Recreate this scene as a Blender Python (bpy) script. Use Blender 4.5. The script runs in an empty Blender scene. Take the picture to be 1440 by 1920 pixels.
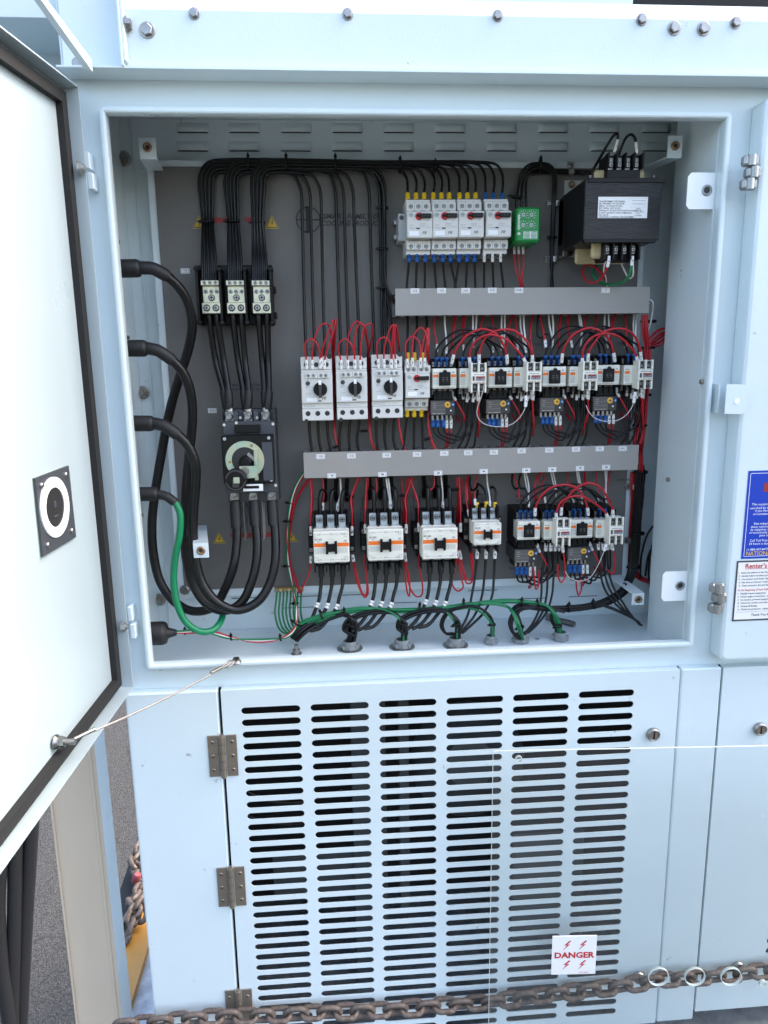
import bpy, bmesh, math, random
from mathutils import Vector, Matrix
random.seed(7)
sc = bpy.context.scene
COL = sc.collection
# ---------------------------------------------------------------- camera
CAMZ = 1.75
F = 1344.0; CX, CY = 720.0, 960.0
YAW, PITCH, ROLL = 0.0704, 0.1981, -0.0152
def cam_rows():
    fw = Vector((math.sin(YAW)*math.cos(PITCH), math.cos(YAW)*math.cos(PITCH), -math.sin(PITCH)))
    rt = Vector((math.cos(YAW), -math.sin(YAW), 0)); up = rt.cross(fw)
    c, s = math.cos(ROLL), math.sin(ROLL)
    return c*rt+s*up, -s*rt+c*up, fw
RT, UP, FW = cam_rows()
cd = bpy.data.cameras.new('camera'); cam = bpy.data.objects.new('camera', cd); COL.objects.link(cam)
cd.sensor_fit = 'HORIZONTAL'; cd.sensor_width = 36.0; cd.lens = 36.0*F/1440.0
cd.clip_start = 0.02; cd.clip_end = 1000
mw = Matrix.Identity(4)
for i in range(3):
    mw[i][0] = RT[i]; mw[i][1] = UP[i]; mw[i][2] = -FW[i]
mw[2][3] = CAMZ
cam.matrix_world = mw
sc.camera = cam
# ---------------------------------------------------------------- world, sun, exposure
SUN_EL = math.radians(48); SUN_AZ = math.radians(80)      # azimuth from +Y (north) towards +X, the side the light comes from
w = bpy.data.worlds.new("World"); sc.world = w; w.use_nodes = True
nt = w.node_tree; nt.nodes.clear()
sky = nt.nodes.new('ShaderNodeTexSky'); sky.sky_type = 'NISHITA'; sky.sun_disc = False
sky.sun_elevation = SUN_EL; sky.sun_rotation = SUN_AZ
sky.air_density = 1.0; sky.dust_density = 4.0; sky.ozone_density = 0.3
bg = nt.nodes.new('ShaderNodeBackground'); bg.inputs[1].default_value = 0.15
wo = nt.nodes.new('ShaderNodeOutputWorld')
nt.links.new(sky.outputs[0], bg.inputs[0]); nt.links.new(bg.outputs[0], wo.inputs[0])
sd = bpy.data.lights.new('sun', 'SUN'); sun = bpy.data.objects.new('sun', sd); COL.objects.link(sun)
sd.energy = 0.5; sd.angle = math.radians(28); sd.color = (1.0, 0.96, 0.9)
sdir = Vector((math.sin(SUN_AZ)*math.cos(SUN_EL), math.cos(SUN_AZ)*math.cos(SUN_EL), math.sin(SUN_EL)))
sun.rotation_euler = sdir.to_track_quat('Z', 'Y').to_euler()
sun.location = (3, -3, 5)
sc.view_settings.view_transform = 'Standard'; sc.view_settings.look = 'None'
sc.view_settings.exposure = 2.25; sc.view_settings.gamma = 1.0
sc.view_settings.use_curve_mapping = False
# ---------------------------------------------------------------- geometry of the place
YP = 1.396      # face of the grey mounting panel
YF = 1.185      # painted face of the cabinet
YL = 1.167      # front of the rolled lip round the opening
def ray(u, v): return RT*((u-CX)/F) - UP*((v-CY)/F) + FW
def Y(u, v, y):
    d = ray(u, v); d = d*(y/d.y); return Vector((d.x, d.y, d.z+CAMZ))
def P(u, v, h=0.0): return Y(u, v, YP-h)
def Z(u, v, z):
    d = ray(u, v); d = d*((z-CAMZ)/d.z); return Vector((d.x, d.y, d.z+CAMZ))
def zz(z): return z+CAMZ
# ---------------------------------------------------------------- materials
MATS = {}
def mat(name, col, rough=0.5, metal=0.0, bump=0.0, bscale=200, var=0.0, vscale=8, spec=None, coat=0.0, trans=0.0, col2=None, mask=None, stretch=None, fleck=False):
    m = bpy.data.materials.new(name); m.use_nodes = True; n = m.node_tree; b = n.nodes['Principled BSDF']
    b.inputs['Base Color'].default_value = (*col, 1); b.inputs['Roughness'].default_value = rough
    b.inputs['Metallic'].default_value = metal
    if spec is not None: b.inputs['Specular IOR Level'].default_value = spec
    if coat: b.inputs['Coat Weight'].default_value = coat; b.inputs['Coat Roughness'].default_value = 0.08
    if trans: b.inputs['Transmission Weight'].default_value = trans
    tc = n.nodes.new('ShaderNodeTexCoord'); src = tc.outputs['Object']
    if stretch:
        mp = n.nodes.new('ShaderNodeMapping'); mp.inputs['Scale'].default_value = stretch
        n.links.new(src, mp.inputs['Vector']); src = mp.outputs['Vector']
    if var or col2:
        t = n.nodes.new('ShaderNodeTexNoise'); t.inputs['Scale'].default_value = vscale; t.inputs['Detail'].default_value = 6
        t.inputs['Roughness'].default_value = 0.65
        n.links.new(src, t.inputs['Vector'])
        r = n.nodes.new('ShaderNodeValToRGB')
        c2 = col2 if col2 else tuple(max(0, c*(1-var)) for c in col)
        lo, hi = mask if mask else (0.35, 0.7)
        r.color_ramp.elements[0].position = lo; r.color_ramp.elements[1].position = hi
        r.color_ramp.elements[0].color = (*c2, 1); r.color_ramp.elements[1].color = (*col, 1)
        n.links.new(t.outputs['Fac'], r.inputs['Fac']); n.links.new(r.outputs['Color'], b.inputs['Base Color'])
        rr = n.nodes.new('ShaderNodeMapRange'); rr.inputs['To Min'].default_value = min(1, rough*1.25); rr.inputs['To Max'].default_value = rough*0.85
        n.links.new(t.outputs['Fac'], rr.inputs['Value']); n.links.new(rr.outputs['Result'], b.inputs['Roughness'])
    if fleck:
        tf = n.nodes.new('ShaderNodeTexNoise'); tf.inputs['Scale'].default_value = 34; tf.inputs['Detail'].default_value = 5; tf.inputs['Roughness'].default_value = 0.7
        n.links.new(src, tf.inputs['Vector'])
        mr = n.nodes.new('ShaderNodeMapRange'); mr.inputs['From Min'].default_value = 0.685; mr.inputs['From Max'].default_value = 0.71; mr.inputs['To Max'].default_value = 0.55
        n.links.new(tf.outputs['Fac'], mr.inputs['Value'])
        mxf = n.nodes.new('ShaderNodeMix'); mxf.data_type = 'RGBA'; mxf.inputs['B'].default_value = (0.16, 0.15, 0.14, 1)
        n.links.new(mr.outputs['Result'], mxf.inputs['Factor']); n.links.new(r.outputs['Color'], mxf.inputs['A']); n.links.new(mxf.outputs['Result'], b.inputs['Base Color'])
    if bump:
        t2 = n.nodes.new('ShaderNodeTexNoise'); t2.inputs['Scale'].default_value = bscale; t2.inputs['Detail'].default_value = 3
        n.links.new(src, t2.inputs['Vector'])
        bp = n.nodes.new('ShaderNodeBump'); bp.inputs['Strength'].default_value = bump; bp.inputs['Distance'].default_value = 0.001
        n.links.new(t2.outputs['Fac'], bp.inputs['Height']); n.links.new(bp.outputs['Normal'], b.inputs['Normal'])
    MATS[name] = m; return m
mat('paint', (0.665, 0.76, 0.775), 0.30, bump=0.2, bscale=330, var=0.07, vscale=2.2, fleck=True, coat=0.25)
mat('paint_inner', (0.665, 0.75, 0.77), 0.36, bump=0.1, bscale=260, var=0.05, vscale=4, fleck=True, coat=0.15)
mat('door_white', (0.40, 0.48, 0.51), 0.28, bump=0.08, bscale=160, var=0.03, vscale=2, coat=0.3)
mat('panel_grey', (0.148, 0.141, 0.130), 0.55, bump=0.15, bscale=900, var=0.12, vscale=6)
mat('duct_grey', (0.305, 0.29, 0.265), 0.45, var=0.06, vscale=9)
mat('black_plastic', (0.006, 0.006, 0.006), 0.45, spec=0.25)
mat('black_rubber', (0.010, 0.010, 0.011), 0.55, bump=0.1, bscale=300)
mat('gasket', (0.011, 0.0108, 0.0108), 0.75, bump=0.3, bscale=500)
mat('cable_black', (0.006, 0.006, 0.007), 0.33, bump=0.6, bscale=140, spec=0.4, var=0.5, vscale=30)
mat('wire_black', (0.005, 0.005, 0.005), 0.34, spec=0.32)
mat('wire_red', (0.42, 0.008, 0.016), 0.38)
mat('wire_white', (0.72, 0.69, 0.64), 0.4)
mat('wire_pale', (0.48, 0.43, 0.41), 0.4)
mat('wire_green', (0.005, 0.16, 0.055), 0.35)
mat('cable_green', (0.0, 0.20, 0.075), 0.4)
mat('sleeve_blue', (0.006, 0.085, 0.30), 0.35)
mat('sleeve_yellow', (0.72, 0.46, 0.01), 0.4)
mat('sleeve_white', (0.76, 0.74, 0.70), 0.45)
mat('dev_grey', (0.63, 0.62, 0.58), 0.42, bump=0.05, bscale=600)
mat('dev_grey_dark', (0.40, 0.42, 0.42), 0.45)
mat('dev_cream', (0.76, 0.74, 0.64), 0.42)
mat('orange', (0.80, 0.16, 0.012), 0.5)
mat('print', (0.05, 0.055, 0.06), 0.6)
mat('panel_ink', (0.022, 0.022, 0.024), 0.6)
mat('print_soft', (0.22, 0.23, 0.24), 0.6)
mat('print_white', (0.85, 0.85, 0.85), 0.5)
mat('label_white', (0.80, 0.79, 0.77), 0.5)
mat('red', (0.50, 0.012, 0.015), 0.4)
mat('lug', (0.62, 0.60, 0.46), 0.33, metal=0.85, var=0.2, vscale=60)
mat('steel', (0.40, 0.385, 0.365), 0.33, metal=1.0, var=0.25, vscale=90)
mat('zinc', (0.40, 0.41, 0.40), 0.42, metal=0.8, var=0.2, vscale=60)
mat('zinc_yellow', (0.62, 0.64, 0.46), 0.30, metal=0.7, col2=(0.44, 0.60, 0.50), vscale=28, mask=(0.4, 0.6))
mat('brass', (0.60, 0.36, 0.10), 0.35, metal=0.9, var=0.3, vscale=80)
mat('bronze', (0.42, 0.27, 0.17), 0.35, metal=1.0, var=0.2, vscale=80)
mat('hinge_brown', (0.36, 0.31, 0.25), 0.38, metal=0.75, var=0.2, vscale=50)
mat('green_case', (0.0, 0.22, 0.035), 0.35)
mat('breaker', (0.048, 0.054, 0.064), 0.45)
mat('overload', (0.035, 0.035, 0.035), 0.35)
mat('overload_clear', (0.105, 0.10, 0.095), 0.15, coat=0.5)
mat('dial', (0.74, 0.40, 0.05), 0.45)
mat('coil_card', (0.56, 0.46, 0.25), 0.6, var=0.15, vscale=20)
mat('core', (0.009, 0.009, 0.009), 0.42, bump=0.9, bscale=60, stretch=(1, 1, 14), var=0.4, vscale=20)
mat('warn_yellow', (0.55, 0.36, 0.015), 0.55)
mat('warn_red', (0.30, 0.022, 0.018), 0.55)
mat('blue_sticker', (0.006, 0.045, 0.42), 0.35)
mat('rust', (0.22, 0.175, 0.145), 0.58, metal=0.4, bump=0.6, bscale=260, col2=(0.075, 0.055, 0.045), vscale=60)
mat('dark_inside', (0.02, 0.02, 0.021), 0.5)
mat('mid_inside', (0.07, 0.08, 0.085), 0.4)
mat('nylon_grey', (0.27, 0.29, 0.29), 0.5, bump=0.2, bscale=300)
mat('post', (0.68, 0.56, 0.42), 0.55, var=0.15, vscale=5, stretch=(1, 1, 0.2))
mat('post_side_lit', (0.80, 0.82, 0.82), 0.5, var=0.12, vscale=5)  # side faces coloured paler than the post so they look brightly lit
mat('yellow_beam', (0.46, 0.22, 0.035), 0.45, var=0.15, vscale=12)
mat('deck', (0.50, 0.53, 0.55), 0.45, metal=0.5, col2=(0.25, 0.27, 0.30), vscale=25)
mat('hose', (0.015, 0.015, 0.016), 0.6, bump=0.3, bscale=120)
mat('pink', (0.26, 0.05, 0.06), 0.5)
mat('rope', (0.42, 0.38, 0.35), 0.4, metal=0.7)
mat('plain_white', (0.85, 0.87, 0.86), 0.45)  # plain white shared by tabs, handle ring, trip slide and pipe
def asphalt():
    m = mat('asphalt', (0.10, 0.10, 0.10), 0.9); n = m.node_tree; b = n.nodes['Principled BSDF']
    tc = n.nodes.new('ShaderNodeTexCoord')
    v = n.nodes.new('ShaderNodeTexVoronoi'); v.inputs['Scale'].default_value = 260
    t = n.nodes.new('ShaderNodeTexNoise'); t.inputs['Scale'].default_value = 2.2; t.inputs['Detail'].default_value = 8
    vc = n.nodes.new('ShaderNodeTexVoronoi'); vc.feature = 'DISTANCE_TO_EDGE'; vc.inputs['Scale'].default_value = 2.1
    tn = n.nodes.new('ShaderNodeTexNoise'); tn.inputs['Scale'].default_value = 9; tn.inputs['Detail'].default_value = 5
    for x in (v, t, tn): n.links.new(tc.outputs['Object'], x.inputs['Vector'])
    mx = n.nodes.new('ShaderNodeMix'); mx.data_type = 'VECTOR'; mx.inputs['Factor'].default_value = 0.12
    n.links.new(tc.outputs['Object'], mx.inputs['A']); n.links.new(tn.outputs['Color'], mx.inputs['B']); n.links.new(mx.outputs['Result'], vc.inputs['Vector'])
    r = n.nodes.new('ShaderNodeValToRGB')
    r.color_ramp.elements[0].position = 0.1; r.color_ramp.elements[0].color = (0.018, 0.0175, 0.017, 1)
    r.color_ramp.elements[1].position = 0.95; r.color_ramp.elements[1].color = (0.080, 0.078, 0.075, 1)
    n.links.new(v.outputs['Color'], r.inputs['Fac'])
    cr = n.nodes.new('ShaderNodeMapRange'); cr.inputs['From Min'].default_value = 0.0; cr.inputs['From Max'].default_value = 0.006
    n.links.new(vc.outputs['Distance'], cr.inputs['Value'])
    mu = n.nodes.new('ShaderNodeMix'); mu.data_type = 'RGBA'; mu.inputs['A'].default_value = (0.02, 0.02, 0.02, 1)
    n.links.new(cr.outputs['Result'], mu.inputs['Factor']); n.links.new(r.outputs['Color'], mu.inputs['B'])
    n.links.new(mu.outputs['Result'], b.inputs['Base Color'])
    bp = n.nodes.new('ShaderNodeBump'); bp.inputs['Strength'].default_value = 0.8; bp.inputs['Distance'].default_value = 0.004
    n.links.new(v.outputs['Distance'], bp.inputs['Height']); n.links.new(bp.outputs['Normal'], b.inputs['Normal'])
asphalt()
def acrylic():
    m = bpy.data.materials.new('acrylic'); m.use_nodes = True; n = m.node_tree; n.nodes.clear()
    tr = n.nodes.new('ShaderNodeBsdfTransparent'); tr.inputs[0].default_value = (0.985, 0.99, 0.985, 1)
    gl = n.nodes.new('ShaderNodeBsdfGlossy'); gl.inputs['Roughness'].default_value = 0.02
    df = n.nodes.new('ShaderNodeBsdfDiffuse'); df.inputs[0].default_value = (0.7, 0.72, 0.7, 1)  # pale diffuse veil stands in for a milky reflection on the sheet
    fr = n.nodes.new('ShaderNodeFresnel'); fr.inputs['IOR'].default_value = 1.22
    m1 = n.nodes.new('ShaderNodeMixShader'); m2 = n.nodes.new('ShaderNodeMixShader'); m2.inputs[0].default_value = 0.045
    o = n.nodes.new('ShaderNodeOutputMaterial')
    n.links.new(fr.outputs[0], m1.inputs[0]); n.links.new(tr.outputs[0], m1.inputs[1]); n.links.new(gl.outputs[0], m1.inputs[2])
    n.links.new(m1.outputs[0], m2.inputs[1]); n.links.new(df.outputs[0], m2.inputs[2]); n.links.new(m2.outputs[0], o.inputs[0])
    MATS['acrylic'] = m
acrylic()
mat('acrylic_edge', (0.62, 0.66, 0.60), 0.3)
# ---------------------------------------------------------------- mesh builder
TXT = {}
def text_mesh(s, bold=0.0):
    k = (s, bold)
    if k not in TXT:
        c = bpy.data.curves.new('t', 'FONT'); c.body = s; c.size = 1; c.offset = bold; c.resolution_u = 2; c.align_x = 'CENTER'; c.align_y = 'CENTER'
        o = bpy.data.objects.new('t', c); me = o.to_mesh()
        TXT[k] = ([tuple(v.co) for v in me.vertices], [tuple(p.vertices) for p in me.polygons])
        o.to_mesh_clear(); bpy.data.objects.remove(o); bpy.data.curves.remove(c)
    return TXT[k]
def catmull(pts, seg=6):
    pts = [Vector(p) for p in pts]
    if len(pts) < 3: return pts
    out = []
    q = [pts[0]*2-pts[1]] + pts + [pts[-1]*2-pts[-2]]
    for i in range(1, len(q)-2):
        a, b, c, d = q[i-1:i+3]
        # centripetal parametrisation: no overshoot on uneven spacing
        t0 = 0; t1 = t0+max(1e-5, (b-a).length)**0.5; t2 = t1+max(1e-5, (c-b).length)**0.5; t3 = t2+max(1e-5, (d-c).length)**0.5
        for k in range(seg):
            t = t1+(t2-t1)*k/seg
            A1 = a*((t1-t)/(t1-t0))+b*((t-t0)/(t1-t0)); A2 = b*((t2-t)/(t2-t1))+c*((t-t1)/(t2-t1)); A3 = c*((t3-t)/(t3-t2))+d*((t-t2)/(t3-t2))
            B1 = A1*((t2-t)/(t2-t0))+A2*((t-t0)/(t2-t0)); B2 = A2*((t3-t)/(t3-t1))+A3*((t-t1)/(t3-t1))
            out.append(B1*((t2-t)/(t2-t1))+B2*((t-t1)/(t2-t1)))
    out.append(pts[-1]); return out
class MB:
    def __init__(s, m='paint'): s.v = []; s.f = []; s.mi = []; s.sm = []; s.mats = []; s.cur = m
    def _m(s, m):
        m = m or s.cur
        if m not in s.mats: s.mats.append(m)
        return s.mats.index(m)
    def add(s, vs, fs, m=None, smooth=False):
        o = len(s.v); s.v += [Vector(x) for x in vs]; k = s._m(m)
        for f in fs: s.f.append([i+o for i in f]); s.mi.append(k); s.sm.append(smooth)
        return s
    def box(s, c, d, m=None, ch=None, rot=None):
        hx, hy, hz = [abs(x)/2 for x in d]
        if ch is None: ch = min(0.0008, 0.18*min(hx, hy, hz)*2)
        ch = min(ch, 0.45*min(hx, hy, hz)*2)
        vs = []; idx = {}
        for sx in (-1, 1):
            for sy in (-1, 1):
                for sz in (-1, 1):
                    for a in range(3):
                        p = [sx*(hx-(ch if a != 0 else 0)), sy*(hy-(ch if a != 1 else 0)), sz*(hz-(ch if a != 2 else 0))]
                        idx[(sx, sy, sz, a)] = len(vs); vs.append(Vector(p))
        fs = []
        sg = (-1, 1)
        for k in sg:
            fs.append([idx[(k, a, b, 0)] for a, b in ((-1, -1), (1, -1), (1, 1), (-1, 1))])
            fs.append([idx[(a, k, b, 1)] for a, b in ((-1, -1), (1, -1), (1, 1), (-1, 1))])
            fs.append([idx[(a, b, k, 2)] for a, b in ((-1, -1), (1, -1), (1, 1), (-1, 1))])
        for a in sg:
            for b in sg:
                fs.append([idx[(-1, a, b, 1)], idx[(1, a, b, 1)], idx[(1, a, b, 2)], idx[(-1, a, b, 2)]])
                fs.append([idx[(a, -1, b, 0)], idx[(a, 1, b, 0)], idx[(a, 1, b, 2)], idx[(a, -1, b, 2)]])
                fs.append([idx[(a, b, -1, 0)], idx[(a, b, 1, 0)], idx[(a, b, 1, 1)], idx[(a, b, -1, 1)]])
                for e in sg: fs.append([idx[(a, b, e, 0)], idx[(a, b, e, 1)], idx[(a, b, e, 2)]])
        c = Vector(c)
        if rot is not None: vs = [rot @ v for v in vs]
        return s.add([v+c for v in vs], fs, m)
    def bx(s, x0, x1, y0, y1, z0, z1, m=None, ch=None):
        return s.box(((x0+x1)/2, (y0+y1)/2, (z0+z1)/2), (x1-x0, y1-y0, z1-z0), m, ch)
    def tube(s, pts, r, n=8, m=None, caps=True, radii=None):
        pts = [Vector(p) for p in pts]; N = len(pts); vs = []; fs = []
        t = (pts[1]-pts[0]).normalized(); nrm = t.orthogonal().normalized()
        for i, p in enumerate(pts):
            t2 = (pts[min(i+1, N-1)]-pts[max(i-1, 0)]).normalized()
            if t2.length < 0.5: t2 = t
            nrm = (nrm-t2*nrm.dot(t2)).normalized(); b = t2.cross(nrm); t = t2
            rr = radii[i] if radii else r
            for k in range(n):
                a = 2*math.pi*k/n; vs.append(p+nrm*(math.cos(a)*rr)+b*(math.sin(a)*rr))
        for i in range(N-1):
            for k in range(n): fs.append([i*n+k, i*n+(k+1) % n, (i+1)*n+(k+1) % n, (i+1)*n+k])
        s.add(vs, fs, m, True)
        if caps: s.add(vs[:n], [list(range(n))[::-1]], m); s.add(vs[-n:], [list(range(n))], m)
        return s
    def cyl(s, p0, p1, r, r1=None, n=14, m=None, smooth=True):
        p0 = Vector(p0); p1 = Vector(p1); return s.tube([p0, p1], r, n, m, True, [r, r if r1 is None else r1])
    def lathe(s, c, ax, prof, n=20, m=None, smooth=True):
        c = Vector(c); ax = Vector(ax).normalized(); u = ax.orthogonal().normalized(); w_ = ax.cross(u); vs = []; fs = []
        for (t, r) in prof:
            for k in range(n):
                a = 2*math.pi*(k+0.5)/n; vs.append(c+ax*t+u*(math.cos(a)*r)+w_*(math.sin(a)*r))
        L = len(prof)
        for i in range(L-1):
            for k in range(n): fs.append([i*n+k, i*n+(k+1) % n, (i+1)*n+(k+1) % n, (i+1)*n+k])
        s.add(vs, fs, m, smooth)
        if prof[-1][1] > 1e-6: s.add(vs[-n:], [list(range(n))], m)
        if prof[0][1] > 1e-6: s.add(vs[:n], [list(range(n))[::-1]], m)
        return s
    def ring(s, c, ax, r0, r1, d, n=28, m=None):
        return s.lathe_closed(c, ax, [(0, r0), (0, r1), (d, r1), (d, r0)], n, m)
    def lathe_closed(s, c, ax, prof, n=24, m=None, a0=0, a1=2*math.pi):
        c = Vector(c); ax = Vector(ax).normalized(); u = Vector((1, 0, 0)) if abs(ax.x) < 0.9 else Vector((0, 1, 0)); u = (u-ax*u.dot(ax)).normalized(); w_ = u.cross(ax)
        full = abs(a1-a0-2*math.pi) < 1e-4; K = n if full else n+1; L = len(prof); vs = []; fs = []
        for k in range(K):
            a = a0+(a1-a0)*k/n
            for (t, r) in prof: vs.append(c+ax*t+u*(math.cos(a)*r)+w_*(math.sin(a)*r))
        for k in range(n):
            k2 = (k+1) % K
            for i in range(L): j = (i+1) % L; fs.append([k*L+i, k*L+j, k2*L+j, k2*L+i])
        if not full: fs.append(list(range(L))); fs.append([(K-1)*L+i for i in range(L)][::-1])
        return s.add(vs, fs, m)
    def poly(s, pts, m=None): return s.add(pts, [list(range(len(pts)))], m)
    def prism(s, pts, vec, m=None):
        n = len(pts); pts = [Vector(p) for p in pts]; vec = Vector(vec)
        fs = [list(range(n)), [n+i for i in range(n)][::-1]]+[[i, (i+1) % n, n+(i+1) % n, n+i] for i in range(n)]
        return s.add(pts+[p+vec for p in pts], fs, m)
    def rect(s, x0, x1, z0, z1, y, m=None): return s.poly([(x0, y, z0), (x1, y, z0), (x1, y, z1), (x0, y, z1)], m)
    def text(s, t, size, o, m='print', xd=(1, 0, 0), zd=(0, 0, 1), bold=0.0, shear=0.0, sx=1.0, align='c'):
        vs, fs = text_mesh(t, bold); xd = Vector(xd); zd = Vector(zd); o = Vector(o)
        off = 0
        if align == 'l' and vs: off = -min(v[0] for v in vs)
        return s.add([o+xd*((v[0]+off)*sx+shear*v[1])*size+zd*v[1]*size for v in vs], fs, m)
    def frame(s, x0, x1, z0, z1, prof, rad, m=None, seg=4, smooth=False):
        # prof: closed list of (inset, y); rounded-rectangle rings
        rings = []
        for (d, y) in prof:
            r = max(rad-d, 0.0006); ring = []
            for (cx_, cz_, a0) in ((x1-d-r, z1-d-r, 0), (x0+d+r, z1-d-r, 90), (x0+d+r, z0+d+r, 180), (x1-d-r, z0+d+r, 270)):
                for k in range(seg+1):
                    a = math.radians(a0+90*k/seg); ring.append((cx_+r*math.cos(a), y, cz_+r*math.sin(a)))
            rings.append(ring)
        n = len(rings[0]); L = len(rings); vs = [p for r_ in rings for p in r_]; fs = []
        for i in range(L):
            j = (i+1) % L
            for k in range(n): fs.append([i*n+k, i*n+(k+1) % n, j*n+(k+1) % n, j*n+k])
        return s.add(vs, fs, m, smooth)
    def build(s, name, parent=None, world=False, loc=None):
        """world=True: vertices are in world space; loc given: origin of a top-level mesh"""
        off = Vector((0, 0, 0))
        if world:
            if parent is not None: off = wloc(parent)
            else: off = Vector(loc) if loc is not None else base(s.v)
        me = bpy.data.meshes.new(name)
        me.from_pydata([tuple(v-off) for v in s.v], [], s.f)
        for m in s.mats: me.materials.append(MATS[m])
        me.polygons.foreach_set('material_index', s.mi); me.polygons.foreach_set('use_smooth', s.sm)
        bm = bmesh.new(); bm.from_mesh(me); bmesh.ops.recalc_face_normals(bm, faces=bm.faces); bm.to_mesh(me); bm.free()
        o = bpy.data.objects.new(name, me); COL.objects.link(o)
        if parent is not None: o.parent = parent
        elif world: o.location = off
        return o
def base(vs):
    return Vector(((min(v.x for v in vs)+max(v.x for v in vs))/2, (min(v.y for v in vs)+max(v.y for v in vs))/2, min(v.z for v in vs)))
def wloc(o):
    l = Vector(o.location)
    while o.parent: o = o.parent; l += Vector(o.location)
    return l
def tag(o, label=None, cat=None, group=None, kind=None):
    if label: o['label'] = label
    if cat: o['category'] = cat
    if group: o['group'] = group
    if kind: o['kind'] = kind
    return o
def thing(name, label, cat, loc, group=None):
    o = bpy.data.objects.new(name, None); COL.objects.link(o); o.location = loc; o.empty_display_size = 0.02
    return tag(o, label, cat, group)
CH = {}
def kids(o): return [c for c in o.children]
def copy_tree(o, loc, label, parent=None):
    r = o.copy(); COL.objects.link(r); r.location = loc; r['label'] = label
    def rec(src, dst):
        for ch in list(src.children):
            if ch.get('nocopy'): continue
            c = ch.copy(); COL.objects.link(c); c.parent = dst; rec(ch, c)
    rec(o, r); return r
def part(name, mb, parent, world=False, label=None, loc=None):
    o = mb.build(name, parent, world)
    if loc is not None: o.location = loc
    if label: o['label'] = label
    return o
def screw_mb(r, m='steel', slot=True, h=0.0015, hexh=False):
    b = MB(m)
    if hexh:
        b.lathe((0, 0, 0), (0, -1, 0), [(0, r*1.35), (0.001, r*1.35), (0.0011, r)], 20)
        b.lathe((0, -0.001, 0), (0, -1, 0), [(0, r), (h*0.8, r), (h, r*0.86)], 6, smooth=False)
    else:
        b.lathe((0, 0, 0), (0, -1, 0), [(0, r), (h*0.6, r), (h, r*0.7)], 14)
        if slot:
            b.box((0, -h, 0), (r*1.1, 0.0006, r*0.26), 'black_plastic'); b.box((0, -h, 0), (r*0.26, 0.0007, r*1.1), 'black_plastic')
    return b
def screw_at(parent, proto, name, locs):
    out = []
    for l in locs:
        o = bpy.data.objects.new(name, proto); COL.objects.link(o); o.parent = parent; o.location = l; out.append(o)
    return out
_pm = {}
def proto_mesh(key, fn):
    if key not in _pm:
        o = fn().build(key); _pm[key] = o.data; bpy.data.objects.remove(o)
    return _pm[key]
SCREW = lambda r, m='steel', hexh=False, h=0.0015: proto_mesh('screw_%s_%s_%s_%s' % (r, m, hexh, h), lambda: screw_mb(r, m, True, h, hexh))
# ================================================================ SETTING
g = MB('asphalt'); g.poly([(-60, -60, 0), (60, -60, 0), (60, 60, 0), (-60, 60, 0)]); tag(g.build('asphalt_ground', None, True), kind='structure')
# trailer deck under the cabinet
ZD = 0.435
g = MB('deck'); g.bx(-0.36, 1.6, 1.10, 2.1, ZD-0.05, ZD)
tag(g.build('trailer_deck', None, True), kind='structure')
# ================================================================ CABINET
cab = thing('equipment_cabinet', 'pale blue-white steel cabinet with open control compartment above a slotted vent door', 'cabinet', (0.12, 1.3, ZD))
X0, X1 = -0.372, 0.682
LX0, LX1, LZ0, LZ1 = -0.327, 0.6346, zz(-0.4982), zz(0.3819)
b = MB('paint')   # face frame: four butted strips, 3 mm sheet
IX0, IX1, IZ0, IZ1 = LX0+.004, LX1-.004, LZ0+.004, LZ1-.004
ZT, ZB = zz(0.445), zz(-0.552)
for (x0, x1, z0, z1) in ((X0, IX0, ZB, ZT), (IX1, 1.3, ZB, ZT), (IX0, IX1, IZ1, ZT), (IX0, IX1, ZB, IZ0)):
    b.bx(x0, x1, YF, YF+.003, z0, z1, ch=0.0001)
part('face_frame', b, cab, True)
b = MB('paint')
b.frame(LX0, LX1, LZ0, LZ1, [(0, YF+.002), (0, YL+.004), (.0012, YL+.001), (.0035, YL), (.0068, YL), (.0088, YL+.001), (.010, YL+.004), (.010, YL+.016), (.0075, YL+.018), (.0075, YF+.004), (.004, YF+.004), (.004, YF+.002)], 0.009, smooth=False, seg=5)
part('opening_lip', b, cab, True)
ZFL = (Z(860, 1162, 0) - Vector((0, 0, 0))).z  # placeholder
zf = Y(860, 1163, 1.432).z          # floor level of the compartment
ZC = zz(0.45)
b = MB('paint_inner'); b.bx(X0+.002, 0.90, YF+.005, 1.44, zf-.004, zf); part('compartment_floor', b, cab, True)
b = MB('paint_inner'); b.bx(X0+.002, 0.90, YF+.004, 1.44, ZC, ZC+.004); part('compartment_ceiling', b, cab, True)
WX = X0+.006
b = MB('paint_inner'); b.bx(WX-.004, WX, YF+.004, 1.432, zf, ZC)
for uu in (232, 262): xx = Y(uu, 460, 1.43).x; b.bx(xx, xx+.003, 1.4285, 1.432, zf, ZC, ch=.001)
part('left_wall', b, cab, True)
PX = LX1-.0105
_d = ray(1270, 240); YPW = PX/_d.x*_d.y
b = MB('paint_inner'); b.bx(PX, PX+.003, YF+.004, YPW, zf, ZC, ch=.0002); b.bx(PX+.003, PX+.02, YPW-.003, YPW, zf, ZC, ch=.0002)
part('right_partition', b, cab, True)
b = MB('paint_inner'); b.bx(0.90, 0.903, YF+.004, 1.44, zf, ZC); part('right_wall', b, cab, True)
bw = MB('paint_inner'); bw.bx(WX-.01, 0.90, 1.432, 1.436, zf, ZC); bwo = part('back_wall', bw, cab, True)
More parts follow.
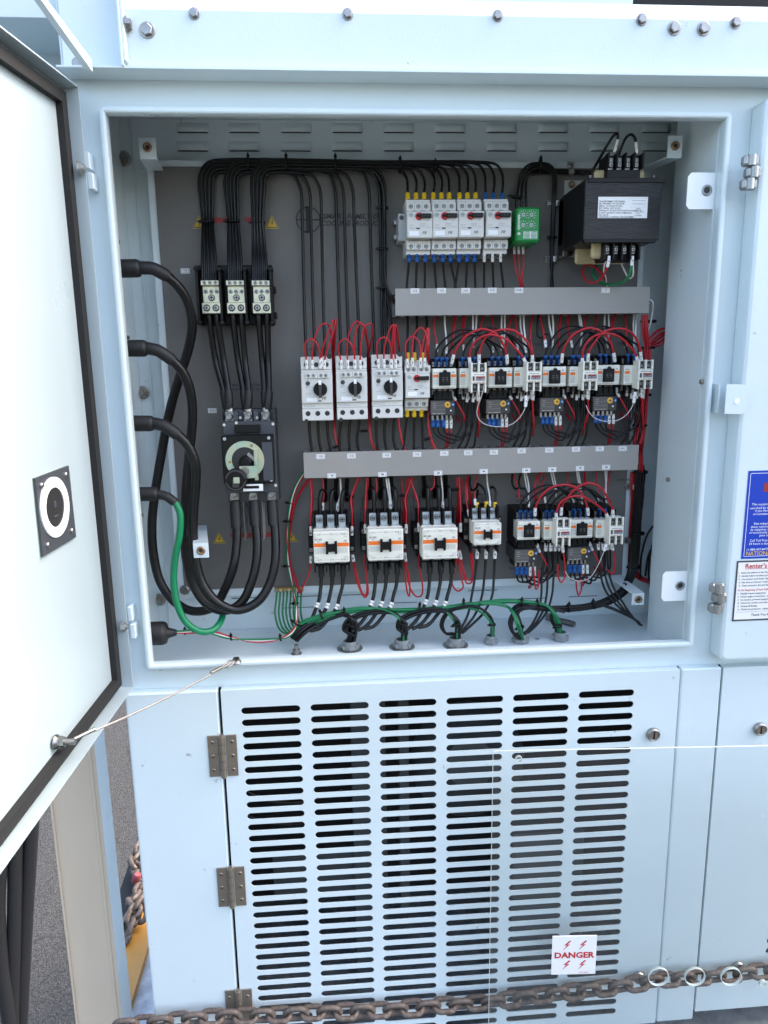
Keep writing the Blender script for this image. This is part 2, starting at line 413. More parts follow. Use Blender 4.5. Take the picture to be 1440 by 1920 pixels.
def louvre_mesh():
    b = MB('paint_inner'); n = 10; L = .058; top = []; 
    vs = []; fs = []
    for i in range(n+1):
        t = i/n; x = -L/2+L*t; e = min(1, min(t, 1-t)/.16); e = math.sin(e*math.pi/2)
        vs += [(x, 0, .016), (x, -.0045*e, .011), (x, -.008*e, 0.0), (x, -.0068*e, -.0003)]
    for i in range(n):
        for k in range(3): fs.append([i*4+k, (i+1)*4+k, (i+1)*4+k+1, i*4+k+1])
    b.add(vs, fs, None, True); b.bx(-L/2+.002, L/2-.002, -.0006, -.0002, -.0012, .0006, 'dark_inside'); return b
LM = proto_mesh('louvre', louvre_mesh)
def put(name, mesh, parent, w, label=None):
    o = bpy.data.objects.new(name, mesh); COL.objects.link(o); o.parent = parent; o.location = Vector(w)-wloc(parent)
    if label: o['label'] = label
    return o
for r, v in ((0, 248.5), (1, 283)):
    for i in range(10):
        u = 362+96.4*i; w_ = Y(u, v, 1.4315); put('louvre', LM, bwo, w_)
for (u, v) in ((463, 1121), (560, 1139), (573, 1118), (665, 1115), (755, 1130), (905, 1107), (998, 1122), (1093, 1118)):
    w_ = Y(u, v, 1.4318); b = MB('dark_inside'); b.box(w_, (.062, .0012, .0013), 'dark_inside', .0002); part('vent_slit', b, bwo, True)
b = MB('paint_inner')   # mounting frame behind the grey panel
PX0, PX1, PZ0, PZ1 = -.3027, .5925, zz(-.4285), zz(.3575)
b.bx(PX0-.013, PX1+.012, YP+.003, YP+.006, PZ0-.016, PZ1+.011, ch=.0002)
for (x0, x1, z0, z1) in ((PX0-.013, PX0-.010, PZ0-.016, PZ1+.011), (PX1+.009, PX1+.012, PZ0-.016, PZ1+.011)): b.bx(x0, x1, YP+.006, 1.432, z0, z1, ch=.0002)
b.bx(PX0-.010, PX1+.009, YP+.006, 1.432, PZ0-.016, PZ0-.013, ch=.0002)
part('panel_frame', b, cab, True)
b = MB('panel_grey'); b.bx(PX0, PX1, YP, YP+.003, PZ0, PZ1, ch=.0004)
mp = part('mounting_panel', b, cab, True)
# printed matter on the panel
b = MB('panel_ink')
yy = .0005
def pr(u, v, h=yy): return P(u, v, h)
c = pr(578, 412)
b.lathe_closed(c, (0, -1, 0), [(0, .0205), (0, .0228), (.0001, .0228), (.0001, .0205)], 40)
b.rect(c.x-.0215, c.x+.0215, c.z-.0013, c.z+.0013, c.y); b.rect(c.x-.004, c.x+.004, c.z-.022, c.z+.022, c.y-.0001)
S = .001039
b.cur = 'panel_ink'; b.text('SMART FAMILY OF', .0125, pr(661, 406), m='panel_ink', shear=.25, bold=.03, sx=1.05); b.text('COOLING PRODUCTS', .0125, pr(662, 419), m='panel_ink', shear=.25, bold=.03, sx=.92)
b.text('BREAKER BR2706', .0062, pr(462, 722), m='panel_ink', bold=.01, sx=1.15); b.text('HANDLE BR27101', .0062, pr(462, 730), m='panel_ink', bold=.01, sx=1.15)
for (u, v, t) in ((592, 655, 'BR27113'), (660, 655, 'BR27113'), (727, 655, 'BR27113'), (783, 644, 'BR27088'), (926, 649, 'CTRS276'), (1007, 646, 'CTRS276'), (1170, 644, 'CTRS276'), (1132, 644, '7M'), (1093, 797, 'OVLD'), (1168, 900, 'CTRS276'), (899, 936, 'CTRS234-A'), (897, 927, '2M'), (979, 930, 'CTRS276'), (975, 940, 'A5TM'), (820, 934, 'CTRS277'), (975, 370, 'BR27090'), (1112, 484, 'BR27110'), (985, 380, 'RLY'), (906, 799, 'OVLD'), (1018, 640, '2M'), (962, 1066, 'OVLD')):
    b.text(t, .0058, pr(u, v), m='panel_ink', bold=.01, sx=1.15)
# hole outlines printed round the contactors
for (u0, u1, v0, v1) in ((675, 762, 950, 960), (770, 865, 948, 958), (583, 660, 953, 960), (1003, 1016, 664, 674), (1110, 1122, 664, 674)):
    for k in range(3):
        a = pr(u0+k, v1); c = pr(u1-k, v0); b.rect(a.x, c.x, c.z-.0004, c.z, a.y)
    a = pr(u0, v0); c = pr(u0, v1+30); b.rect(a.x, a.x+.0008, c.z, a.z, a.y)
part('panel_printing', b, mp, True)['kind'] = 'stuff'
b = MB('warn_red')
for (u0, u1, v) in ((400, 426, 413), (459, 473, 412), (432, 458, 1004), (460, 490, 1004), (492, 508, 1003)):
    a = pr(u0, v); c = pr(u1, v); b.rect(a.x, c.x, a.z-.0045, a.z+.0045, a.y)
part('warning_band', b, mp, True)
for (u, v) in ((374, 416), (510, 416), (411, 1008), (546, 1005)):
    b = MB('warn_yellow'); c = pr(u, v+2); w_ = .0125
    def tri(s, y, m, dz=0): b.poly([(c.x-w_*s, c.y-y, c.z-w_*.62*s*1.25+dz), (c.x+w_*s, c.y-y, c.z-w_*.62*s*1.25+dz), (c.x, c.y-y, c.z+w_*1.05*s+dz)], m)
    tri(1, 0, 'warn_yellow'); tri(.86, .0002, 'print'); tri(.72, .0004, 'warn_yellow')
    b.poly([(c.x+.0015, c.y-.0006, c.z+.006), (c.x-.0022, c.y-.0006, c.z-.001), (c.x+.0002, c.y-.0006, c.z-.0006), (c.x-.0008, c.y-.0006, c.z-.0062), (c.x+.0027, c.y-.0006, c.z+.0012), (c.x+.0004, c.y-.0006, c.z+.0008), (c.x+.0028, c.y-.0006, c.z+.006)], 'print')
    part('warning_triangle', b, mp, True)
for (u, v, t) in ((347, 508, '1TB'), (398, 770, 'MCB')):
    b = MB('label_white'); c = pr(u, v); b.rect(c.x-.008, c.x+.008, c.z-.0045, c.z+.0045, c.y); b.rect(c.x-.0068, c.x+.0068, c.z-.0034, c.z+.0034, c.y-.0002, 'print_soft'); b.rect(c.x-.006, c.x+.006, c.z-.0027, c.z+.0027, c.y-.0004, 'label_white'); b.text(t, .0042, c-Vector((0, .0006, 0)), 'print', bold=.02)
    part('label_tag', b, mp, True)
# ---- standoff brackets at the four corners
def bracket(name, u, v, w, h, yf, back, label=None, hm='bronze'):
    c = Y(u, v, yf); b = MB('paint_inner'); k = .00097
    W, H = w*k/2, h*k/2
    b.box((c.x, c.y, c.z), (2*W, .003, 2*H), 'paint_inner', .0004)
    # arm sheet from the tab back to the panel
    q = Vector(back); s = 1 if q.z > c.z else -1
    zt = c.z+s*H
    if name == 'top':
        zt = c.z-H
    p0 = [(c.x-W, c.y, zt), (c.x+W, c.y, zt), (q.x+W, YP-.001, q.z), (q.x-W, YP-.001, q.z)]
    b.prism(p0, (0, 0, -.0025))
    o = part('corner_bracket', b, cab, True, label)
    n = MB(hm); n.lathe((c.x, c.y-.0016, c.z), (0, -1, 0), [(0, .0075), (.002, .0075), (.0025, .006), (.0026, .0035), (-.002, .003)], 18); n.lathe((c.x, c.y-.0042, c.z), (0, -1, 0), [(0, .0032), (.0002, .0032)], 10, 'dark_inside')
    part('bracket_nut', n, o, True)
    return c
bracket('top', 277, 277, 28, 31, 1.29, (P(292, 318).x, 0, P(292, 318).z))
c = Y(1265, 274, 1.27)
bracket('top', 1265, 274, 26, 33, 1.27, (P(1196, 322).x, 0, P(1196, 322).z))
bracket('bot', 377, 1032, 27, 27, 1.245, (P(375, 985).x, 0, P(375, 985).z))
bracket('bot', 1196, 1123, 25, 25, 1.30, (P(1150, 1078).x, 0, P(1150, 1078).z))
# ---- white tabs with threaded inserts on the inside of the right edge
for (u, v) in ((1318, 358), (1268, 1099)):
    c = Y(u, v, YL+.022); b = MB('plain_white'); w1 = LX1-.0106; z0, z1 = c.z-.0275, c.z+.0275; x0 = c.x-.026
    b.prism([(w1, c.y, z0), (w1, c.y, z1), (x0+.005, c.y, z1), (x0, c.y, z1-.006), (x0, c.y, z0+.006), (x0+.005, c.y, z0)], (0, .002, 0))
    o = part('fixing_tab', b, cab, True)
    n = MB('zinc'); p = Y(u+7, v-1, c.y); n.lathe((p.x, p.y, p.z), (0, -1, 0), [(0, .0085), (.0012, .0085), (.0014, .005), (-.001, .0048)], 20); n.lathe((p.x, p.y-.0016, p.z), (0, -1, 0), [(0, .0045), (.0001, .0045)], 14, 'dark_inside')
    part('threaded_insert', n, o, True)
# ---- bolts on the left wall
def wall_bolt(u, v, r, side=False):
    b = MB('steel')
    if side:
        pos = Y(u, v, 1.27); x1 = pos.x; pos.x = WX; b.lathe(pos, (1, 0, 0), [(0, .008), (.004, .008)], 16); b.lathe(pos, (1, 0, 0), [(.004, .006), (x1-WX, .006)], 6, smooth=False); b.lathe(pos, (1, 0, 0), [(x1-WX, .0035), (x1-WX+.006, .0033)], 10)
    else:
        pos = Y(u, v, 1.43); b.lathe(pos, (0, -1, 0), [(0, r), (.003, r), (.0032, r*.8)], 20); b.lathe(pos, (0, -1, 0), [(.003, r*.72), (.008, r*.7)], 6, 'hinge_brown', smooth=False); b.lathe(pos, (0, -1, 0), [(.008, r*.42), (.014, r*.38)], 12)
    part('wall_bolt', b, cab, True)
for (u, v, r) in ((232, 298, .0135), (268, 736, .0125), (300, 1124, .0125)): wall_bolt(u, v, r)
for (u, v) in ((217, 454), (262, 966), (236, 633)): wall_bolt(u, v, 0, True)
# panel bolts bottom-left
# ---- top beam, a folded channel over the compartment
b = MB('paint')
ZBm = Y(720, 135, 1.142).z; xl = Y(234, 80, 1.15).x
ztop = Y(1440, 34, 1.15).z; ztop2 = Y(1440, 12, 1.17).z
prof = [(YF-.0005, ZBm), (1.140, ZBm), (1.140, ZBm+.003), (1.150, ZBm+.004), (1.150, ztop-.004), (1.153, ztop), (1.172, ztop2), (1.176, ztop2), (1.157, ztop-.002), (1.154, ZBm+.0075), (YF-.0005, ZBm+.006)]
b.prism([(xl, y, z) for (y, z) in prof], (1.6-xl, 0, 0))
bx_ = MB('paint'); 
o = part('top_beam', b, cab, True)
b = MB('paint'); b.bx(xl-.004, xl-.0005, 1.135, YF-.001, ZBm+.002, ztop+.05); b.bx(xl-.0005, xl+.004, 1.136, 1.1495, ZBm+.008, ztop+.05); b.bx(X0, xl-.0001, 1.140, YF-.001, ZBm, ZBm+.003); part('beam_end_flange', b, cab, True)
for (u, v, r) in ((364, 26, .008), (652, 27, .008), (933, 30, .008), (1203, 37, .0085), (1264, 53, .010), (1319, 54, .010), (1379, 43, .0085), (276, 57, .011)):
    c = Y(u, v, 1.1498); b = MB('steel'); b.lathe(c, (0, -1, 0), [(0, r), (.0012, r), (.0014, r*.95)], 20); b.lathe(c, (0, -1, 0), [(.0014, r*.78), (.005, r*.78), (.006, r*.66)], 6, smooth=False)
    part('bolt', b, o, True)
c = Y(240, 45, 1.145); b = MB('steel'); b.lathe((xl+.004, c.y, c.z), (1, 0, 0), [(0, .010), (.002, .010)], 18); b.lathe((xl+.006, c.y, c.z), (1, 0, 0), [(0, .008), (.006, .007)], 6, smooth=False); part('bolt', b, cab, True)
# dark housing above the beam, side column and corner gusset to the upper left
b = MB('black_plastic'); q0 = Y(1178, -2, 1.20); b.bx(q0.x, 1.6, 1.20, 1.5, ztop2-.02, ztop2+.25); 
part('vent_housing', b, cab, True)
b = MB('paint'); b.bx(q0.x-1.3, q0.x-.001, 1.178, 1.5, ztop2-.03, ztop2+.25); part('upper_panel', b, cab, True)
b = MB('paint'); b.bx(Y(113, 60, 1.165).x, xl-.006, 1.165, 1.19, ZBm+.001, ZBm+.30); part('corner_column', b, cab, True)
b = MB('paint'); xs = Y(113, 60, 1.165).x
b.bx(xs-.16, xs-.001, 1.30, 1.31, zz(.20), zz(.8)); b.bx(xs-.004, xs-.0008, 1.168, 1.30, ZBm+.001, zz(.8)); b.bx(xs-.16, xs-.004, 1.17, 1.30, zz(.40), zz(.405))
part('side_recess', b, cab, True)
g0, g1 = Y(84, -6, 1.05), Y(172, 112, 1.13); 
b = MB('paint'); e = Vector((0, 0, -.017)); gg = Y(60, -40, 1.03)
b.prism([g0+(g0-g1)*.8, g1, g1+e*.9, g0+(g0-g1)*.8+e*.4], (-.012, 0, .004)); part('corner_gusset', b, cab, True)
b = MB('rust'); c = Y(147, 121, 1.17); b.lathe(c, (0, -1, 0), [(0, .010), (.004, .010), (.006, .006)], 12, 'steel'); part('bolt', b, cab, True)
# ---- lower doors and fixed panels
YD = 1.167
ZL1, ZL0 = zz(-.539), zz(-1.296)
def slab(name, x0, x1, z0, z1, y=YD, t=.0172, rad=.004, parent=cab, m='paint', label=None):
    b = MB(m)
    b.frame(x0, x1, z0, z1, [(0, y+t), (0, y+.0035), (.0008, y+.0012), (.003, y), (.004, y), (.004, y+t)], rad, smooth=False)
    b.rect(x0+.0039, x1-.0039, z0+.0039, z1-.0039, y)
    return part(name, b, parent, True, label)
slab('left_fixed_panel', -.366, -.2095, ZL0, ZL1, label='plain pale panel left of the slotted door')
slab('middle_fixed_panel', .615, .6905, ZL0, ZL1, label='narrow plain strip between the two vent doors')
slab('right_fixed_panel', 1.103, 1.297, ZL0, ZL1)
b = MB('paint'); b.bx(1.297, 1.3, YF+.0035, 1.6, ZD, zz(.445)); part('right_side_wall', b, cab, True)
b = MB('paint'); b.bx(X0, 1.2965, YF+.0035, 1.6, zz(.4455), zz(.4475)); part('cabinet_roof', b, cab, True)
vd = None
def vent_panel(name, x0, x1, z0, z1, cols, rows, pitch, w, h, x_first, z_first, cpitch):
    b = MB('paint'); y = YD
    cx0 = x_first-(cpitch-w)/2; cz1 = z_first+pitch/2
    cx1 = cx0+cols*cpitch; cz0 = cz1-rows*pitch
    # surround
    b.bx(x0, cx0, y, y+.002, z0, z1, ch=.0001); b.bx(cx1, x1, y, y+.002, z0, z1, ch=.0001)
    b.bx(cx0, cx1, y, y+.002, cz1, z1, ch=.0001); b.bx(cx0, cx1, y, y+.002, z0, cz0, ch=.0001)
    vs = []; fs = []
    for i in range(cols):
        for j in range(rows):
            cx_ = cx0+(i+.5)*cpitch; cz_ = cz1-(j+.5)*pitch; hw = cpitch/2; hh = pitch/2; r = h/2; L = w/2-r
            inner = []; outer = []
            for k in range(7):
                a = -math.pi/2+math.pi*k/6; inner.append((cx_+L+r*math.cos(a), cz_+r*math.sin(a)))
            for k in range(7):
                a = math.pi/2+math.pi*k/6; inner.append((cx_-L+r*math.cos(a), cz_+r*math.sin(a)))
            oo = [(L, -hh), (hw*.95, -hh), (hw, -hh), (hw, 0), (hw, hh), (hw*.95, hh), (L, hh), (-L, hh), (-hw*.95, hh), (-hw, hh), (-hw, 0), (-hw, -hh), (-hw*.95, -hh), (-L, -hh)]
            outer = [(cx_+p, cz_+q) for p, q in oo]
            o = len(vs); n = 14
            vs += [(p, y, q) for p, q in outer]+[(p, y, q) for p, q in inner]+[(p, y+.002, q) for p, q in inner]
            for k in range(n):
                k2 = (k+1) % n
                fs.append([o+k, o+k2, o+n+k2, o+n+k]); fs.append([o+n+k, o+n+k2, o+2*n+k2, o+2*n+k])
    b.add(vs, fs)
    b.bx(x0, x0+.002, y+.002, y+.0165, z0, z1, ch=.0001); b.bx(x1-.002, x1, y+.002, y+.0165, z0, z1, ch=.0001); b.bx(x0+.002, x1-.002, y+.002, y+.0165, z1-.002, z1, ch=.0001)
    return part(name, b, cab, True)
vd = vent_panel('vent_door', -.2045, .6125, ZL0, ZL1-.001, 6, 31, .02267, .102, .0130, -.1715, zz(-.580), .1198)
vd['label'] = 'slotted vent door with six columns of horizontal slots'
vd2 = vent_panel('right_vent_door', .6935, 1.10, zz(-1.277), ZL1-.001, 3, 14, .0232, .102, .013, .829, zz(-.845), .1198)
vd2['label'] = 'second vent door at the right edge'
# interior behind the vent doors
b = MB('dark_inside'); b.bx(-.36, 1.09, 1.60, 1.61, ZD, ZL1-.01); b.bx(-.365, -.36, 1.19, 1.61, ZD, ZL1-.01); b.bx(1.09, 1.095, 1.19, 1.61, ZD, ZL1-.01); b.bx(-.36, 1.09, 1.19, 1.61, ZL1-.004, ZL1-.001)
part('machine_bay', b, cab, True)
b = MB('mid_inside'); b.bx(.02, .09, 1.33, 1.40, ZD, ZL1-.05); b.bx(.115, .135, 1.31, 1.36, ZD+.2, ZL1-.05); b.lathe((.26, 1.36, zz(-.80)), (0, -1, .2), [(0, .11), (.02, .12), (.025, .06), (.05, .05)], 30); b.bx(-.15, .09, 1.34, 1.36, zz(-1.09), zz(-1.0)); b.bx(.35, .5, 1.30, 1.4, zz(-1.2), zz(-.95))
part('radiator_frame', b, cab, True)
b = MB('cable_black'); b.tube(catmull([Y(455, 1480, 1.22), Y(500, 1500, 1.22), Y(560, 1504, 1.25), Y(640, 1480, 1.3)]), .004); b.tube(catmull([Y(450, 1525, 1.22), Y(500, 1540, 1.22), Y(560, 1545, 1.25), Y(600, 1535, 1.3)]), .004); part('bay_hose', b, cab, True)
for xa_, xb_ in ((-.2092, -.2048), (.6128, .6148), (.6908, .6932)): b = MB('black_plastic'); b.bx(xa_, xb_, YD+.010, YD+.014, ZL0, ZL1); part('seam_strip', b, cab, True)
b = MB('paint'); b.bx(-.3695, -.3662, 1.188, 1.605, ZD, ZL1-.012); part('left_bounce_wall', b, cab, True)  # added pale wall, bounces light onto the side of the post
# right upper door, closed
p0 = Y(1432, 180, 1.150); p1 = Y(1350, 1240, 1.150)
rdm = MB('paint'); x0 = Y(1350, 1225, 1.150).x; z1 = p0.z; z0 = Y(1365, 1241, 1.150).z
rdm.frame(x0, 1.25, z0, z1, [(0, YF-.001), (0, 1.156), (.0015, 1.152), (.006, 1.150), (.007, 1.150), (.007, YF-.001)], .012); rdm.rect(x0+.0069, 1.243, z0+.0069, z1-.0069, 1.150)
rd = part('right_closed_door', rdm, cab, True, 'closed pale door carrying the stickers')
# stickers
yS = 1.1494
def YS(u, v, k=0): p = Y(u, v, yS-k*.0002); return p
b = MB('blue_sticker'); a = YS(1400, 883); c = YS(1393, 1048); bx0 = (a.x+c.x)/2; b.rect(bx0, bx0+.19, c.z, a.z, yS)
for (x0_, x1_, z0_, z1_) in ((bx0+.004, bx0+.0048, c.z+.004, a.z-.004), (bx0+.004, bx0+.186, a.z-.0048, a.z-.004), (bx0+.004, bx0+.186, c.z+.004, c.z+.0048)): b.rect(x0_, x1_, z0_, z1_, yS-.0002, 'print_white')
q = YS(1432, 914); b.rect(q.x, q.x+.055, q.z-.0075, q.z+.0075, yS-.0002, 'warn_red')
def tl(b, s, u, v, size, m, bold=0.0, x=None):
    p = YS(u, v, 2); b.text(s, size, p, m, align='l', bold=bold, sx=1.0)
for (s, u, v) in (('This equipment may be', 1410, 946), ('searched by the owner', 1407, 953), ('if you have any', 1416, 958), ('circumstances', 1412, 964), ('Esta máquina', 1414, 982), ('datos nacional de', 1408, 988), ('de máquinas usadas', 1407, 993.5), ('circunstancias en', 1405, 999), ('para una', 1424, 1004), ('Call Toll Free', 1406, 1014), ('24 hours a day', 1404, 1020), ('(1-888-407-8477)', 1400, 1031)): tl(b, s, u, v, .0058, 'print_white')
tl(b, 'NATIONAL EQUIPMENT', 1399, 1038.5, .0098, 'sleeve_yellow', .01)
part('notice_sticker', b, rd, True, 'blue notice sticker with white print')
b = MB('print'); a = YS(1379, 1052); c = YS(1375, 1165); bx0 = (a.x+c.x)/2; b.rect(bx0, bx0+.2, c.z, a.z, yS); b.rect(bx0+.003, bx0+.197, c.z+.003, a.z-.003, yS-.0002, 'label_white')
tl(b, "Renter's Responsibility", 1398, 1062, .0118, 'red', .02)
p = YS(1398, 1067, 2); b.rect(p.x, p.x+.12, p.z-.0003, p.z+.0004, yS-.0004, 'red')
lines = ('1.  Read and adhere to the Operator', '2.  Strictly follow all safety procedures', '3.  Use caution at all times. Equipment', '4.  Flat tires are Renter\'s responsibility', '5.  Clean excessive dirt and debris')
for i, s in enumerate(lines): tl(b, s, 1385, 1074.5+6.0*i, .0043, 'print', .015)
tl(b, 'At the Beginning of Each Shift', 1383, 1107, .0047, 'red', .015)
lines = ('1.  Visually inspect equipment.', '2.  Check engine oil and fuel - add', '3.  On battery powered equipment', '4.  Check for coolant and other leaks', '5.  Grease all fittings.', '6.  Check tire pressures - adjust if')
for i, s in enumerate(lines): tl(b, s, 1383, 1113.5+5.9*i, .0043, 'print', .015)
tl(b, 'Thank You for', 1408, 1153, .0062, 'print', .015)
p = YS(1380, 1148, 2); b.rect(p.x, p.x+.18, p.z, p.z+.0003, yS-.0004, 'print')
part('renter_sticker', b, rd, True, "white black-bordered renter's instruction sticker")
# hinges of the right door
def barrel(u, v0, v1, name='barrel_hinge'):
    h0 = Y(u, v0, 1.142); h1 = Y(u, v1, 1.142); b = MB('zinc'); n = 3; H = (h0.z-h1.z)/3
    for i in range(n):
        z_ = h0.z-(i+.5)*H; dx = .004 if i == 1 else -.0015
        b.box((h0.x+dx, 1.147, z_), (.024, .014, H*.93), 'zinc', .003)
        b.cyl((h0.x+dx, 1.142, z_-H*.46), (h0.x+dx, 1.142, z_+H*.46), .0065, m='zinc')
    part(name, b, cab, True)
barrel(1412, 289, 356); barrel(1349, 1094, 1150)
# latch tab
a = Y(1362, 720, 1.155); b = MB('zinc')
t0, t1 = Y(1352, 720, 1.155), Y(1349, 775, 1.155)
b.prism([(t0.x, YF-.001, t0.z), (t0.x, YF-.001, t1.z), (t0.x, YF-.025, t1.z+.001), (t0.x, YF-.025, t0.z-.001)], (.002, 0, 0), 'paint')
xr = t0.x+.040
b.prism([(t0.x+.002, 1.141, t1.z), (t0.x+.002, 1.141, t0.z), (xr-.008, 1.141, t0.z-.001), (xr, 1.141, t0.z-.008), (xr, 1.141, t1.z+.008), (xr-.008, 1.141, t1.z-.001)], (0, .002, 0), 'paint')
c = Y(1382, 752, 1.1405); b.lathe(c, (0, -1, 0), [(0, .005), (.0002, .005)], 16, 'print_white')
part('padlock_tab', b, cab, True)
# butt hinges of the vent door
def butt(u, v0, v1):
    a = Y(u, v0, 1.163); c = Y(u, v1, 1.163); H = a.z-c.z; xc = -.207; z0 = c.z
    b = MB('hinge_brown'); b.bx(xc-.025, xc-.0065, 1.1645, 1.1668, z0, z0+H); b.bx(xc+.0065, xc+.025, 1.1645, 1.1668, z0, z0+H)
    o = part('butt_hinge', b, cab, True)
    k = MB('hinge_brown')
    for i in range(5): k.cyl((xc, 1.163, z0+H*(i+.04)/5), (xc, 1.163, z0+H*(i+.96)/5), .0052, n=16)
    k.cyl((xc, 1.163, z0-.002), (xc, 1.163, z0+H+.003), .0036); part('knuckle', k, o, True)
    for sx in (-.017, .017):
        for t in (.16, .5, .84):
            put('screw', SCREW(.0035, 'hinge_brown', h=.001), o, (xc+sx, 1.1645, z0+H*t))
butt(415, 1380, 1457); butt(429, 1628, 1701); butt(443, 1858, 1938)
def cam_lock(u, v, r=.0125, tall=False, lab=None):
    c = Y(u, v, YD-.001); b = MB('steel'); b.lathe(c, (0, -1, 0), [(0, r), (.003, r), (.007, r*.86), (.0075, r*.74), (.005, r*.70)], 26)
    b.lathe(c+Vector((0, -.0045, 0)), (0, -1, 0), [(0, r*.68), (.0015, r*.66)], 20, 'hinge_brown'); b.box(c+Vector((0, -.0062, 0)), (.0026, .001, r*1.15), 'black_plastic')
    part('cam_lock', b, cab, True, lab)
cam_lock(1224, 1376); cam_lock(1424, 1366); cam_lock(1197, 1831); cam_lock(1383, 1812)
# ================================================================ OPEN DOOR
A = Y(147, 162, 1.150); B = Y(250, 1289, 1.150)
n1 = ray(0, 47).cross(ray(147, 162)); n2 = ray(0, 1640).cross(ray(250, 1289)); d = n1.cross(n2).normalized()
if d.y > 0: d = -d
zv = (A-B).normalized(); nn = zv.cross(d).normalized()
if nn.x < 0: nn = -nn
W = 1.0; H = (A-B).length
def D(s, t, k): return B+d*s+zv*t+nn*k       # s from the hinge edge, t up, k towards the viewer's side
def dbox(b, s0, s1, t0, t1, k0, k1, m=None):
    vs = [D(s, t, k) for s in (s0, s1) for t in (t0, t1) for k in (k0, k1)]
    b.add(vs, [[0, 1, 3, 2], [4, 6, 7, 5], [0, 4, 5, 1], [2, 3, 7, 6], [0, 2, 6, 4], [1, 5, 7, 3]], m)
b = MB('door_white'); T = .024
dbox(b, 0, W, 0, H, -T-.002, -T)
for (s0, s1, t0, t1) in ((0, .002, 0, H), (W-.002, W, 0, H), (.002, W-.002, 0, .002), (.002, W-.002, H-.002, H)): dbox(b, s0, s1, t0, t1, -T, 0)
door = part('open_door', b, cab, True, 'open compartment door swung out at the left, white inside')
b = MB('gasket'); g0, g1 = .011, .027
G1 = H-.010
for (s0, s1, t0, t1) in ((g0, g1, g0, H-g0), (W-g1, W-g0, g0, H-g0), (g1, W-g1, g0, g1), (g1, W-g1, H-g1, H-g0)): dbox(b, s0, s1, t0, t1, -T+.0002, -T+.010)
part('gasket', b, door, True)
b = MB('door_white'); 
dbox(b, .075, W-.075, .075, H-.075, -T, -T+.0015); part('stiffener_sheet', b, door, True)
def PD(u, v, k=-T+.0016):
    q = D(0, 0, k); r = ray(u, v); o = Vector((0, 0, CAMZ)); t = (q-o).dot(nn)/r.dot(nn); return o+r*t
# viewing-ring plate
k = -T+.006
pts = [PD(66, 897, k), PD(129, 873, k), PD(143, 1007, k), PD(81, 1044, k)]
b = MB('breaker'); b.prism(pts, -nn*.0035, 'breaker'); b.prism([p-nn*.0036 for p in pts], -nn*.001, 'zinc_yellow'); pl = part('handle_plate', b, door, True)
cc = PD(102, 951, k); Rr = (PD(102, 895, k)-PD(102, 1012, k)).length/2
b = MB('plain_white'); b.lathe_closed(cc, nn, [(0, Rr*.64), (0, Rr*.97), (.002, Rr*.97), (.002, Rr*.64)], 40); part('handle_ring', b, door, True)
b = MB('dark_inside'); b.lathe(cc, nn, [(.0004, Rr*.66), (.0006, Rr*.66)], 30); b.box(cc+nn*.001+Vector((0, 0, .004)), (.002, .007, .009), 'breaker'); b.box(cc+nn*.001+Vector((0, 0, -.012)), (.002, .014, .0025), 'breaker'); part('handle_hole', b, door, True)
for (u, v) in ((123, 890), (77, 910), (134, 995), (89, 1022)):
    c = PD(u, v, k); b = MB('steel'); b.lathe(c, nn, [(0, .0042), (.002, .004), (.003, .0025)], 12); part('screw', b, door, True)
# hinge-side nuts and hinge leaves
for (u, v) in ((148, 316), (229, 1175)):
    c = PD(u, v, -.006); b = MB('zinc'); b.lathe(c, nn, [(0, .010), (.0015, .010)], 18); b.lathe(c+nn*.0015, nn, [(0, .008), (.005, .0075)], 6, smooth=False); b.lathe(c+nn*.0065, nn, [(0, .0045), (.003, .0042)], 12); part('hinge_nut', b, door, True)
for (u, v0, v1) in ((163, 286, 356), (243, 1137, 1196)):
    a = Y(u, v0, 1.165); c = Y(u, v1, 1.165); b = MB('paint_inner'); Hh = a.z-c.z
    b.bx(a.x-.003, a.x+.004, 1.160, 1.184, c.z+Hh*.55, a.z); b.bx(a.x-.001, a.x+.007, 1.160, 1.184, c.z, c.z+Hh*.45); part('door_hinge', b, cab, True)
bz = MB('steel'); c0 = PD(104, 1391, -T+.003); c1 = c0+nn*.022
bz.lathe(c0, nn, [(0, .010), (.002, .010), (.003, .008), (.007, .008)], 16); bz.lathe(c0+nn*.007, nn, [(0, .0075), (.006, .0072)], 6, smooth=False); bz.lathe(c0+nn*.013, nn, [(0, .0042), (.014, .0042)], 12)
part('stop_bolt', bz, door, True)
c = PD(140, 1430, -.012); b = MB('dark_inside'); b.lathe(c, zv, [(0, .003), (.0002, .003)], 12); part('drain_hole', b, door, True)
# lanyard between door and lip
e0 = c0+nn*.018; e1 = Y(441, 1239, YL-.006)
pts = [e0.lerp(e1, t)+Vector((0, 0, -.006*math.sin(math.pi*t))) for t in [i/24 for i in range(25)]]
L = thing('steel_lanyard', 'thin twisted steel cable tied from the open door to the lip below the compartment', 'cable', base([e0, e1]))
b = MB('rope')
dirv = (e1-e0).normalized(); s1 = dirv.orthogonal().normalized(); s2 = dirv.cross(s1)
for kk in range(3):
    q = []
    for i in range(121):
        t = i/120; a = t*2*math.pi*34+kk*2.094; q.append(e0.lerp(e1, t)+Vector((0, 0, -.006*math.sin(math.pi*t)))+(s1*math.cos(a)+s2*math.sin(a))*.0009)
    b.tube(q, .00095, 5)
part('rope', b, L, True)
b = MB('steel'); b.tube([e1-dirv*.055, e1-dirv*.03], .0024, 8); b.tube(catmull([e1-dirv*.032, e1-dirv*.018+Vector((0, 0, .005)), e1+dirv*.002, e1-dirv*.018+Vector((0, 0, -.005)), e1-dirv*.032]), .0012, 6); part('crimp_loop', b, L, True)
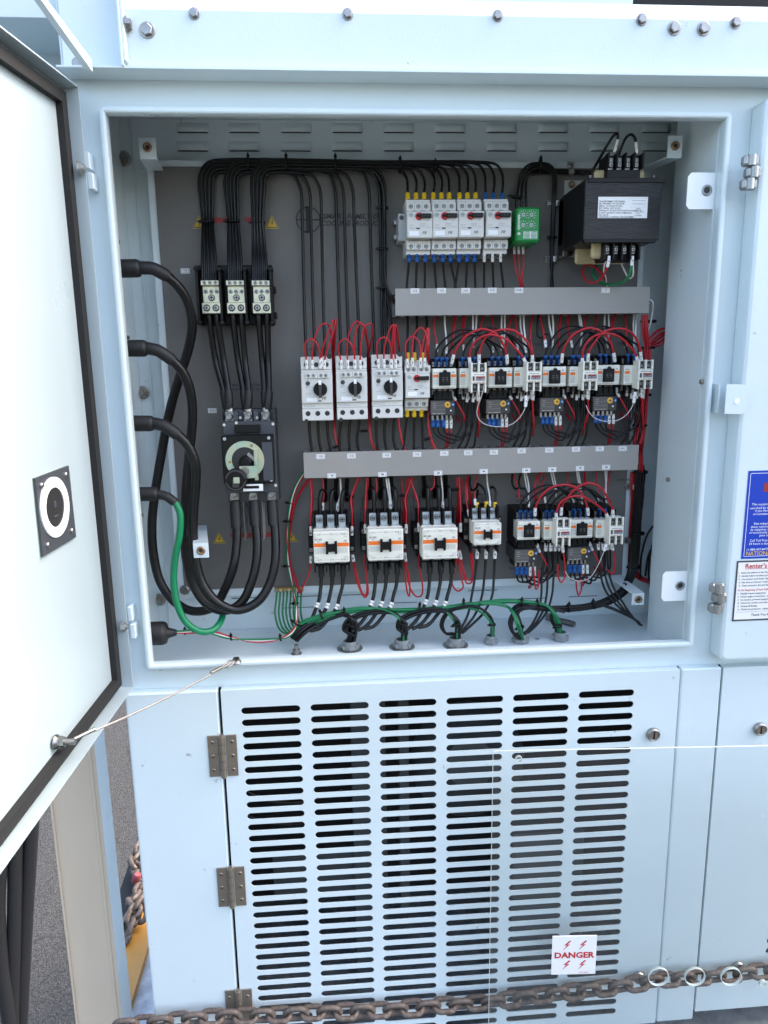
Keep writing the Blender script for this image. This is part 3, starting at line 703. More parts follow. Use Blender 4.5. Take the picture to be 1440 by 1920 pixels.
b = MB('steel'); b.tube([e0+dirv*.008, e0+dirv*.04], .0026, 8); part('crimp_loop', b, L, True)
b = MB('steel'); c = Y(443, 1238, YL-.002); b.lathe(c+Vector((0, 0, -.004)), (0, -.2, 1), [(0, .008), (.002, .008), (.0022, .0065), (.008, .006)], 12); part('lanyard_bolt', b, cab, True)
# ================================================================ THINGS ROUND THE CABINET
a = Y(97, 1510, 1.26); bq = Y(228, 1900, 1.26); a2 = Y(141, 1900, 1.26)
b = MB('post'); b.bx(a2.x, bq.x, 1.26, 1.262, -.0+0.002, zz(.1), ch=.0003); b.bx(bq.x-.012, bq.x-.0065, 1.2575, 1.26, .002, zz(.1), ch=.001); b.bx(a2.x, a2.x+.004, 1.256, 1.26, .002, zz(.1), ch=.0015)
b.bx(bq.x-.003, bq.x, 1.262, 1.32, .002, zz(.1), 'post_side_lit', .0003); b.bx(a2.x, a2.x+.003, 1.262, 1.32, .002, zz(.1), 'post_side_lit', .0003); b.bx(a2.x+.003, bq.x-.003, 1.317, 1.32, .002, zz(.1), ch=.0003)
st = b.build('support_post', None, True); tag(st, 'upright grey-beige metal channel post left of the cabinet behind the door', 'post')
for i, (pts, lab) in enumerate((([(0, 1560), (-4, 1700), (2, 1800), (18, 1930), (22, 2000)], 'leftmost thick black hose hanging under the open door'), ([(26, 1500), (28, 1640), (26, 1760), (22, 1930), (20, 2000)], 'middle thick black hose hanging under the open door'), ([(60, 1480), (56, 1600), (50, 1700), (38, 1930), (34, 2000)], 'rightmost thick black hose hanging under the open door, beside the asphalt'))):
    b = MB('hose'); q = [Y(u, v, .98+.012*i) for u, v in pts]; q = [q[0]+Vector((0, 0, .5))]+q+[Vector((q[-1].x+.02, q[-1].y, .05))]; b.tube(catmull(q), .0105, 12)
    tag(b.build('hose', None, True), lab, 'hose', 'black hoses left of the cabinet')
def deckpoly(name, pts, z, t, m, label, cat):
    b = MB(m); b.prism([Z(u, v, z) for u, v in pts], (0, 0, -t)); return tag(b.build(name, None, True), label, cat)
deckpoly('drawbar', [(262, 1672), (282, 1760), (246, 1880), (226, 1790)], .40, .08, 'yellow_beam', 'orange-yellow painted beam low down left of the cabinet, under the rusty chain heap', 'beam')
deckpoly('deck_plate', [(284, 1762), (300, 1960), (240, 1960), (247, 1884)], .38, .01, 'deck', 'bare silvery metal plate beside the bottom left corner of the cabinet', 'plate')
deckpoly('chain_tray', [(262, 1560), (272, 1700), (228, 1800), (218, 1690)], .36, .01, 'black_plastic', 'black open tray with a heap of rusty chain left of the cabinet', 'tray')
b = MB('pink'); c = Z(256, 1646, .43); b.lathe(c, (.3, -.2, 1), [(-.016, .006), (-.01, .012), (.008, .011), (.014, .007)], 14); tag(b.build('tow_hook_tag', None, True), 'small faded red rubber piece among the rusty chain left of the cabinet', 'stopper')
# rusty chains
def link_mesh(w=.0170, l=.0256, r=.0050):
    def f():
        b = MB('rust'); q = []
        R = w-r; S_ = l-w
        for k in range(9): a = -math.pi/2+math.pi*k/8; q.append(Vector((S_+R*math.cos(a), 0, R*math.sin(a))))
        for k in range(9): a = math.pi/2+math.pi*k/8; q.append(Vector((-S_+R*math.cos(a), 0, R*math.sin(a))))
        n = 10; N = len(q); vs = []; fs = []
        for i in range(N):
            t = (q[(i+1) % N]-q[i-1]).normalized(); u = Vector((0, 1, 0)); w_ = t.cross(u)
            for k in range(n): a = 2*math.pi*k/n; vs.append(q[i]+u*math.cos(a)*r+w_*math.sin(a)*r)
        for i in range(N):
            for k in range(n): fs.append([i*n+k, i*n+(k+1) % n, ((i+1) % N)*n+(k+1) % n, ((i+1) % N)*n+k])
        b.add(vs, fs, None, True); return b
    return proto_mesh('chain_link_%s_%s' % (w, l), f)
def chain(label, path, pitch, mesh, twist=0.6):
    path = catmull(path, 40); acc = [0]
    for i in range(1, len(path)): acc.append(acc[-1]+(path[i]-path[i-1]).length)
    root = thing('rusty_chain', label, 'chain', path[0]); s = 0; i = 0; k = 0
    while s < acc[-1]:
        while acc[i+1] < s: i += 1
        t = (s-acc[i])/(acc[i+1]-acc[i]); p = path[i].lerp(path[i+1], t); d_ = (path[i+1]-path[i]).normalized()
        o = bpy.data.objects.new('link', mesh); COL.objects.link(o); o.parent = root; o.location = p-path[0]
        qd = d_.to_track_quat('X', 'Z'); roll = (twist if k % 2 == 0 else twist-math.pi/2)+random.uniform(-.13, .13)
        from mathutils import Quaternion
        o.rotation_euler = (qd @ Quaternion((1, 0, 0), roll)).to_euler(); s += pitch; k += 1
    return root
LK = link_mesh()
chain('long rusty steel chain slung across the foot of the vent doors', [Y(u, v, 1.142) for u, v in ((236, 1922), (270, 1919), (390, 1908), (520, 1903), (600, 1898), (700, 1895), (830, 1885), (920, 1878), (1040, 1864), (1150, 1851), (1240, 1838), (1340, 1831), (1440, 1820), (1560, 1808), (1760, 1788))], .0312, LK, .25)
LK2 = link_mesh(.019, .030, .0065)
chain('heap of rusty chain in the black tray left of the cabinet', [Z(262, 1590, .40), Z(250, 1612, .40), Z(262, 1640, .40), Z(262, 1668, .41), Z(247, 1690, .42), Z(256, 1710, .43), Z(240, 1730, .42), Z(236, 1760, .41), Z(262, 1690, .44), Z(268, 1730, .42)], .034, LK2)
# danger sign and clear sheet
YA = 1.118
b = MB('acrylic'); c0 = Y(925, 1409, YA); xR, zB = 1.25, .30; holes = [(973, 1424, .0052)]+[(u, 1832, .0185) for u in (1235, 1303, 1371)]+[(1431, 1845, .006), (1431, 1530, .004)]
# sheet with real holes: cells round each hole
xs = [c0.x]; SHA = math.radians(-3.6); SHR = Matrix.Rotation(SHA, 3, 'Z'); SDX = SHR @ Vector((1, 0, 0)); SDN = SHR @ Vector((0, -1, 0))
def on_sheet(u, v, off=0.0):
    o_ = Vector((0, 0, CAMZ)); r_ = ray(u, v); q_ = c0+SDN*off; t_ = (q_-o_).dot(SDN)/r_.dot(SDN); h_ = o_+r_*t_
    return Vector((c0.x+(h_-c0).dot(SDX), YA-off, h_.z))
def turn(b_):
    b_.v = [c0+SHR @ (v_-c0) for v_ in b_.v]; return b_
hc = [on_sheet(u, v) for u, v, r in holes]
outer = bmesh.new()
def sheet():
    # scanline strips: split sheet into horizontal bands, each band split round its holes
    bands = []; zt = c0.z
    groups = [([0], .012), ([5], .012), ([1, 2, 3, 4], .024)]
    for ids, hh in groups:
        zc = sum(hc[i].z for i in ids)/len(ids); bands.append((zc+hh, zc-hh, ids, zc)); 
    cur = zt
    for (za, zb, ids, zc) in bands:
        b.rect(c0.x, xR, za, cur, YA); x = c0.x
        for i in ids:
            r = holes[i][2]; cx_ = hc[i].x; hw = (za-zb)/2; hw2 = max(r+.002, .024 if r > .01 else .012)
            b.rect(x, cx_-hw2, zb, za, YA); n = 32; vs = []; fs = []
            for k in range(n):
                a = 2*math.pi*k/n; ca, sa = math.cos(a), math.sin(a); m_ = max(abs(ca)/hw2, abs(sa)/hw)
                vs += [(cx_+r*ca, YA, hc[i].z+r*sa), (cx_+ca/m_, YA, zc+sa/m_)]
            for k in range(n): k2 = (k+1) % n; fs.append([2*k, 2*k+1, 2*k2+1, 2*k2])
            b.add(vs, fs)
            x = cx_+hw2
        b.rect(x, xR, zb, za, YA); cur = zb
    b.rect(c0.x, xR, zB, cur, YA)
sheet()
sh = thing('clear_plastic_sheet', 'large clear plastic cover sheet with holes leaning in front of the vent door', 'plastic sheet', (c0.x, YA, zB))
part('sheet', turn(b), sh, True)
b = MB('acrylic_edge'); b.bx(c0.x-.0008, c0.x, YA-.001, YA+.0025, zB, c0.z); b.bx(c0.x, xR, YA-.001, YA+.0025, c0.z, c0.z+.0008); part('sheet_edge', turn(b), sh, True)
for i in range(5):
    r = holes[i][2]; b = MB('acrylic_edge'); b.lathe_closed(hc[i], (0, 1, 0), [(-.001, r-.0003), (-.001, r+.0008), (.004, r+.0008), (.004, r-.0003)], 40); part('hole_rim', turn(b), sh, True)
b = MB('dev_grey'); a = on_sheet(1036, 1756, YA-1.1145); c = on_sheet(1116, 1826, YA-1.1145); b.bx(a.x, c.x, 1.1145, 1.1165, c.z, a.z, 'label_white', .0002)
ct = (a+c)/2; b.text('DANGER', .0168, (ct.x, 1.1142, ct.z), 'red', bold=.035, sx=1.08)
for sx in (-.0145, .0145):
    for sz in (-.021, .021):
        q = Vector((ct.x+sx, 1.1142, ct.z+sz)); zp = [(.0035, .0105), (-.0030, .0005), (.0008, .0012), (-.0045, -.0105), (.0042, .003), (.0005, .0022), (.0055, .0095)]
        b.poly([(q.x+x_*1.55, q.y, q.z+z_) for x_, z_ in zp], 'red')
b.text('OSCYB7036', .0036, (a.x+.060, 1.1142, c.z+.004), 'red')
tag(turn(b).build('danger_label', None, True), 'white square sticker reading DANGER with four red lightning bolts, on the clear sheet', 'sign')

b = MB('plain_white'); a = Y(27, -60, 1.30); c = Y(30, 130, 1.30); b.cyl((a.x, a.y, a.z), (a.x, a.y, c.z), .0085, n=16); tag(b.build('conduit_pipe', None, True), 'white vertical pipe above the open door at the top left corner', 'pipe')
for (u, v) in ((1318, 716), (1255, 899)):
    d_ = ray(u, v); q = d_*(PX/d_.x); b = MB('hinge_brown'); b.lathe((PX, q.y, q.z+CAMZ), (-1, 0, 0), [(0, .0042), (.005, .004)], 10); part('rivet', b, cab, True)
# ================================================================ DEVICES (local frame: x right, -y towards the viewer, z up, y=0 on the panel)
def at(u, v, h):
    p = P(u, v, h); return Vector((p.x, YP, p.z))
def marks(b, x0, x1, z0, z1, y, n, m='print_soft', seed=1, t=.0006):
    rg = random.Random(seed)
    for i in range(n):
        z = z1-(z1-z0)*(i+.5)/n; x = x0
        while x < x1-.001:
            L = rg.uniform(.0012, .0045); L = min(L, x1-x); b.rect(x, x+L, z-t/2, z+t/2, y, m); x += L+rg.uniform(.0006, .0018)
def grid(b, x0, x1, z0, z1, y, nx, nz, m='print_soft', t=.00035):
    for i in range(nx+1): x = x0+(x1-x0)*i/nx; b.rect(x-t/2, x+t/2, z0, z1, y, m)
    for i in range(nz+1): z = z0+(z1-z0)*i/nz; b.rect(x0, x1, z-t/2, z+t/2, y-.00005, m)
def logo(b, x, z, y, s=1.0):
    b.text('F8', .0078*s, (x, y, z), 'print', shear=.25, sx=1.05, bold=.01)
# ---- toggle motor starter
def starter(label, loc, grp):
    r = thing('motor_starter', label, 'starter', loc, grp)
    b = MB('dev_grey'); b.bx(-.0228, .0228, -.058, 0, -.052, .052, ch=.001)
    b.bx(-.0228, .0228, -.066, -.0581, .028, .046, ch=.0015); b.bx(-.0228, .0228, -.066, -.0581, -.044, -.026, ch=.0015)
    for x in (-.0145, 0, .0145):
        for z in (.0515, -.0515): b.bx(x-.004, x+.004, -.056, -.030, z-.0022, z+.0022, 'dark_inside', .0002)
    for x in (-.0075, .0075): b.bx(x-.0045, x+.0045, -.0668, -.066, .0275, .0292, 'print', .0001)
    for x in (-.0075, .0075):
        for z0 in (.0300, -.0440): b.bx(x-.0005, x+.0005, -.0664, -.0658, z0, z0+.016, 'dev_grey_dark', .0001)
    for x in (-.0145, 0, .0145):
        for z in (.0375, -.0375): b.lathe((x, -.0661, z), (0, -1, 0), [(0, .0042), (.0001, .0042)], 14, 'dark_inside')
    marks(b, -.020, -.002, -.0305, -.0265, -.0662, 2, seed=3); marks(b, .012, .019, -.0305, -.0265, -.0662, 2, seed=4)
    part('body', b, r)
    c = MB('dev_grey'); c.bx(-.0235, .0235, -.084, -.0583, -.0245, .0245, ch=.0012); c.bx(-.0235, .0235, -.0843, -.0839, -.0062, -.0058, 'dev_grey_dark', .0001)
    c.bx(-.0065, 0, -.0845, -.084, -.0085, -.0060, 'dark_inside', .0001)
    c.text('OFF', .0022, (.0, -.0843, .0075)); c.text('ON', .0022, (.014, -.0843, .0075)); marks(c, -.019, -.012, -.004, .0, -.0843, 2, seed=5); grid(c, .0, .010, -.003, .0015, -.0843, 4, 1); marks(c, .013, .020, -.006, -.002, -.0843, 1, seed=6)
    marks(c, -.019, -.009, -.0085, -.006, -.0843, 1, seed=7); logo(c, .0085, -.0155, -.0843, .95)
    o = part('front_cover', c, r)
    t = MB('red'); t.lathe((-.0015, -.084, .0155), (0, -1, 0), [(0, .0063), (.003, .0060), (.004, .005)], 22); k = part('knob', t, r)
    t = MB('black_plastic'); t.bx(.0005, .020, -.0915, -.084, .0120, .0190, ch=.0009); t.bx(-.0060, .0010, -.0925, -.0875, .0135, .0175, ch=.0008)
    for x in (.0035, .0085, .0135, .0180): t.bx(x-.0004, x+.0004, -.0917, -.0914, .0125, .0185, 'overload', .00005)
    part('toggle', t, k)
    t = MB('print_white'); t.rect(-.0195, -.0015, -.0205, -.0120, -.0844); part('name_plate', t, r)
    t = MB('dev_grey_dark'); t.lathe((-.0155, -.084, .0175), (0, -1, 0), [(0, .0040), (.0006, .0040), (.0006, .003), (.0002, .0028)], 16); t.box((-.0155, -.0845, .0175), (.004, .0003, .0007), 'print'); part('trip_indicator', t, r)
    screw_at(r, SCREW(.0034, 'zinc', h=.001), 'terminal_screw', [(x, -.0657, z) for x in (-.0145, 0, .0145) for z in (.0375, -.0375)])
    Kz = .89
    for o in r.children:
        if o.name.split('.')[0] in ('body', 'front_cover', 'name_plate'):
            for v_ in o.data.vertices: v_.co.z *= Kz; v_.co.x *= .95
        elif o.name.startswith('terminal_screw'): o.location.z *= Kz
        else: o.location.z -= .0018
    return r
T1 = 'toggle breakers with red knobs in the top row'
st0 = starter('grey toggle breaker, leftmost in the top row, beside the dark rail clip', at(784, 426, .06), T1)
copy_tree(st0, at(831.5, 425.5, .06), 'grey toggle breaker with yellow top sleeves, second from left, top row')
copy_tree(st0, at(879, 425, .06), 'grey toggle breaker in the top row, third, just left of the narrow gap')
copy_tree(st0, at(929.5, 424.5, .06), 'grey toggle breaker with blue top and white bottom sleeves, beside the green relay')
# starter with auxiliary front terminals in the middle row
s5 = copy_tree(st0, at(780.5, 723, .06), 'grey toggle breaker with red loops right of the three rotary breakers')
if 'group' in s5: del s5['group']
b = MB('dev_grey'); b.bx(-.0235, .0235, -.082, -.0667, .0250, .0400, ch=.0012)
for x in (-.0165, -.007, .007, .0165): b.lathe((x, -.0821, .0325), (0, -1, 0), [(0, .0036), (.0001, .0036)], 14, 'dark_inside')
b.bx(-.0003, .0003, -.0823, -.0819, .0255, .0395, 'print', .00005)
o = part('auxiliary_block', b, s5); o.location.z = -.0032; screw_at(o, SCREW(.0030, 'zinc', h=.001), 'screw', [(x, -.0818, .0325) for x in (-.0165, -.007, .007, .0165)])
# ---- rail clip
b = MB('dev_grey_dark'); c = P(749, 430, .03)
b.bx(c.x-.004, c.x+.009, YP-.050, YP, c.z-.023, c.z+.023, 'dev_grey_dark', .001); b.bx(c.x-.0095, c.x-.004, YP-.02, YP, c.z+.010, c.z+.018, 'zinc'); b.bx(c.x-.0095, c.x-.004, YP-.02, YP, c.z-.016, c.z-.008, 'zinc'); b.lathe((c.x+.002, YP-.0505, c.z+.016), (0, -1, 0), [(0, .004), (.001, .004)], 12, 'print')
tag(b.build('rail_clip', None, True), 'dark grey end clip on the rail left of the top row of breakers', 'clip')
def rail(u0, u1, v, h=.0073, lab=''):
    b = MB('zinc'); a = P(u0, v, h); c = P(u1, v, h)
    b.bx(a.x, c.x, YP-h, YP-h+.0012, a.z-.0175, a.z-.013, ch=.0002); b.bx(a.x, c.x, YP-h, YP-h+.0012, a.z+.013, a.z+.0175, ch=.0002); b.bx(a.x, c.x, YP-.0012, YP-.0002, a.z-.013, a.z+.013, ch=.0002)
    tag(b.build('mounting_rail', None, True), lab, 'rail')
rail(748, 952, 428, lab='zinc rail behind the top row of breakers'); rail(566, 805, 722, lab='zinc rail behind the rotary breakers')
# ---- rotary breaker
def rotary(label, loc, grp):
    r = thing('rotary_breaker', label, 'breaker', loc, grp)
    b = MB('dev_grey'); w = .0278
    b.bx(-w, w, -.060, 0, -.053, .053, 'black_plastic', .001)
    b.bx(-w, w, -.090, -.0601, -.0255, .0290, ch=.0012); b.bx(-w, w, -.084, -.0601, -.0350, -.0257, ch=.0008); b.bx(-w, w, -.090, -.0601, -.0565, -.0352, ch=.0012)
    b.bx(-w, w, -.086, -.0601, .0292, .0330, ch=.0006); b.bx(-w, w, -.084, -.0601, .0332, .0565, ch=.0012)
    b.lathe((-w+.007, -.0895, -.0565), (0, -1, 0), [(-.02, .0035), (.001, .0035)], 14, 'dark_inside')
    b.lathe((w-.004, -.0835, .0565), (0, -1, 0), [(-.02, .0045), (.001, .0045)], 14, 'dark_inside')
    for x in (-.0180, 0, .0180): b.lathe((x, -.0841, .0425), (0, -1, 0), [(0, .0042), (.0002, .0042)], 16, 'dark_inside')
    for x in (-.0175, 0, .0170): b.lathe((x, -.0901, -.0437), (0, -1, 0), [(0, .0045), (.0002, .0045)], 16, 'dark_inside')
    marks(b, -.024, -.004, -.0330, -.0275, -.0842, 2, seed=9); b.text('I ON', .003, (.012, -.0902, .018)); b.text('O OFF', .0026, (-.004, -.0902, .0015)); marks(b, -.020, -.013, .0005, .0055, -.0902, 3, seed=10); logo(b, .012, -.0170, -.0902, .9); b.bx(.001, .0075, -.0903, -.0899, -.0225, -.0205, 'dark_inside', .0001)
    marks(b, -.022, -.010, .0145, .016, -.0902, 1, seed=11); marks(b, -.020, -.012, -.010, -.0075, -.0902, 1, seed=12)
    part('body', b, r)
    a = MB('dev_grey'); a.bx(-.0195, .0230, -.0935, -.0901, .0190, .0285, ch=.0006); a.bx(.0012, .0018, -.0938, -.0934, .0192, .0283, 'print_soft', .0001)
    for x in (-.0145, -.0055, .0078, .0165): a.lathe((x, -.0936, .0237), (0, -1, 0), [(0, .0036), (.0001, .0036)], 14, 'dev_grey_dark')
    o = part('auxiliary_block', a, r); screw_at(o, SCREW(.0029, 'zinc', h=.0008), 'screw', [(x, -.0934, .0237) for x in (-.0145, -.0055, .0078, .0165)])
    k = MB('black_plastic'); k.lathe((.0058, -.090, -.0010), (0, -1, 0), [(0, .0125), (.006, .0120), (.0075, .0108)], 30); k.bx(.0030, .0086, -.104, -.0970, -.0155, .0120, 'overload', .0012); ko = part('knob', k, r)
    k = MB('print_white'); k.prism([(.0032, -.1045, .0075), (.0084, -.1045, .0075), (.0076, -.1045, .0150), (.0040, -.1045, .0150)], (0, .006, 0)); part('pointer', k, ko)
    k = MB('overload'); k.lathe((-.0160, -.090, .0100), (0, -1, 0), [(0, .0040), (.0015, .0038)], 18); part('test_button', k, r)
    t = MB('print_white'); t.rect(-.0190, 0, -.0225, -.0155, -.0903); part('name_plate', t, r)
    return r
RG = 'rotary knob breakers in the middle row'
r0 = rotary('white rotary breaker with black knob, leftmost of the three', at(594.5, 729, .085), RG)
copy_tree(r0, at(659.5, 727, .085), 'white rotary breaker with black knob, middle one of the three')
copy_tree(r0, at(726, 724.5, .085), 'white rotary breaker with black knob, rightmost of the three beside the toggle breaker')
# ---- small contactor, with or without auxiliary block
def small_contactor(label, loc, grp, aux):
    r = thing('small_contactor', label, 'contactor', loc, grp)
    b = MB('black_plastic'); b.bx(-.0215, .0215, -.052, 0, -.036, .036, ch=.001)
    for x in (-.0215, -.0108, 0, .0108, .0212): b.bx(x-.0009, x+.0009, -.070, -.052, .018, .034, 'black_plastic', .0003); b.bx(x-.0009, x+.0009, -.070, -.052, -.034, -.018, 'black_plastic', .0003)
    for x in (-.016, -.0054, .0054, .016):
        for z in (.0255, -.0245): b.bx(x-.0035, x+.0035, -.060, -.052, z-.0045, z+.0045, 'steel', .0004)
    part('base', b, r)
    c = MB('dev_cream'); c.bx(-.0218, .0218, -.086, -.0522, -.0180, .0180, ch=.0012)
    def face(x0, x1, y):
        grid(c, x0, x1, -.012, -.003, y, 3, 4)
    c.rect(-.0208, -.0118, .0022, .0075, -.0862, 'orange'); grid(c, -.0202, -.0125, -.0115, .0005, -.0862, 4, 4); marks(c, -.020, -.013, .0095, .0115, -.0862, 1, 'print', seed=12, t=.0012)
    marks(c, -.0195, .0195, -.0165, -.0150, -.0862, 1, 'print', seed=13, t=.0008)
    if not aux:
        c.rect(.0118, .0208, .0022, .0075, -.0862, 'orange'); grid(c, .0125, .020, -.0115, .0005, -.0862, 3, 3); c.text('F8', .0042, (.0155, -.0863, .0105), 'print', shear=.2)
        c.text('^', .005, (0, -.0863, .0152), 'print_soft')
    part('cover', c, r)
    if not aux:
        k = MB('black_plastic'); k.bx(-.0105, .0105, -.0895, -.0862, -.0125, .0115, ch=.0008); k.bx(-.0085, .0085, -.0905, -.0895, -.0095, .0085, 'black_plastic', .0008)
        for x in (-.0035, .0035): k.bx(x-.002, x+.002, -.0908, -.0904, -.002, -.0005, 'overload_clear', .0001); k.bx(x-.002, x+.002, -.0908, -.0904, .001, .0022, 'overload_clear', .0001); k.bx(x-.0002, x+.002, -.0908, -.0904, -.005, -.0035, 'overload_clear', .0001)
        k.lathe((0, -.0896, .0112), (0, -1, 0), [(0, .0042), (.0006, .0042)], 16, 'black_plastic'); part('coil_window', k, r)
    else:
        a = MB('dev_cream'); x0, x1 = -.0055, .0215
        a.bx(x0-.001, x1, -.112, -.0862, -.0090, .0100, ch=.001)
        a.bx(x0-.001, x1, -.104, -.0862, -.0240, .0260, 'dev_cream', .0008)
        for x in (x0+.0008, (x0+x1)/2, x1-.0012): a.bx(x-.0016, x+.0016, -.111, -.104, .0102, .0272, ch=.0005); a.bx(x-.0016, x+.0016, -.111, -.104, -.0255, -.0092, ch=.0005)
        for x in (x0+.0072, x1-.0075):
            for z in (.0185, -.0165): a.bx(x-.0038, x+.0038, -.1065, -.1042, z-.0065, z+.0065, 'dark_inside', .0003)
        a.rect(x0+.0075, x1-.002, -.0045, .0035, -.1122, 'print_soft'); a.rect(x0+.009, x1-.004, .0002, .0032, -.1124, 'warn_red'); a.rect(x0+.002, x0+.0058, -.0045, .0035, -.1122, 'print'); a.rect(x0+.0135, x0+.0170, -.0022, -.0006, -.1126, 'print'); marks(a, x0+.004, x1-.004, .0052, .0075, -.1122, 1, 'print', seed=31, t=.0012)
        marks(a, x0+.004, x1-.004, -.0075, -.0060, -.1122, 1, 'warn_red', seed=33, t=.0009)
        o = part('auxiliary_block', a, r); screw_at(o, SCREW(.0026, 'steel', h=.001), 'screw', [(x, -.1062, z) for x in (x0+.0072, x1-.0075) for z in (.0165, -.0150)])
    screw_at(r, SCREW(.0027, 'steel', h=.0022), 'terminal_screw', [(x, -.0600, z) for x in (-.016, -.0054, .0054, .016) for z in (.0255, -.0245)])
    return r
# (u centre, v centre) of the cover
SC = [(833.7, 709.8), (884.5, 709), (938.5, 708.0), (986.5, 707), (1039.5, 706), (1090, 705.5), (1140.5, 703), (1192, 703), (991.7, 995.0), (1041.3, 994.5), (1090.7, 991.8), (1139, 991.5)]
SG = 'small contactors with black coil window'; AG = 'small contactors with stepped auxiliary block'
slab_ = ['first in the middle row beside the toggle breaker', 'middle row, between the first two thermal relays', 'above the second thermal relay of the middle row', 'middle row, right end of the first white loop', 'above the third thermal relay in the middle row', 'middle row, between the third and fourth thermal relays', 'above the rightmost thermal relay in the middle row', 'last in the middle row, beside the red wire bundle', 'above the left thermal relay in the bottom row', 'in the bottom row between the two thermal relays', 'above the right thermal relay in the bottom row', 'last in the bottom row, nearest the right bracket']
devs = []
pr0 = None; pr1 = None
for i, (u, v) in enumerate(SC):
    aux = i % 2 == 1; lab = ('small contactor with front block, ' if aux else 'small contactor, black window, ')+slab_[i]
    loc = at(u, v, .086)
    if not aux:
        if pr0 is None: pr0 = small_contactor(lab, loc, SG, False); o = pr0
        else: o = copy_tree(pr0, loc, lab)
    else:
        if pr1 is None: pr1 = small_contactor(lab, loc, AG, True); o = pr1
        else: o = copy_tree(pr1, loc, lab)
    devs.append(loc)
# ---- thermal overload relays
def overload(label, loc):
    r = thing('thermal_relay', label, 'relay', loc, 'thermal relays under the contactors')
    b = MB('overload'); b.bx(-.0225, .0225, -.070, 0, -.014, .0135, ch=.001); b.bx(-.016, .018, -.066, 0, .0137, .030, 'black_plastic', .001)
    for x in (-.014, -.007, 0, .007): b.tube([(x, -.064, .027), (x, -.066, .040)], .0006, 6, 'steel')
    b.bx(-.0225, .008, -.060, -.030, -.022, -.0142, 'black_plastic', .0006); b.bx(.006, .0225, -.0735, -.0702, -.0135, .013, 'overload', .0006)
    part('body', b, r)
    c = MB('overload_clear'); c.bx(-.0222, .0060, -.0735, -.0702, -.0130, .0125, ch=.0005)
    for (x0, x1, z) in ((-.019, .004, .004), (-.019, .004, -.0035)): c.rect(x0, x1, z-.0002, z+.0002, -.0737, 'print_soft')
    marks(c, -.018, -.013, -.0020, .0105, -.0737, 3, 'dev_grey', seed=21); marks(c, -.019, .003, -.0115, -.0095, -.0737, 1, 'dev_grey', seed=22)
    part('clear_cover', c, r)
    d_ = MB('dial'); d_.lathe((.0088, -.0736, .0055), (0, -1, 0), [(0, .0058), (.0018, .0056), (.0022, .0048)], 24); d_.box((.0088, -.0760, .0055), (.0060, .0004, .0012), 'print'); d_.box((.0088, -.0760, .0055), (.0012, .0004, .0060), 'print'); part('dial', d_, r)
    d_ = MB('sleeve_blue'); d_.bx(.0152, .0212, -.0765, -.0736, .0020, .0088, ch=.0006); d_.box((.0182, -.0767, .0055), (.0035, .0003, .0006), 'print_white'); d_.box((.0182, -.0767, .0055), (.0006, .0003, .0035), 'print_white'); part('reset_button', d_, r)
    d_ = MB('print_white'); d_.lathe((.0150, -.0736, -.0055), (0, -1, 0), [(0, .0016), (.001, .0015)], 12); part('test_button', d_, r)
    t = MB('steel')
    for x in (-.0175, -.0085, .0005, .0090, .0165): t.bx(x-.0022, x+.0022, -.064, -.055, -.0235, -.0142, ch=.0005)
    part('terminals', t, r)
    return r
OL = [(830.2, 764.5), (934.2, 762.5), (1034.7, 759), (1134.5, 756.5), (986.7, 1042.5), (1085.7, 1038.5)]
ol0 = None; oll = ['leftmost in the middle row', 'second in the middle row, beside a white wire loop', 'third in the middle row', 'rightmost in the middle row', 'left one in the bottom row', 'right one in the bottom row']
for i, (u, v) in enumerate(OL):
    lab = 'thermal relay with yellow dial, '+oll[i]
    if ol0 is None: ol0 = overload(lab, at(u, v, .073))
    else: copy_tree(ol0, at(u, v, .073), lab)
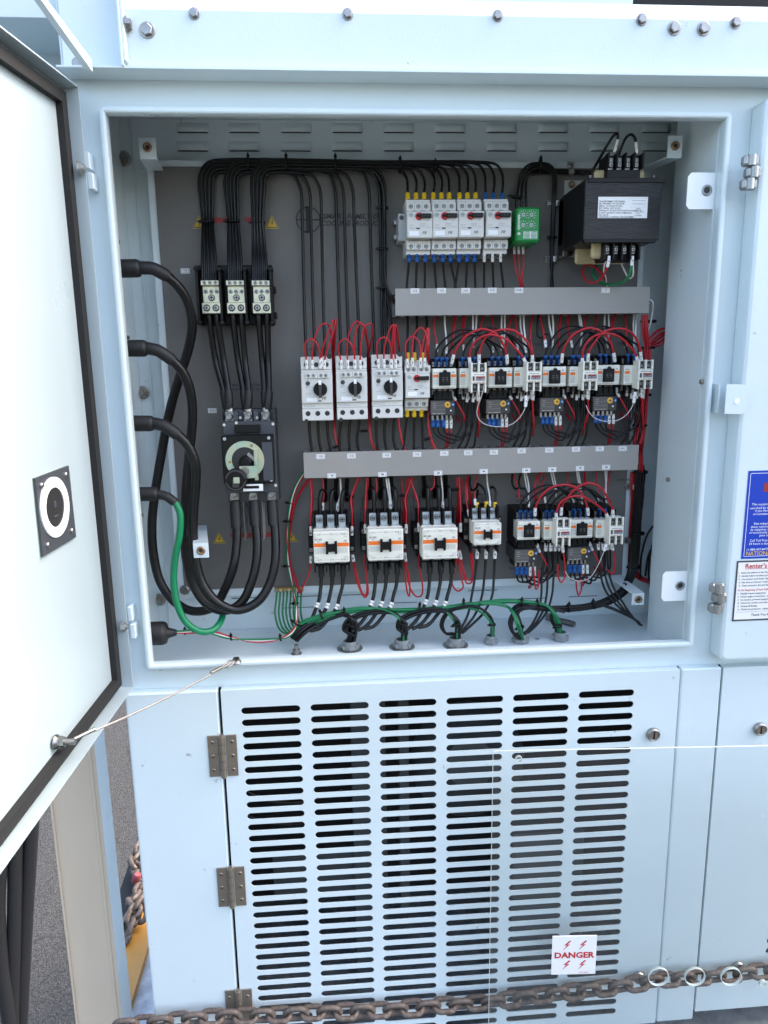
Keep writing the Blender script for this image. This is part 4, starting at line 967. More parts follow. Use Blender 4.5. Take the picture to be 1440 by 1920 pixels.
# ---- large contactor
def big_contactor(label, loc, w, h, grp, sides=True, name='large_contactor'):
    r = thing(name, label, 'contactor', loc, grp); k = w/.064; X = [-.0205*k, 0, .0205*k]
    b = MB('black_plastic'); hw = w/2
    b.bx(-hw, hw, -.066, 0, -.046*k, .046*k, ch=.001)
    for x in (-.031*k, -.0103*k, .0103*k, .031*k): b.bx(x-.0014, x+.0014, -.088, -.066, .028*k, .058*k, 'black_plastic', .0004); b.bx(x-.0014, x+.0014, -.088, -.066, -.052*k, -.028*k, 'black_plastic', .0004)
    # terminal cage behind the top
    for i in range(7): b.tube([(-.036*k+i*.012*k, -.012, .045*k), (-.036*k+i*.012*k, -.012, .070*k)], .0005, 5, 'black_plastic')
    b.tube([(-.036*k, -.012, .070*k), (.036*k, -.012, .070*k)], .0005, 5, 'black_plastic')
    part('base', b, r)
    if sides:
        for s in (-1, 1):
            a = MB('black_plastic'); a.bx(s*(hw+.0055)-.005, s*(hw+.0055)+.005, -.062, -.012, -.024, .024, ch=.0008); a.bx(s*(hw+.0055)-.004, s*(hw+.0055)+.004, -.066, -.062, -.004, .006, 'black_plastic', .0006)
            for z in (.0165, -.0165): a.bx(s*(hw+.0055)-.0035, s*(hw+.0055)+.0035, -.0655, -.0618, z-.0035, z+.0035, 'steel', .0004)
            o = part('auxiliary_block', a, r); screw_at(o, SCREW(.0024, 'steel', h=.0015), 'screw', [(s*(hw+.0055), -.0655, z) for z in (.0165, -.0165)])
    for x in X:
        t = MB('zinc'); t.box((x, -.073, .0385*k), (.014*k, .005, .026*k), 'zinc', .001, Matrix.Rotation(math.radians(-14), 3, 'X')); t2 = MB('zinc'); t2.bx(x-.0068*k, x+.0068*k, -.074, -.066, -.040*k, -.0285*k, 'zinc', .0008)
        o = part('terminal_plate', t, r); o2 = part('terminal_foot', t2, r); put('screw', SCREW(.0048*k, 'zinc', h=.002), o, Vector(loc)+Vector((x, -.078, .0430*k))); put('screw', SCREW(.0044*k, 'zinc', h=.002), o2, Vector(loc)+Vector((x, -.074, -.0345*k)))
    c = MB('dev_cream'); hh = h/2; yf = -.112
    c.bx(-hw, hw, -.090, -.0662, -hh, hh, ch=.001); c.bx(-hw+.0004, hw-.0004, yf, -.0901, -hh+.0004, hh-.0004, ch=.0018)
    y = yf-.0002; o1 = .0010*k
    c.rect(-hw+.0012, -.0105*k, o1-.0002, o1+.0068*k, y, 'orange'); c.rect(.0105*k, hw-.0012, o1-.0002, o1+.0068*k, y, 'orange')
    grid(c, -.0285*k, -.0115*k, -.0105*k, -.0015*k, y, 6, 4); grid(c, .012*k, .0275*k, -.0100*k, -.0015*k, y, 5, 4)
    marks(c, -.0295*k, -.0235*k, -.0245*k, -.0165*k, y, 3, seed=14); marks(c, .022*k, .0295*k, -.0245*k, -.0165*k, y, 3, seed=15); marks(c, -.0295*k, -.0235*k, .0175*k, .0255*k, y, 3, seed=16); marks(c, .022*k, .0295*k, .0175*k, .0255*k, y, 3, seed=17)
    for i, x in enumerate(X): c.text('%d/L%d' % (2*i+1, i+1), .0040*k, (x, y-.0001, .0235*k), 'print'); c.text('%d/T%d' % (2*i+2, i+1), .0040*k, (x, y-.0001, -.0230*k), 'print')
    for i in (-1, 0): c.rect((.0205*i+.005)*k, (.0205*i+.0155)*k, .0233*k, .0237*k, y, 'print_soft'); c.rect((.0205*i+.005)*k, (.0205*i+.0155)*k, -.0232*k, -.0228*k, y, 'print_soft')
    c.text('SC-N1', .0048*k, (-.0225*k, y-.0001, .0145*k), 'print', bold=.03); c.text('(65)', .003*k, (-.0225*k, y-.0001, .0105*k), 'print'); c.text('F8', .0055*k, (.0245*k, y-.0001, .0105*k), 'print', shear=.2); marks(c, -.004, .004, .0135*k, .0155*k, y, 1, seed=18)
    part('cover', c, r)
    kx = MB('black_plastic'); kx.bx(-.0065*k, .0065*k, yf-.004, yf-.0003, -.0080*k, .0065*k, ch=.0008)
    for s in (-1, 1): kx.bx(s*.0078*k-.0022*k, s*.0078*k+.0022*k, yf-.006, yf-.0003, -.0115*k, .0115*k, ch=.0008)
    part('coil_window', kx, r)
    return r
BG = 'large contactors in the bottom row'
b1 = big_contactor('large cream contactor with orange stripes, leftmost in the bottom row', at(621.5, 1026, .112), .0665, .0600, BG)
copy_tree(b1, at(723.2, 1022, .112), 'large cream contactor with orange stripes, second in the bottom row'); copy_tree(b1, at(825, 1019.5, .112), 'large cream contactor with orange stripes, third in the bottom row')
def fix_screws(root): pass
m1 = big_contactor('medium cream contactor with yellow top sleeves in the bottom row', at(914.3, 1001.5, .112), .0528, .0433, None, True, 'medium_contactor')
# ---- distribution block
lb = thing('distribution_block', 'black three-bay distribution block with silver lugs at the upper left of the panel', 'terminal block', at(441, 556, 0))
L0 = wloc(lb)
def lp(u, v, h): return P(u, v, h)-L0
b = MB('black_plastic'); a = lp(368, 500, .004); c = lp(516, 609, .004); b.bx(a.x, c.x, -.020, -.0005, c.z, a.z, ch=.001)
for u in (394, 441, 488): q = lp(u, 556, .02); b.bx(q.x-.017, q.x+.017, -.034, -.0202, q.z-.032, q.z+.032, 'black_plastic', .001)
part('base', b, lb)
for u0, u1 in ((370, 374), (412, 417), (458, 464), (505, 512)):
    a = lp((u0+u1)/2, 505, .045); c = lp((u0+u1)/2+2, 607, .045); b = MB('black_plastic'); b.bx((a.x+c.x)/2-.0020, (a.x+c.x)/2+.0020, -.060, -.0203, c.z, a.z, ch=.0006)
    for z in (a.z-.001, c.z+.001): b.lathe(((a.x+c.x)/2, -.061, z), (0, -1, 0), [(-.03, .0042), (0, .0042), (.0005, .0025)], 12)
    part('divider', b, lb)
a = lp(514, 560, .01); b = MB('black_plastic'); b.bx(a.x, a.x+.004, -.025, -.001, a.z+.010, a.z+.020); b.bx(a.x, a.x+.004, -.025, -.001, a.z-.035, a.z-.025); part('side_clip', b, lb)
for i, u in enumerate((395, 442, 490)):
    q = lp(u, 556, .060); b = MB('lug'); y0 = -.0345
    b.bx(q.x-.0165, q.x+.0165, -.058, y0, q.z+.019, q.z+.028, ch=.0008); b.bx(q.x-.0150, q.x+.0150, -.050, y0, q.z-.010, q.z+.0188, ch=.0006); b.bx(q.x-.0165, q.x+.0165, -.060, y0, q.z-.029, q.z-.0102, ch=.0008)
    for x in (-.008, .008): b.lathe((q.x+x, -.0601, q.z-.0195), (0, -1, 0), [(0, .0062), (.0002, .0062)], 18, 'dark_inside')
    o = part('lug', b, lb)
    for x in (-.0095, 0, .0095): put('screw', SCREW(.0033, 'zinc', h=.001), o, L0+Vector((q.x+x, -.058, q.z+.0235))); put('screw', SCREW(.0035, 'zinc', h=.0014), o, L0+Vector((q.x+x, -.050, q.z+.0095)))
    put('screw', SCREW(.0058, 'zinc', h=.003), o, L0+Vector((q.x, -.050, q.z-.0010)))
    for x in (-.008, .008): put('screw', SCREW(.0048, 'zinc', h=.002), o, L0+Vector((q.x+x, -.0603, q.z-.0195)))
# ---- main breaker
br = thing('main_breaker', 'dark grey main breaker with zinc handle mechanism and black round knob', 'breaker', at(468, 858, 0))
L0 = wloc(br)
b = MB('breaker'); a = lp(415, 770, .075); c = lp(521, 935, .075); xa, xc, zt, zb_ = a.x, c.x, a.z, c.z
b.bx(xa, xc, -.072, -.0005, zb_+.012, zt-.020, ch=.0015); b.bx(xa, xc, -.050, -.0005, zt-.0202, zt, ch=.001); b.bx(xa, xc, -.050, -.0005, zb_-.010, zb_+.0118, ch=.001)
for u in (437.5, 451): q = lp(u, 785, .06); 
for u in (445, 482): q = lp(u, 790, .05); b.bx(q.x-.004, q.x+.004, -.072, -.0502, zt-.0198, zt-.002, 'breaker', .001)
for u in (415.5, 518): q = lp(u, 790, .05); b.bx(max(xa, q.x-.003), min(xc, q.x+.003), -.072, -.0502, zt-.0198, zt-.001, 'breaker', .001)
b.bx(lp(440, 800, .075).x, lp(488, 800, .075).x, -.080, -.0722, lp(440, 812, .075).z, lp(440, 797, .075).z, 'black_plastic', .001)
part('case', b, br)
b = MB('black_plastic'); a = lp(414, 817, .095); c = lp(515, 906, .095); b.bx(a.x, c.x, -.095, -.0722, c.z, a.z, ch=.002)
for (u, v) in ((421, 823), (504, 821), (509, 900)): q = lp(u, v, .095); b.lathe((q.x, -.0951, q.z), (0, -1, 0), [(0, .003), (.001, .003)], 12, 'dev_grey_dark')
q = lp(502, 865, .095); b.bx(q.x-.009, q.x+.009, -.0965, -.0951, q.z-.035, q.z+.035, 'breaker', .0005)
mech = part('handle_mechanism', b, br)
q = lp(459, 863, .099); b = MB('zinc_yellow'); b.lathe_closed((q.x, -.0955, q.z), (0, -1, 0), [(0, .0235), (0, .0345), (.002, .0345), (.002, .0235)], 44); 
b.box((q.x+.020, -.100, q.z-.008), (.006, .012, .056), 'zinc_yellow', .0006); o = part('zinc_plate', b, mech)
b = MB('dark_inside'); b.lathe((q.x, -.0956, q.z), (0, -1, 0), [(0, .0233), (.0005, .0233)], 36); b.lathe((q.x+.002, -.0965, q.z-.004), (0, -1, 0), [(0, .0125), (.008, .0115), (.010, .008)], 28, 'black_plastic'); part('dial_well', b, mech)
b = MB('zinc_yellow'); b.box((q.x+.006, -.111, q.z-.020), (.030, .002, .022), 'zinc_yellow', .0006); b.box((q.x+.0215, -.104, q.z-.018), (.0018, .016, .027), 'zinc_yellow', .0005); b.box((q.x+.012, -.100, q.z+.006), (.018, .003, .006), 'zinc', .0006, Matrix.Rotation(math.radians(45), 3, 'Y')); b.lathe((q.x+.001, -.1122, q.z-.018), (0, -1, 0), [(0, .008), (.0004, .008)], 20, 'steel'); part('operating_bracket', b, mech)
for (x, z) in ((-.027, -.003), (.013, .026), (.018, .010)): b = MB('brass' if x < 0 else 'steel'); b.lathe((q.x+x, -.0976, q.z+z), (0, -1, 0), [(0, .0028), (.0015, .0025)], 12); part('rivet', b, mech)
b = MB('print_white'); b.text('CE', .0075, (q.x-.024, -.0979, q.z-.018), 'print_white', bold=.02); part('marking', b, mech)
q = lp(441, 901, .125); b = MB('black_plastic'); b.lathe((q.x, -.108, q.z), (0, -1, 0), [(0, .008), (.005, .008), (.0052, .0205), (.011, .0205), (.0125, .0185)], 36); b.lathe_closed((q.x, -.1200, q.z), (0, -1, 0), [(0, .0155), (0, .0185), (.0025, .0185), (.0025, .0155)], 36, 'overload'); b.box((q.x, -.122, q.z), (.036, .003, .006), 'black_plastic', .0008); b.box((q.x+.002, -.1235, q.z+.0), (.011, .003, .011), 'zinc_yellow', .0008); b.box((q.x, -.122, q.z-.006), (.012, .004, .014), 'overload', .0008)
b.cyl((q.x, -.108, q.z), (q.x, -.095, q.z), .006); part('round_knob', b, br)
q = lp(474, 915, .108); b = MB('plain_white'); b.box((q.x, -.104, q.z), (.036, .0015, .0125), 'plain_white', .0005); b.box((q.x-.002, -.1052, q.z+.001), (.026, .001, .005), 'black_plastic', .0004); part('trip_slide', b, mech)
for (v, sgn) in ((781, 1), (926, -1)):
    for u in ((430, 465, 498) if sgn > 0 else (439, 474, 509)):
        q = lp(u, v, .06); b = MB('steel'); b.box((q.x, -.056, q.z-(0 if sgn > 0 else .004)), (.017, .010, .018), 'steel', .0012)
        if sgn > 0: b.lathe((q.x, -.051, q.z+.006), (0, 0, 1), [(0, .0085), (.010, .0075)], 16, 'steel')
        o = part('terminal_lug', b, br)
        n = MB('zinc'); n.lathe((q.x, -.0611, q.z), (0, -1, 0), [(0, .0072), (.001, .0072), (.0015, .0058), (.006, .0056), (.006, .0036), (.003, .0034)], 20); n.lathe((q.x, -.0635, q.z), (0, -1, 0), [(0, .0034), (.0001, .0034)], 12, 'dark_inside'); part('lug_bolt', n, o)
for (u, v) in ((411+40, 783), (482, 783)): q = lp(u, v, .07); b = MB('dev_grey_dark'); b.lathe((q.x, -.0721, q.z), (0, -1, 0), [(0, .0025), (.0008, .0025)], 10); part('rivet', b, br)
for (u, v) in ((411.5, 797), (443, 793), (514, 795), (517, 910)): q = lp(u, v, .072); b = MB('dev_grey'); b.lathe((min(xc-.003, max(xa+.003, q.x)), -.0722, q.z), (0, -1, 0), [(0, .0028), (.001, .0025)], 12); part('rivet', b, br)
for u in (456, 491): a = lp(u, 938, .05); c = lp(u+1, 1014, .05); b = MB('dev_grey_dark'); b.bx(a.x-.0006, a.x+.0006, -.050, -.010, c.z, a.z, ch=.0002); part('phase_barrier', b, br)
# ---- green relay
gr = thing('timer_relay', 'bright green timer relay box with dials, right of the top row of breakers', 'relay', at(986, 422, 0)); L0 = wloc(gr)
a = lp(969, 388, .085); c = lp(1013, 454, .085)
b = MB('green_case'); b.bx(a.x, c.x, -.085, -.018, c.z, a.z, ch=.0035); b.bx(a.x+.002, c.x-.002, -.018, -.0005, c.z+.002, a.z-.002, ch=.001); q = lp(962, 455, .02); b.lathe((q.x+.004, -.020, q.z+.002), (0, -1, 0), [(-.016, .006), (0, .006)], 16); b.bx(q.x+.002, a.x+.008, -.020, -.004, q.z-.002, q.z+.010)
for (x, z) in ((.012, -.013), (.0265, -.013), (.012, -.030), (.0265, -.030)):
    for k_ in range(9):
        an = math.radians(-130+260*k_/8+90); cx_, cz_ = a.x+x+.0068*math.cos(an), a.z+z+.0068*math.sin(an); b.box((cx_, -.0853, cz_), (.0022, .0003, .0006), 'print_white', .0001, Matrix.Rotation(-an, 3, 'Y'))
b.text('macromatic', .0068, (a.x+.0035, -.0853, a.z-.025), 'print_white', xd=(0, 0, 1), zd=(-1, 0, 0), bold=.02, sx=.8)
x0_, x1_, z0_, z1_ = a.x+.013, c.x-.006, c.z+.006, a.z-.040
b.rect(x0_, x1_, z0_, z1_, -.0852, 'print_white')
for i in range(6): zq = z0_+(z1_-z0_)*(i+.5)/6; b.rect(x0_+.001, (x0_+x1_)/2-.0008, zq-.0006, zq+.0006, -.0854, 'green_case'); b.rect((x0_+x1_)/2+.0008, x1_-.001, zq-.0006, zq+.0006, -.0854, 'green_case')
part('case', b, gr)
for (x, z) in ((.012, -.013), (.0265, -.013), (.012, -.030), (.0265, -.030)): n = MB('dev_grey_dark'); n.lathe((a.x+x, -.085, a.z+z), (0, -1, 0), [(0, .0036), (.001, .0034)], 16); n.box((a.x+x, -.0862, a.z+z), (.0045, .0004, .0008), 'print'); part('setting_dial', n, gr)
n = MB('dev_grey'); n.lathe((a.x+.0048, -.085, c.z+.014), (0, -1, 0), [(0, .0030), (.0015, .002)], 14); part('indicator_lamp', n, gr)
# ---- transformer
tr = thing('control_transformer', 'big black control transformer with white label at the upper right of the panel', 'transformer', at(1160, 400, 0)); L0 = wloc(tr)
a = lp(1098, 335, .150); c = lp(1240, 450, .150); 
b = MB('core'); b.bx(a.x, c.x-.004, -.150, -.035, c.z, a.z, ch=.0015); 
for i in range(26): y = -.146+i*.0042; b.bx(a.x-.0005, a.x, y, y+.0012, c.z+.002, a.z-.002, 'black_plastic', .0001)
b.bx(a.x+.004, c.x, -.1515, -.140, a.z-.006, a.z+.0015, 'black_plastic', .0006); b.bx(a.x+.001, c.x-.010, -.1515, -.140, c.z-.004, c.z+.002, 'black_plastic', .0006)
part('core', b, tr)
b = MB('dev_grey_dark'); q0 = lp(1059, 338, .003); q1 = lp(1098, 482, .003); b.bx(q0.x, a.x+.1, -.0035, -.0005, q1.z, q0.z, ch=.0006); b.bx(a.x+.002, c.x-.010, -.0345, -.0036, c.z+.012, a.z-.004, 'core', .001)
q = lp(1092, 482, .02)
b.bx(a.x+.002, a.x+.012, -.036, -.0036, c.z-.010, a.z, 'steel', .001)
part('mounting_foot', b, tr)
for (u, v) in ((1072, 346), (1069, 474)): q = lp(u, v, .004); b = MB('bronze'); b.lathe((q.x, -.0036, q.z), (0, -1, 0), [(0, .0065), (.002, .006), (.004, .004)], 18); part('screw', b, tr)
b = MB('coil_card'); wz0, wz1 = c.z-.026, a.z+.020
x0_, x1_ = lp(1112, 330, .12).x, lp(1208, 330, .12).x
b.bx(x0_, x0_+.088, -.128, -.120, wz0, wz1, ch=.004); b.bx(x0_-.005, x0_+.09, -.060, -.052, wz0, wz1-.003, ch=.004)
part('winding_card', b, tr)
b = MB('bronze'); 
b.lathe((x0_+.045, -.092, (a.z+wz1)/2), (0, 0, 1), [(-.002, .032), (.004, .030), (.008, .022)], 24, 'black_plastic'); b.lathe((x0_+.045, -.092, (c.z+wz0)/2), (0, 0, -1), [(-.002, .032), (.006, .030), (.012, .022)], 24, 'black_plastic'); part('winding', b, tr)
for (u0, u1, v0, v1, up) in ((1137, 1201, 290, 335, 1), (1130, 1195, 452, 488, 0)):
    p0 = lp(u0, v0, .135); p1 = lp(u1, v1, .135); b = MB('black_plastic'); w_ = p1.x-p0.x
    zlo, zhi = p1.z, p0.z
    b.bx(p0.x, p1.x, -.130, -.100, zlo+(-.004 if up else .0), zhi, ch=.001)
    for i in range(5): x = p0.x+.001+(w_-.002)*i/4; b.bx(x-.0012, x+.0012, -.146, -.130, zlo+(.014 if up else 0), zhi+(.001 if up else -.006), 'black_plastic', .0003)
    if up: b.bx(p0.x+.001, p1.x-.003, -.140, -.1302, zlo-.004, zlo+.013, 'black_plastic', .001)
    else: b.bx(p0.x+.004, p1.x-.003, -.140, -.1302, zhi-.006, zhi+.006, 'black_plastic', .001)
    o = part('terminal_strip', b, tr)
    for i in range(4):
        x = p0.x+.001+(w_-.002)*(i+.5)/4; zc = (zlo+.021 if up else zhi-.014); b = MB('zinc'); b.bx(x-.0045, x+.0045, -.1335, -.1302, zc-.007, zc+(.012 if up else .007), ch=.0004)
        b.lathe((x, -.1336, zc), (0, -1, 0), [(0, .0046), (.002, .0044), (.003, .003)], 14, 'steel'); b.box((x, -.1368, zc), (.005, .0006, .001), 'black_plastic'); b.box((x, -.1368, zc), (.001, .0006, .005), 'black_plastic'); part('terminal', b, o)
for (u, v) in ((1107, 328), (1226, 330)): q = lp(u, v, .12); b = MB('zinc'); b.lathe((q.x, -.12, a.z), (0, 0, 1), [(0, .005), (.004, .005), (.0041, .0028), (.012, .0026)], 10); part('clamp_bolt', b, tr)
la, lc = lp(1122, 369, .1512), lp(1213, 409, .1512); b = MB('label_white'); b.rect(la.x, lc.x, lc.z, la.z, -.1512); W_ = lc.x-la.x; H_ = la.z-lc.z
for i, s in enumerate(('TRANSFORMER TYPE 50/60Hz', 'PRI: 240V/480V  H1-H2 H3-H4', '       480Vac  H1-H4 (link H2-H3)', 'SEC: 120Vac  5.0A  X1-X4', 'Windings X1-X2 and X3-X4 must be connected', 'in either a parallel or series configuration.', 'INS. Class B', 'INDUSTRIAL CONTROL TRANSFORMER')): b.text(s, .0037, (la.x+.0015, -.1514, la.z-H_*(.22+.105*i)), 'print', align='l', bold=.012, sx=.92)
cx_ = la.x+W_*.815; b.lathe_closed((cx_, -.1513, la.z-H_*.66), (0, -1, 0), [(0, .0038), (0, .0044), (.0001, .0044), (.0001, .0038)], 24, 'print'); b.text('UL', .0048, (cx_, -.1514, la.z-H_*.66), 'print', bold=.02, sx=.7); b.text('c', .0045, (cx_-.0068, -.1514, la.z-H_*.68), 'print'); b.text('us', .0045, (cx_+.0072, -.1514, la.z-H_*.68), 'print'); b.text('E193468', .0034, (cx_, -.1514, la.z-H_*.88), 'print')
x0_, x1_, z0_, z1_ = la.x+W_*.64, lc.x-.001, la.z-H_*.48, la.z-H_*.06
for (p, q_) in (((x0_, z1_), (x1_, z1_)), ((x0_, z0_), (x1_, z0_))):
    n = 24
    for i in range(0, n, 2): b.rect(x0_+(x1_-x0_)*i/n, x0_+(x1_-x0_)*(i+1)/n, p[1]-.00015, p[1]+.00015, -.1513, 'print')
for z in (z0_+.0045, z1_-.0045):
    b.tube([(x0_+.004+(x1_-x0_-.008)*i/30, -.1513, z+.0008*abs(math.sin(i*.9))) for i in range(31)], .00022, 4, 'print')
part('rating_label', b, tr)
# ---- wiring ducts
def duct(label, u0, v0, u1, v1, uR, vR, hd, tags, slots=False):
    a = P(u0, v0, hd); c = P(u1, v1, hd); e = P(uR, vR, hd); x0, x1 = (a.x+c.x)/2, e.x; z1, z0 = a.z, c.z
    r = thing('wire_duct', label, 'duct', ((x0+x1)/2, YP, z0)); b = MB('duct_grey')
    b.bx(x0, x1, YP-hd, YP-hd+.002, z0, z1, ch=.0004); b.bx(x0+.0005, x1-.0005, YP-hd+.0021, YP-hd+.010, z1-.0018, z1-.0002, ch=.0002); b.bx(x0+.0005, x1-.0005, YP-hd+.0021, YP-hd+.010, z0+.0002, z0+.0018, ch=.0002)
    part('duct_cover', b, r, True)
    b = MB('duct_grey'); n = int((x1-x0)/.0175); p_ = (x1-x0)/n
    for z in (z1-.0038, z0+.002):
        for i in range(n): b.bx(x0+p_*i+.0045, x0+p_*(i+1)-.0045, YP-hd+.0025, YP-.012, z, z+.0016, ch=.0002)
        b.bx(x0, x1, YP-.012, YP-.0005, z, z+.0016, ch=.0002)
    b.bx(x0, x1, YP-.002, YP-.0003, z0+.004, z1-.005, ch=.0002); part('duct_fingers', b, r, True)
    for (u, v, t) in tags:
        c = P(u, v, hd+.0003); b = MB('label_white'); b.rect(c.x-.0078, c.x+.0078, c.z-.0045, c.z+.0045, c.y); b.rect(c.x-.0064, c.x+.0064, c.z-.0033, c.z+.0033, c.y-.0002, 'print_soft'); b.rect(c.x-.0059, c.x+.0059, c.z-.0028, c.z+.0028, c.y-.0004, 'label_white'); b.text(t, .0046, (c.x, c.y-.0006, c.z), 'print', bold=.02)
        part('label_tag', b, r, True)
    return r
duct('upper grey wire duct under the top row of breakers', 741, 541, 741, 592, 1218, 563, .075, [(778, 545.5, '2CB'), (828, 545, '4CB'), (873, 545, '6CB'), (923, 544.5, '8CB'), (973, 544.5, 'PWR'), (1135.5, 544.5, '1T')])
duct('lower grey wire duct between the middle and bottom rows', 569, 849, 570, 897, 1197, 857, .075, [(601, 856, '1CB'), (659, 855, '3CB'), (725, 853.5, '5CB'), (782, 852, '7CB'), (833, 850, '1OL'), (878, 849, '2OL'), (926, 848, '3OL'), (978, 845.5, '4OL'), (1030, 844, '5OL'), (1080, 842.5, '6OL'), (1124.5, 841.5, '7OL'), (1167.5, 841, '8OL'), (622, 892, '1M'), (717, 889.5, '2M'), (821.5, 887, '3M'), (907, 884, '4M'), (987, 882, '5M'), (1035.5, 880.5, '6M'), (1087.5, 878, '7M'), (1136.5, 876, '8M')])
# ---- ground bar
gb = thing('ground_bar', 'small brass ground bar with screws under the left large contactor', 'bar', P(542, 1107, .02)); a = P(515, 1107, .02); c = P(569, 1104, .02); b = MB('brass'); b.bx(a.x, c.x, a.y-.004, a.y+.004, c.z-.0045, c.z+.0045); part('bar', b, gb, True)
for i in range(7): x = a.x+.004+(c.x-a.x-.008)*i/6; b = MB('zinc_yellow' if i % 2 else 'zinc'); b.lathe((x, a.y-.0041, c.z), (0, -1, 0), [(0, .0030), (.003, .0028)], 10); part('screw', b, gb, True)
# ---- pipe clamps holding wires
def clamp(u, v, lab, flip=1, vert=False):
    c = P(u, v, 0); b = MB('zinc'); r_ = thing('wire_clamp', lab, 'clamp', c, 'zinc wire clamps on the panel')
    if vert:
        b.box((c.x, c.y-.002, c.z), (.012, .002, .014), 'zinc', .0006); b.lathe_closed((c.x, c.y-.004, c.z-.012), (1, 0, 0), [(-.005, .0055), (-.005, .0068), (.005, .0068), (.005, .0055)], 20, 'zinc')
    else:
        b.box((c.x+flip*.003, c.y-.002, c.z), (.014, .002, .012), 'zinc', .0006); b.lathe_closed((c.x+flip*.014, c.y-.004, c.z), (0, 0, 1), [(-.005, .0055), (-.005, .0068), (.005, .0068), (.005, .0055)], 20, 'zinc')
    part('strap', b, r_, True); b = MB('steel'); b.lathe(c+Vector((0, -.003, 0)), (0, -1, 0), [(0, .0048), (.002, .0045), (.003, .003)], 14); b.box(c+Vector((0, -.0062, 0)), (.005, .0005, .001), 'black_plastic'); b.box(c+Vector((0, -.0062, 0)), (.001, .0005, .005), 'black_plastic'); part('screw', b, r_, True)
clamp(1028, 383, 'small zinc clamp on the vertical black wires, level with the transformer label'); clamp(1024, 487, 'small zinc clamp on the vertical black wires just above the upper duct'); clamp(1069, 311, 'small zinc clamp on the horizontal black wires at the top edge of the panel', 1, True)
clamp(1174, 912, 'zinc clamp on the red wires just below the right end of the lower duct'); clamp(1171, 1013, 'zinc clamp on the black bundle at the right edge of the panel, lower one')
# ---- cable glands on the floor
GL = [(656, 1216, 1, 'first cable gland from the left, with round steel plate', True), (754, 1213, 1, 'second cable gland from the left, with round steel plate', True), (854, 1210, 1, 'third cable gland from the left, with round steel plate', True), (920, 1206, .72, 'smallest grey cable gland, fourth from the left, no plate', False), (976, 1203, .95, 'fifth cable gland, green and black wires, beside the small hole', False), (1050, 1199, .95, 'rightmost grey cable gland beside the loose steel bolt', False)]
glp = []
for (u, v, s, lab, pl_) in GL:
    c = Z(u, v, zf); glp.append(c); r_ = thing('cable_gland', 'grey threaded '+lab, 'cable gland', c, 'grey cable glands in a row on the compartment floor')
    if pl_: b = MB('hinge_brown'); b.lathe(c, (0, 0, 1), [(.0002, .0245), (.0015, .0245)], 36, 'steel'); part('washer_plate', b, r_, True)
    b = MB('nylon_grey'); R_ = .0158*s; b.lathe_closed(c, (0, 0, 1), [(.0016, R_*.72), (.0016, R_*1.06), (.006, R_*1.06), (.0062, R_), (.008, R_), (.008, R_*.80), (.016, R_*.78), (.016, R_*.66)], 32)
    for k_ in range(8): an = k_*math.pi/4; b.box(c+Vector((math.cos(an)*R_*1.05, math.sin(an)*R_*1.05, .005)), (.004, .004, .0075), 'nylon_grey', .0008, Matrix.Rotation(an, 3, 'Z'))
    part('lock_nut', b, r_, True); b = MB('dark_inside'); b.lathe(c, (0, 0, 1), [(.0155, R_*.66), (.0156, R_*.66)], 24); part('bore', b, r_, True)
c = Z(1007, 1198, zf); b = MB('print_soft'); b.lathe(c, (0, 0, 1), [(.0002, .0052), (.0004, .0052)], 20); tag(b.build('floor_plug', None, True), 'small pale plug in the floor between the last two glands', 'plug')
p0 = Z(1032, 1163, zf)+Vector((0, 0, .006)); p1 = Z(1077, 1176, zf)+Vector((0, 0, .006)); b = MB('steel'); b.cyl(p0, p1, .0055); b.cyl(p0-(p1-p0)*.12, p0+(p1-p0)*.08, .0095, n=6, smooth=False)
for i in range(16): q = p0.lerp(p1, .5+.03*i); b.cyl(q, q+(p1-p0)*.012, .0062, n=10)
tag(b.build('loose_bolt', None, True), 'loose steel bolt lying on the floor behind the rightmost gland', 'bolt')
c = Z(556, 1226, zf); b = MB('steel'); b.lathe(c, (0, 0, 1), [(0, .010), (.002, .010)], 18); b.lathe(c+Vector((0, 0, .0021)), (0, 0, 1), [(0, .0072), (.007, .0072)], 6, smooth=False); b.lathe(c+Vector((0, 0, .0092)), (0, 0, 1), [(0, .004), (.009, .004)], 12, smooth=False); tag(b.build('floor_stud', None, True), 'steel stud with nut on the floor near the lower lip, left of the glands', 'stud')
# ---- black cap on the left wall
q = Y(282, 1188, 1.26); zc = q.z; b = MB('black_rubber'); xw = WX; q1 = Y(312, 1188, 1.26); b.lathe((xw, 1.26, zc), (1, 0, 0), [(0, .0215), (q1.x-xw-.006, .0215), (q1.x-xw, .019), (q1.x-xw+.003, .010), (q1.x-xw+.016, .006), (q1.x-xw+.018, .0055)], 28)
tag(b.build('rubber_cap', None, True), 'round black rubber cap on the left wall near the floor, thin coloured wires leaving it', 'cap')
capend = Vector((q1.x+.018, 1.26, zc))
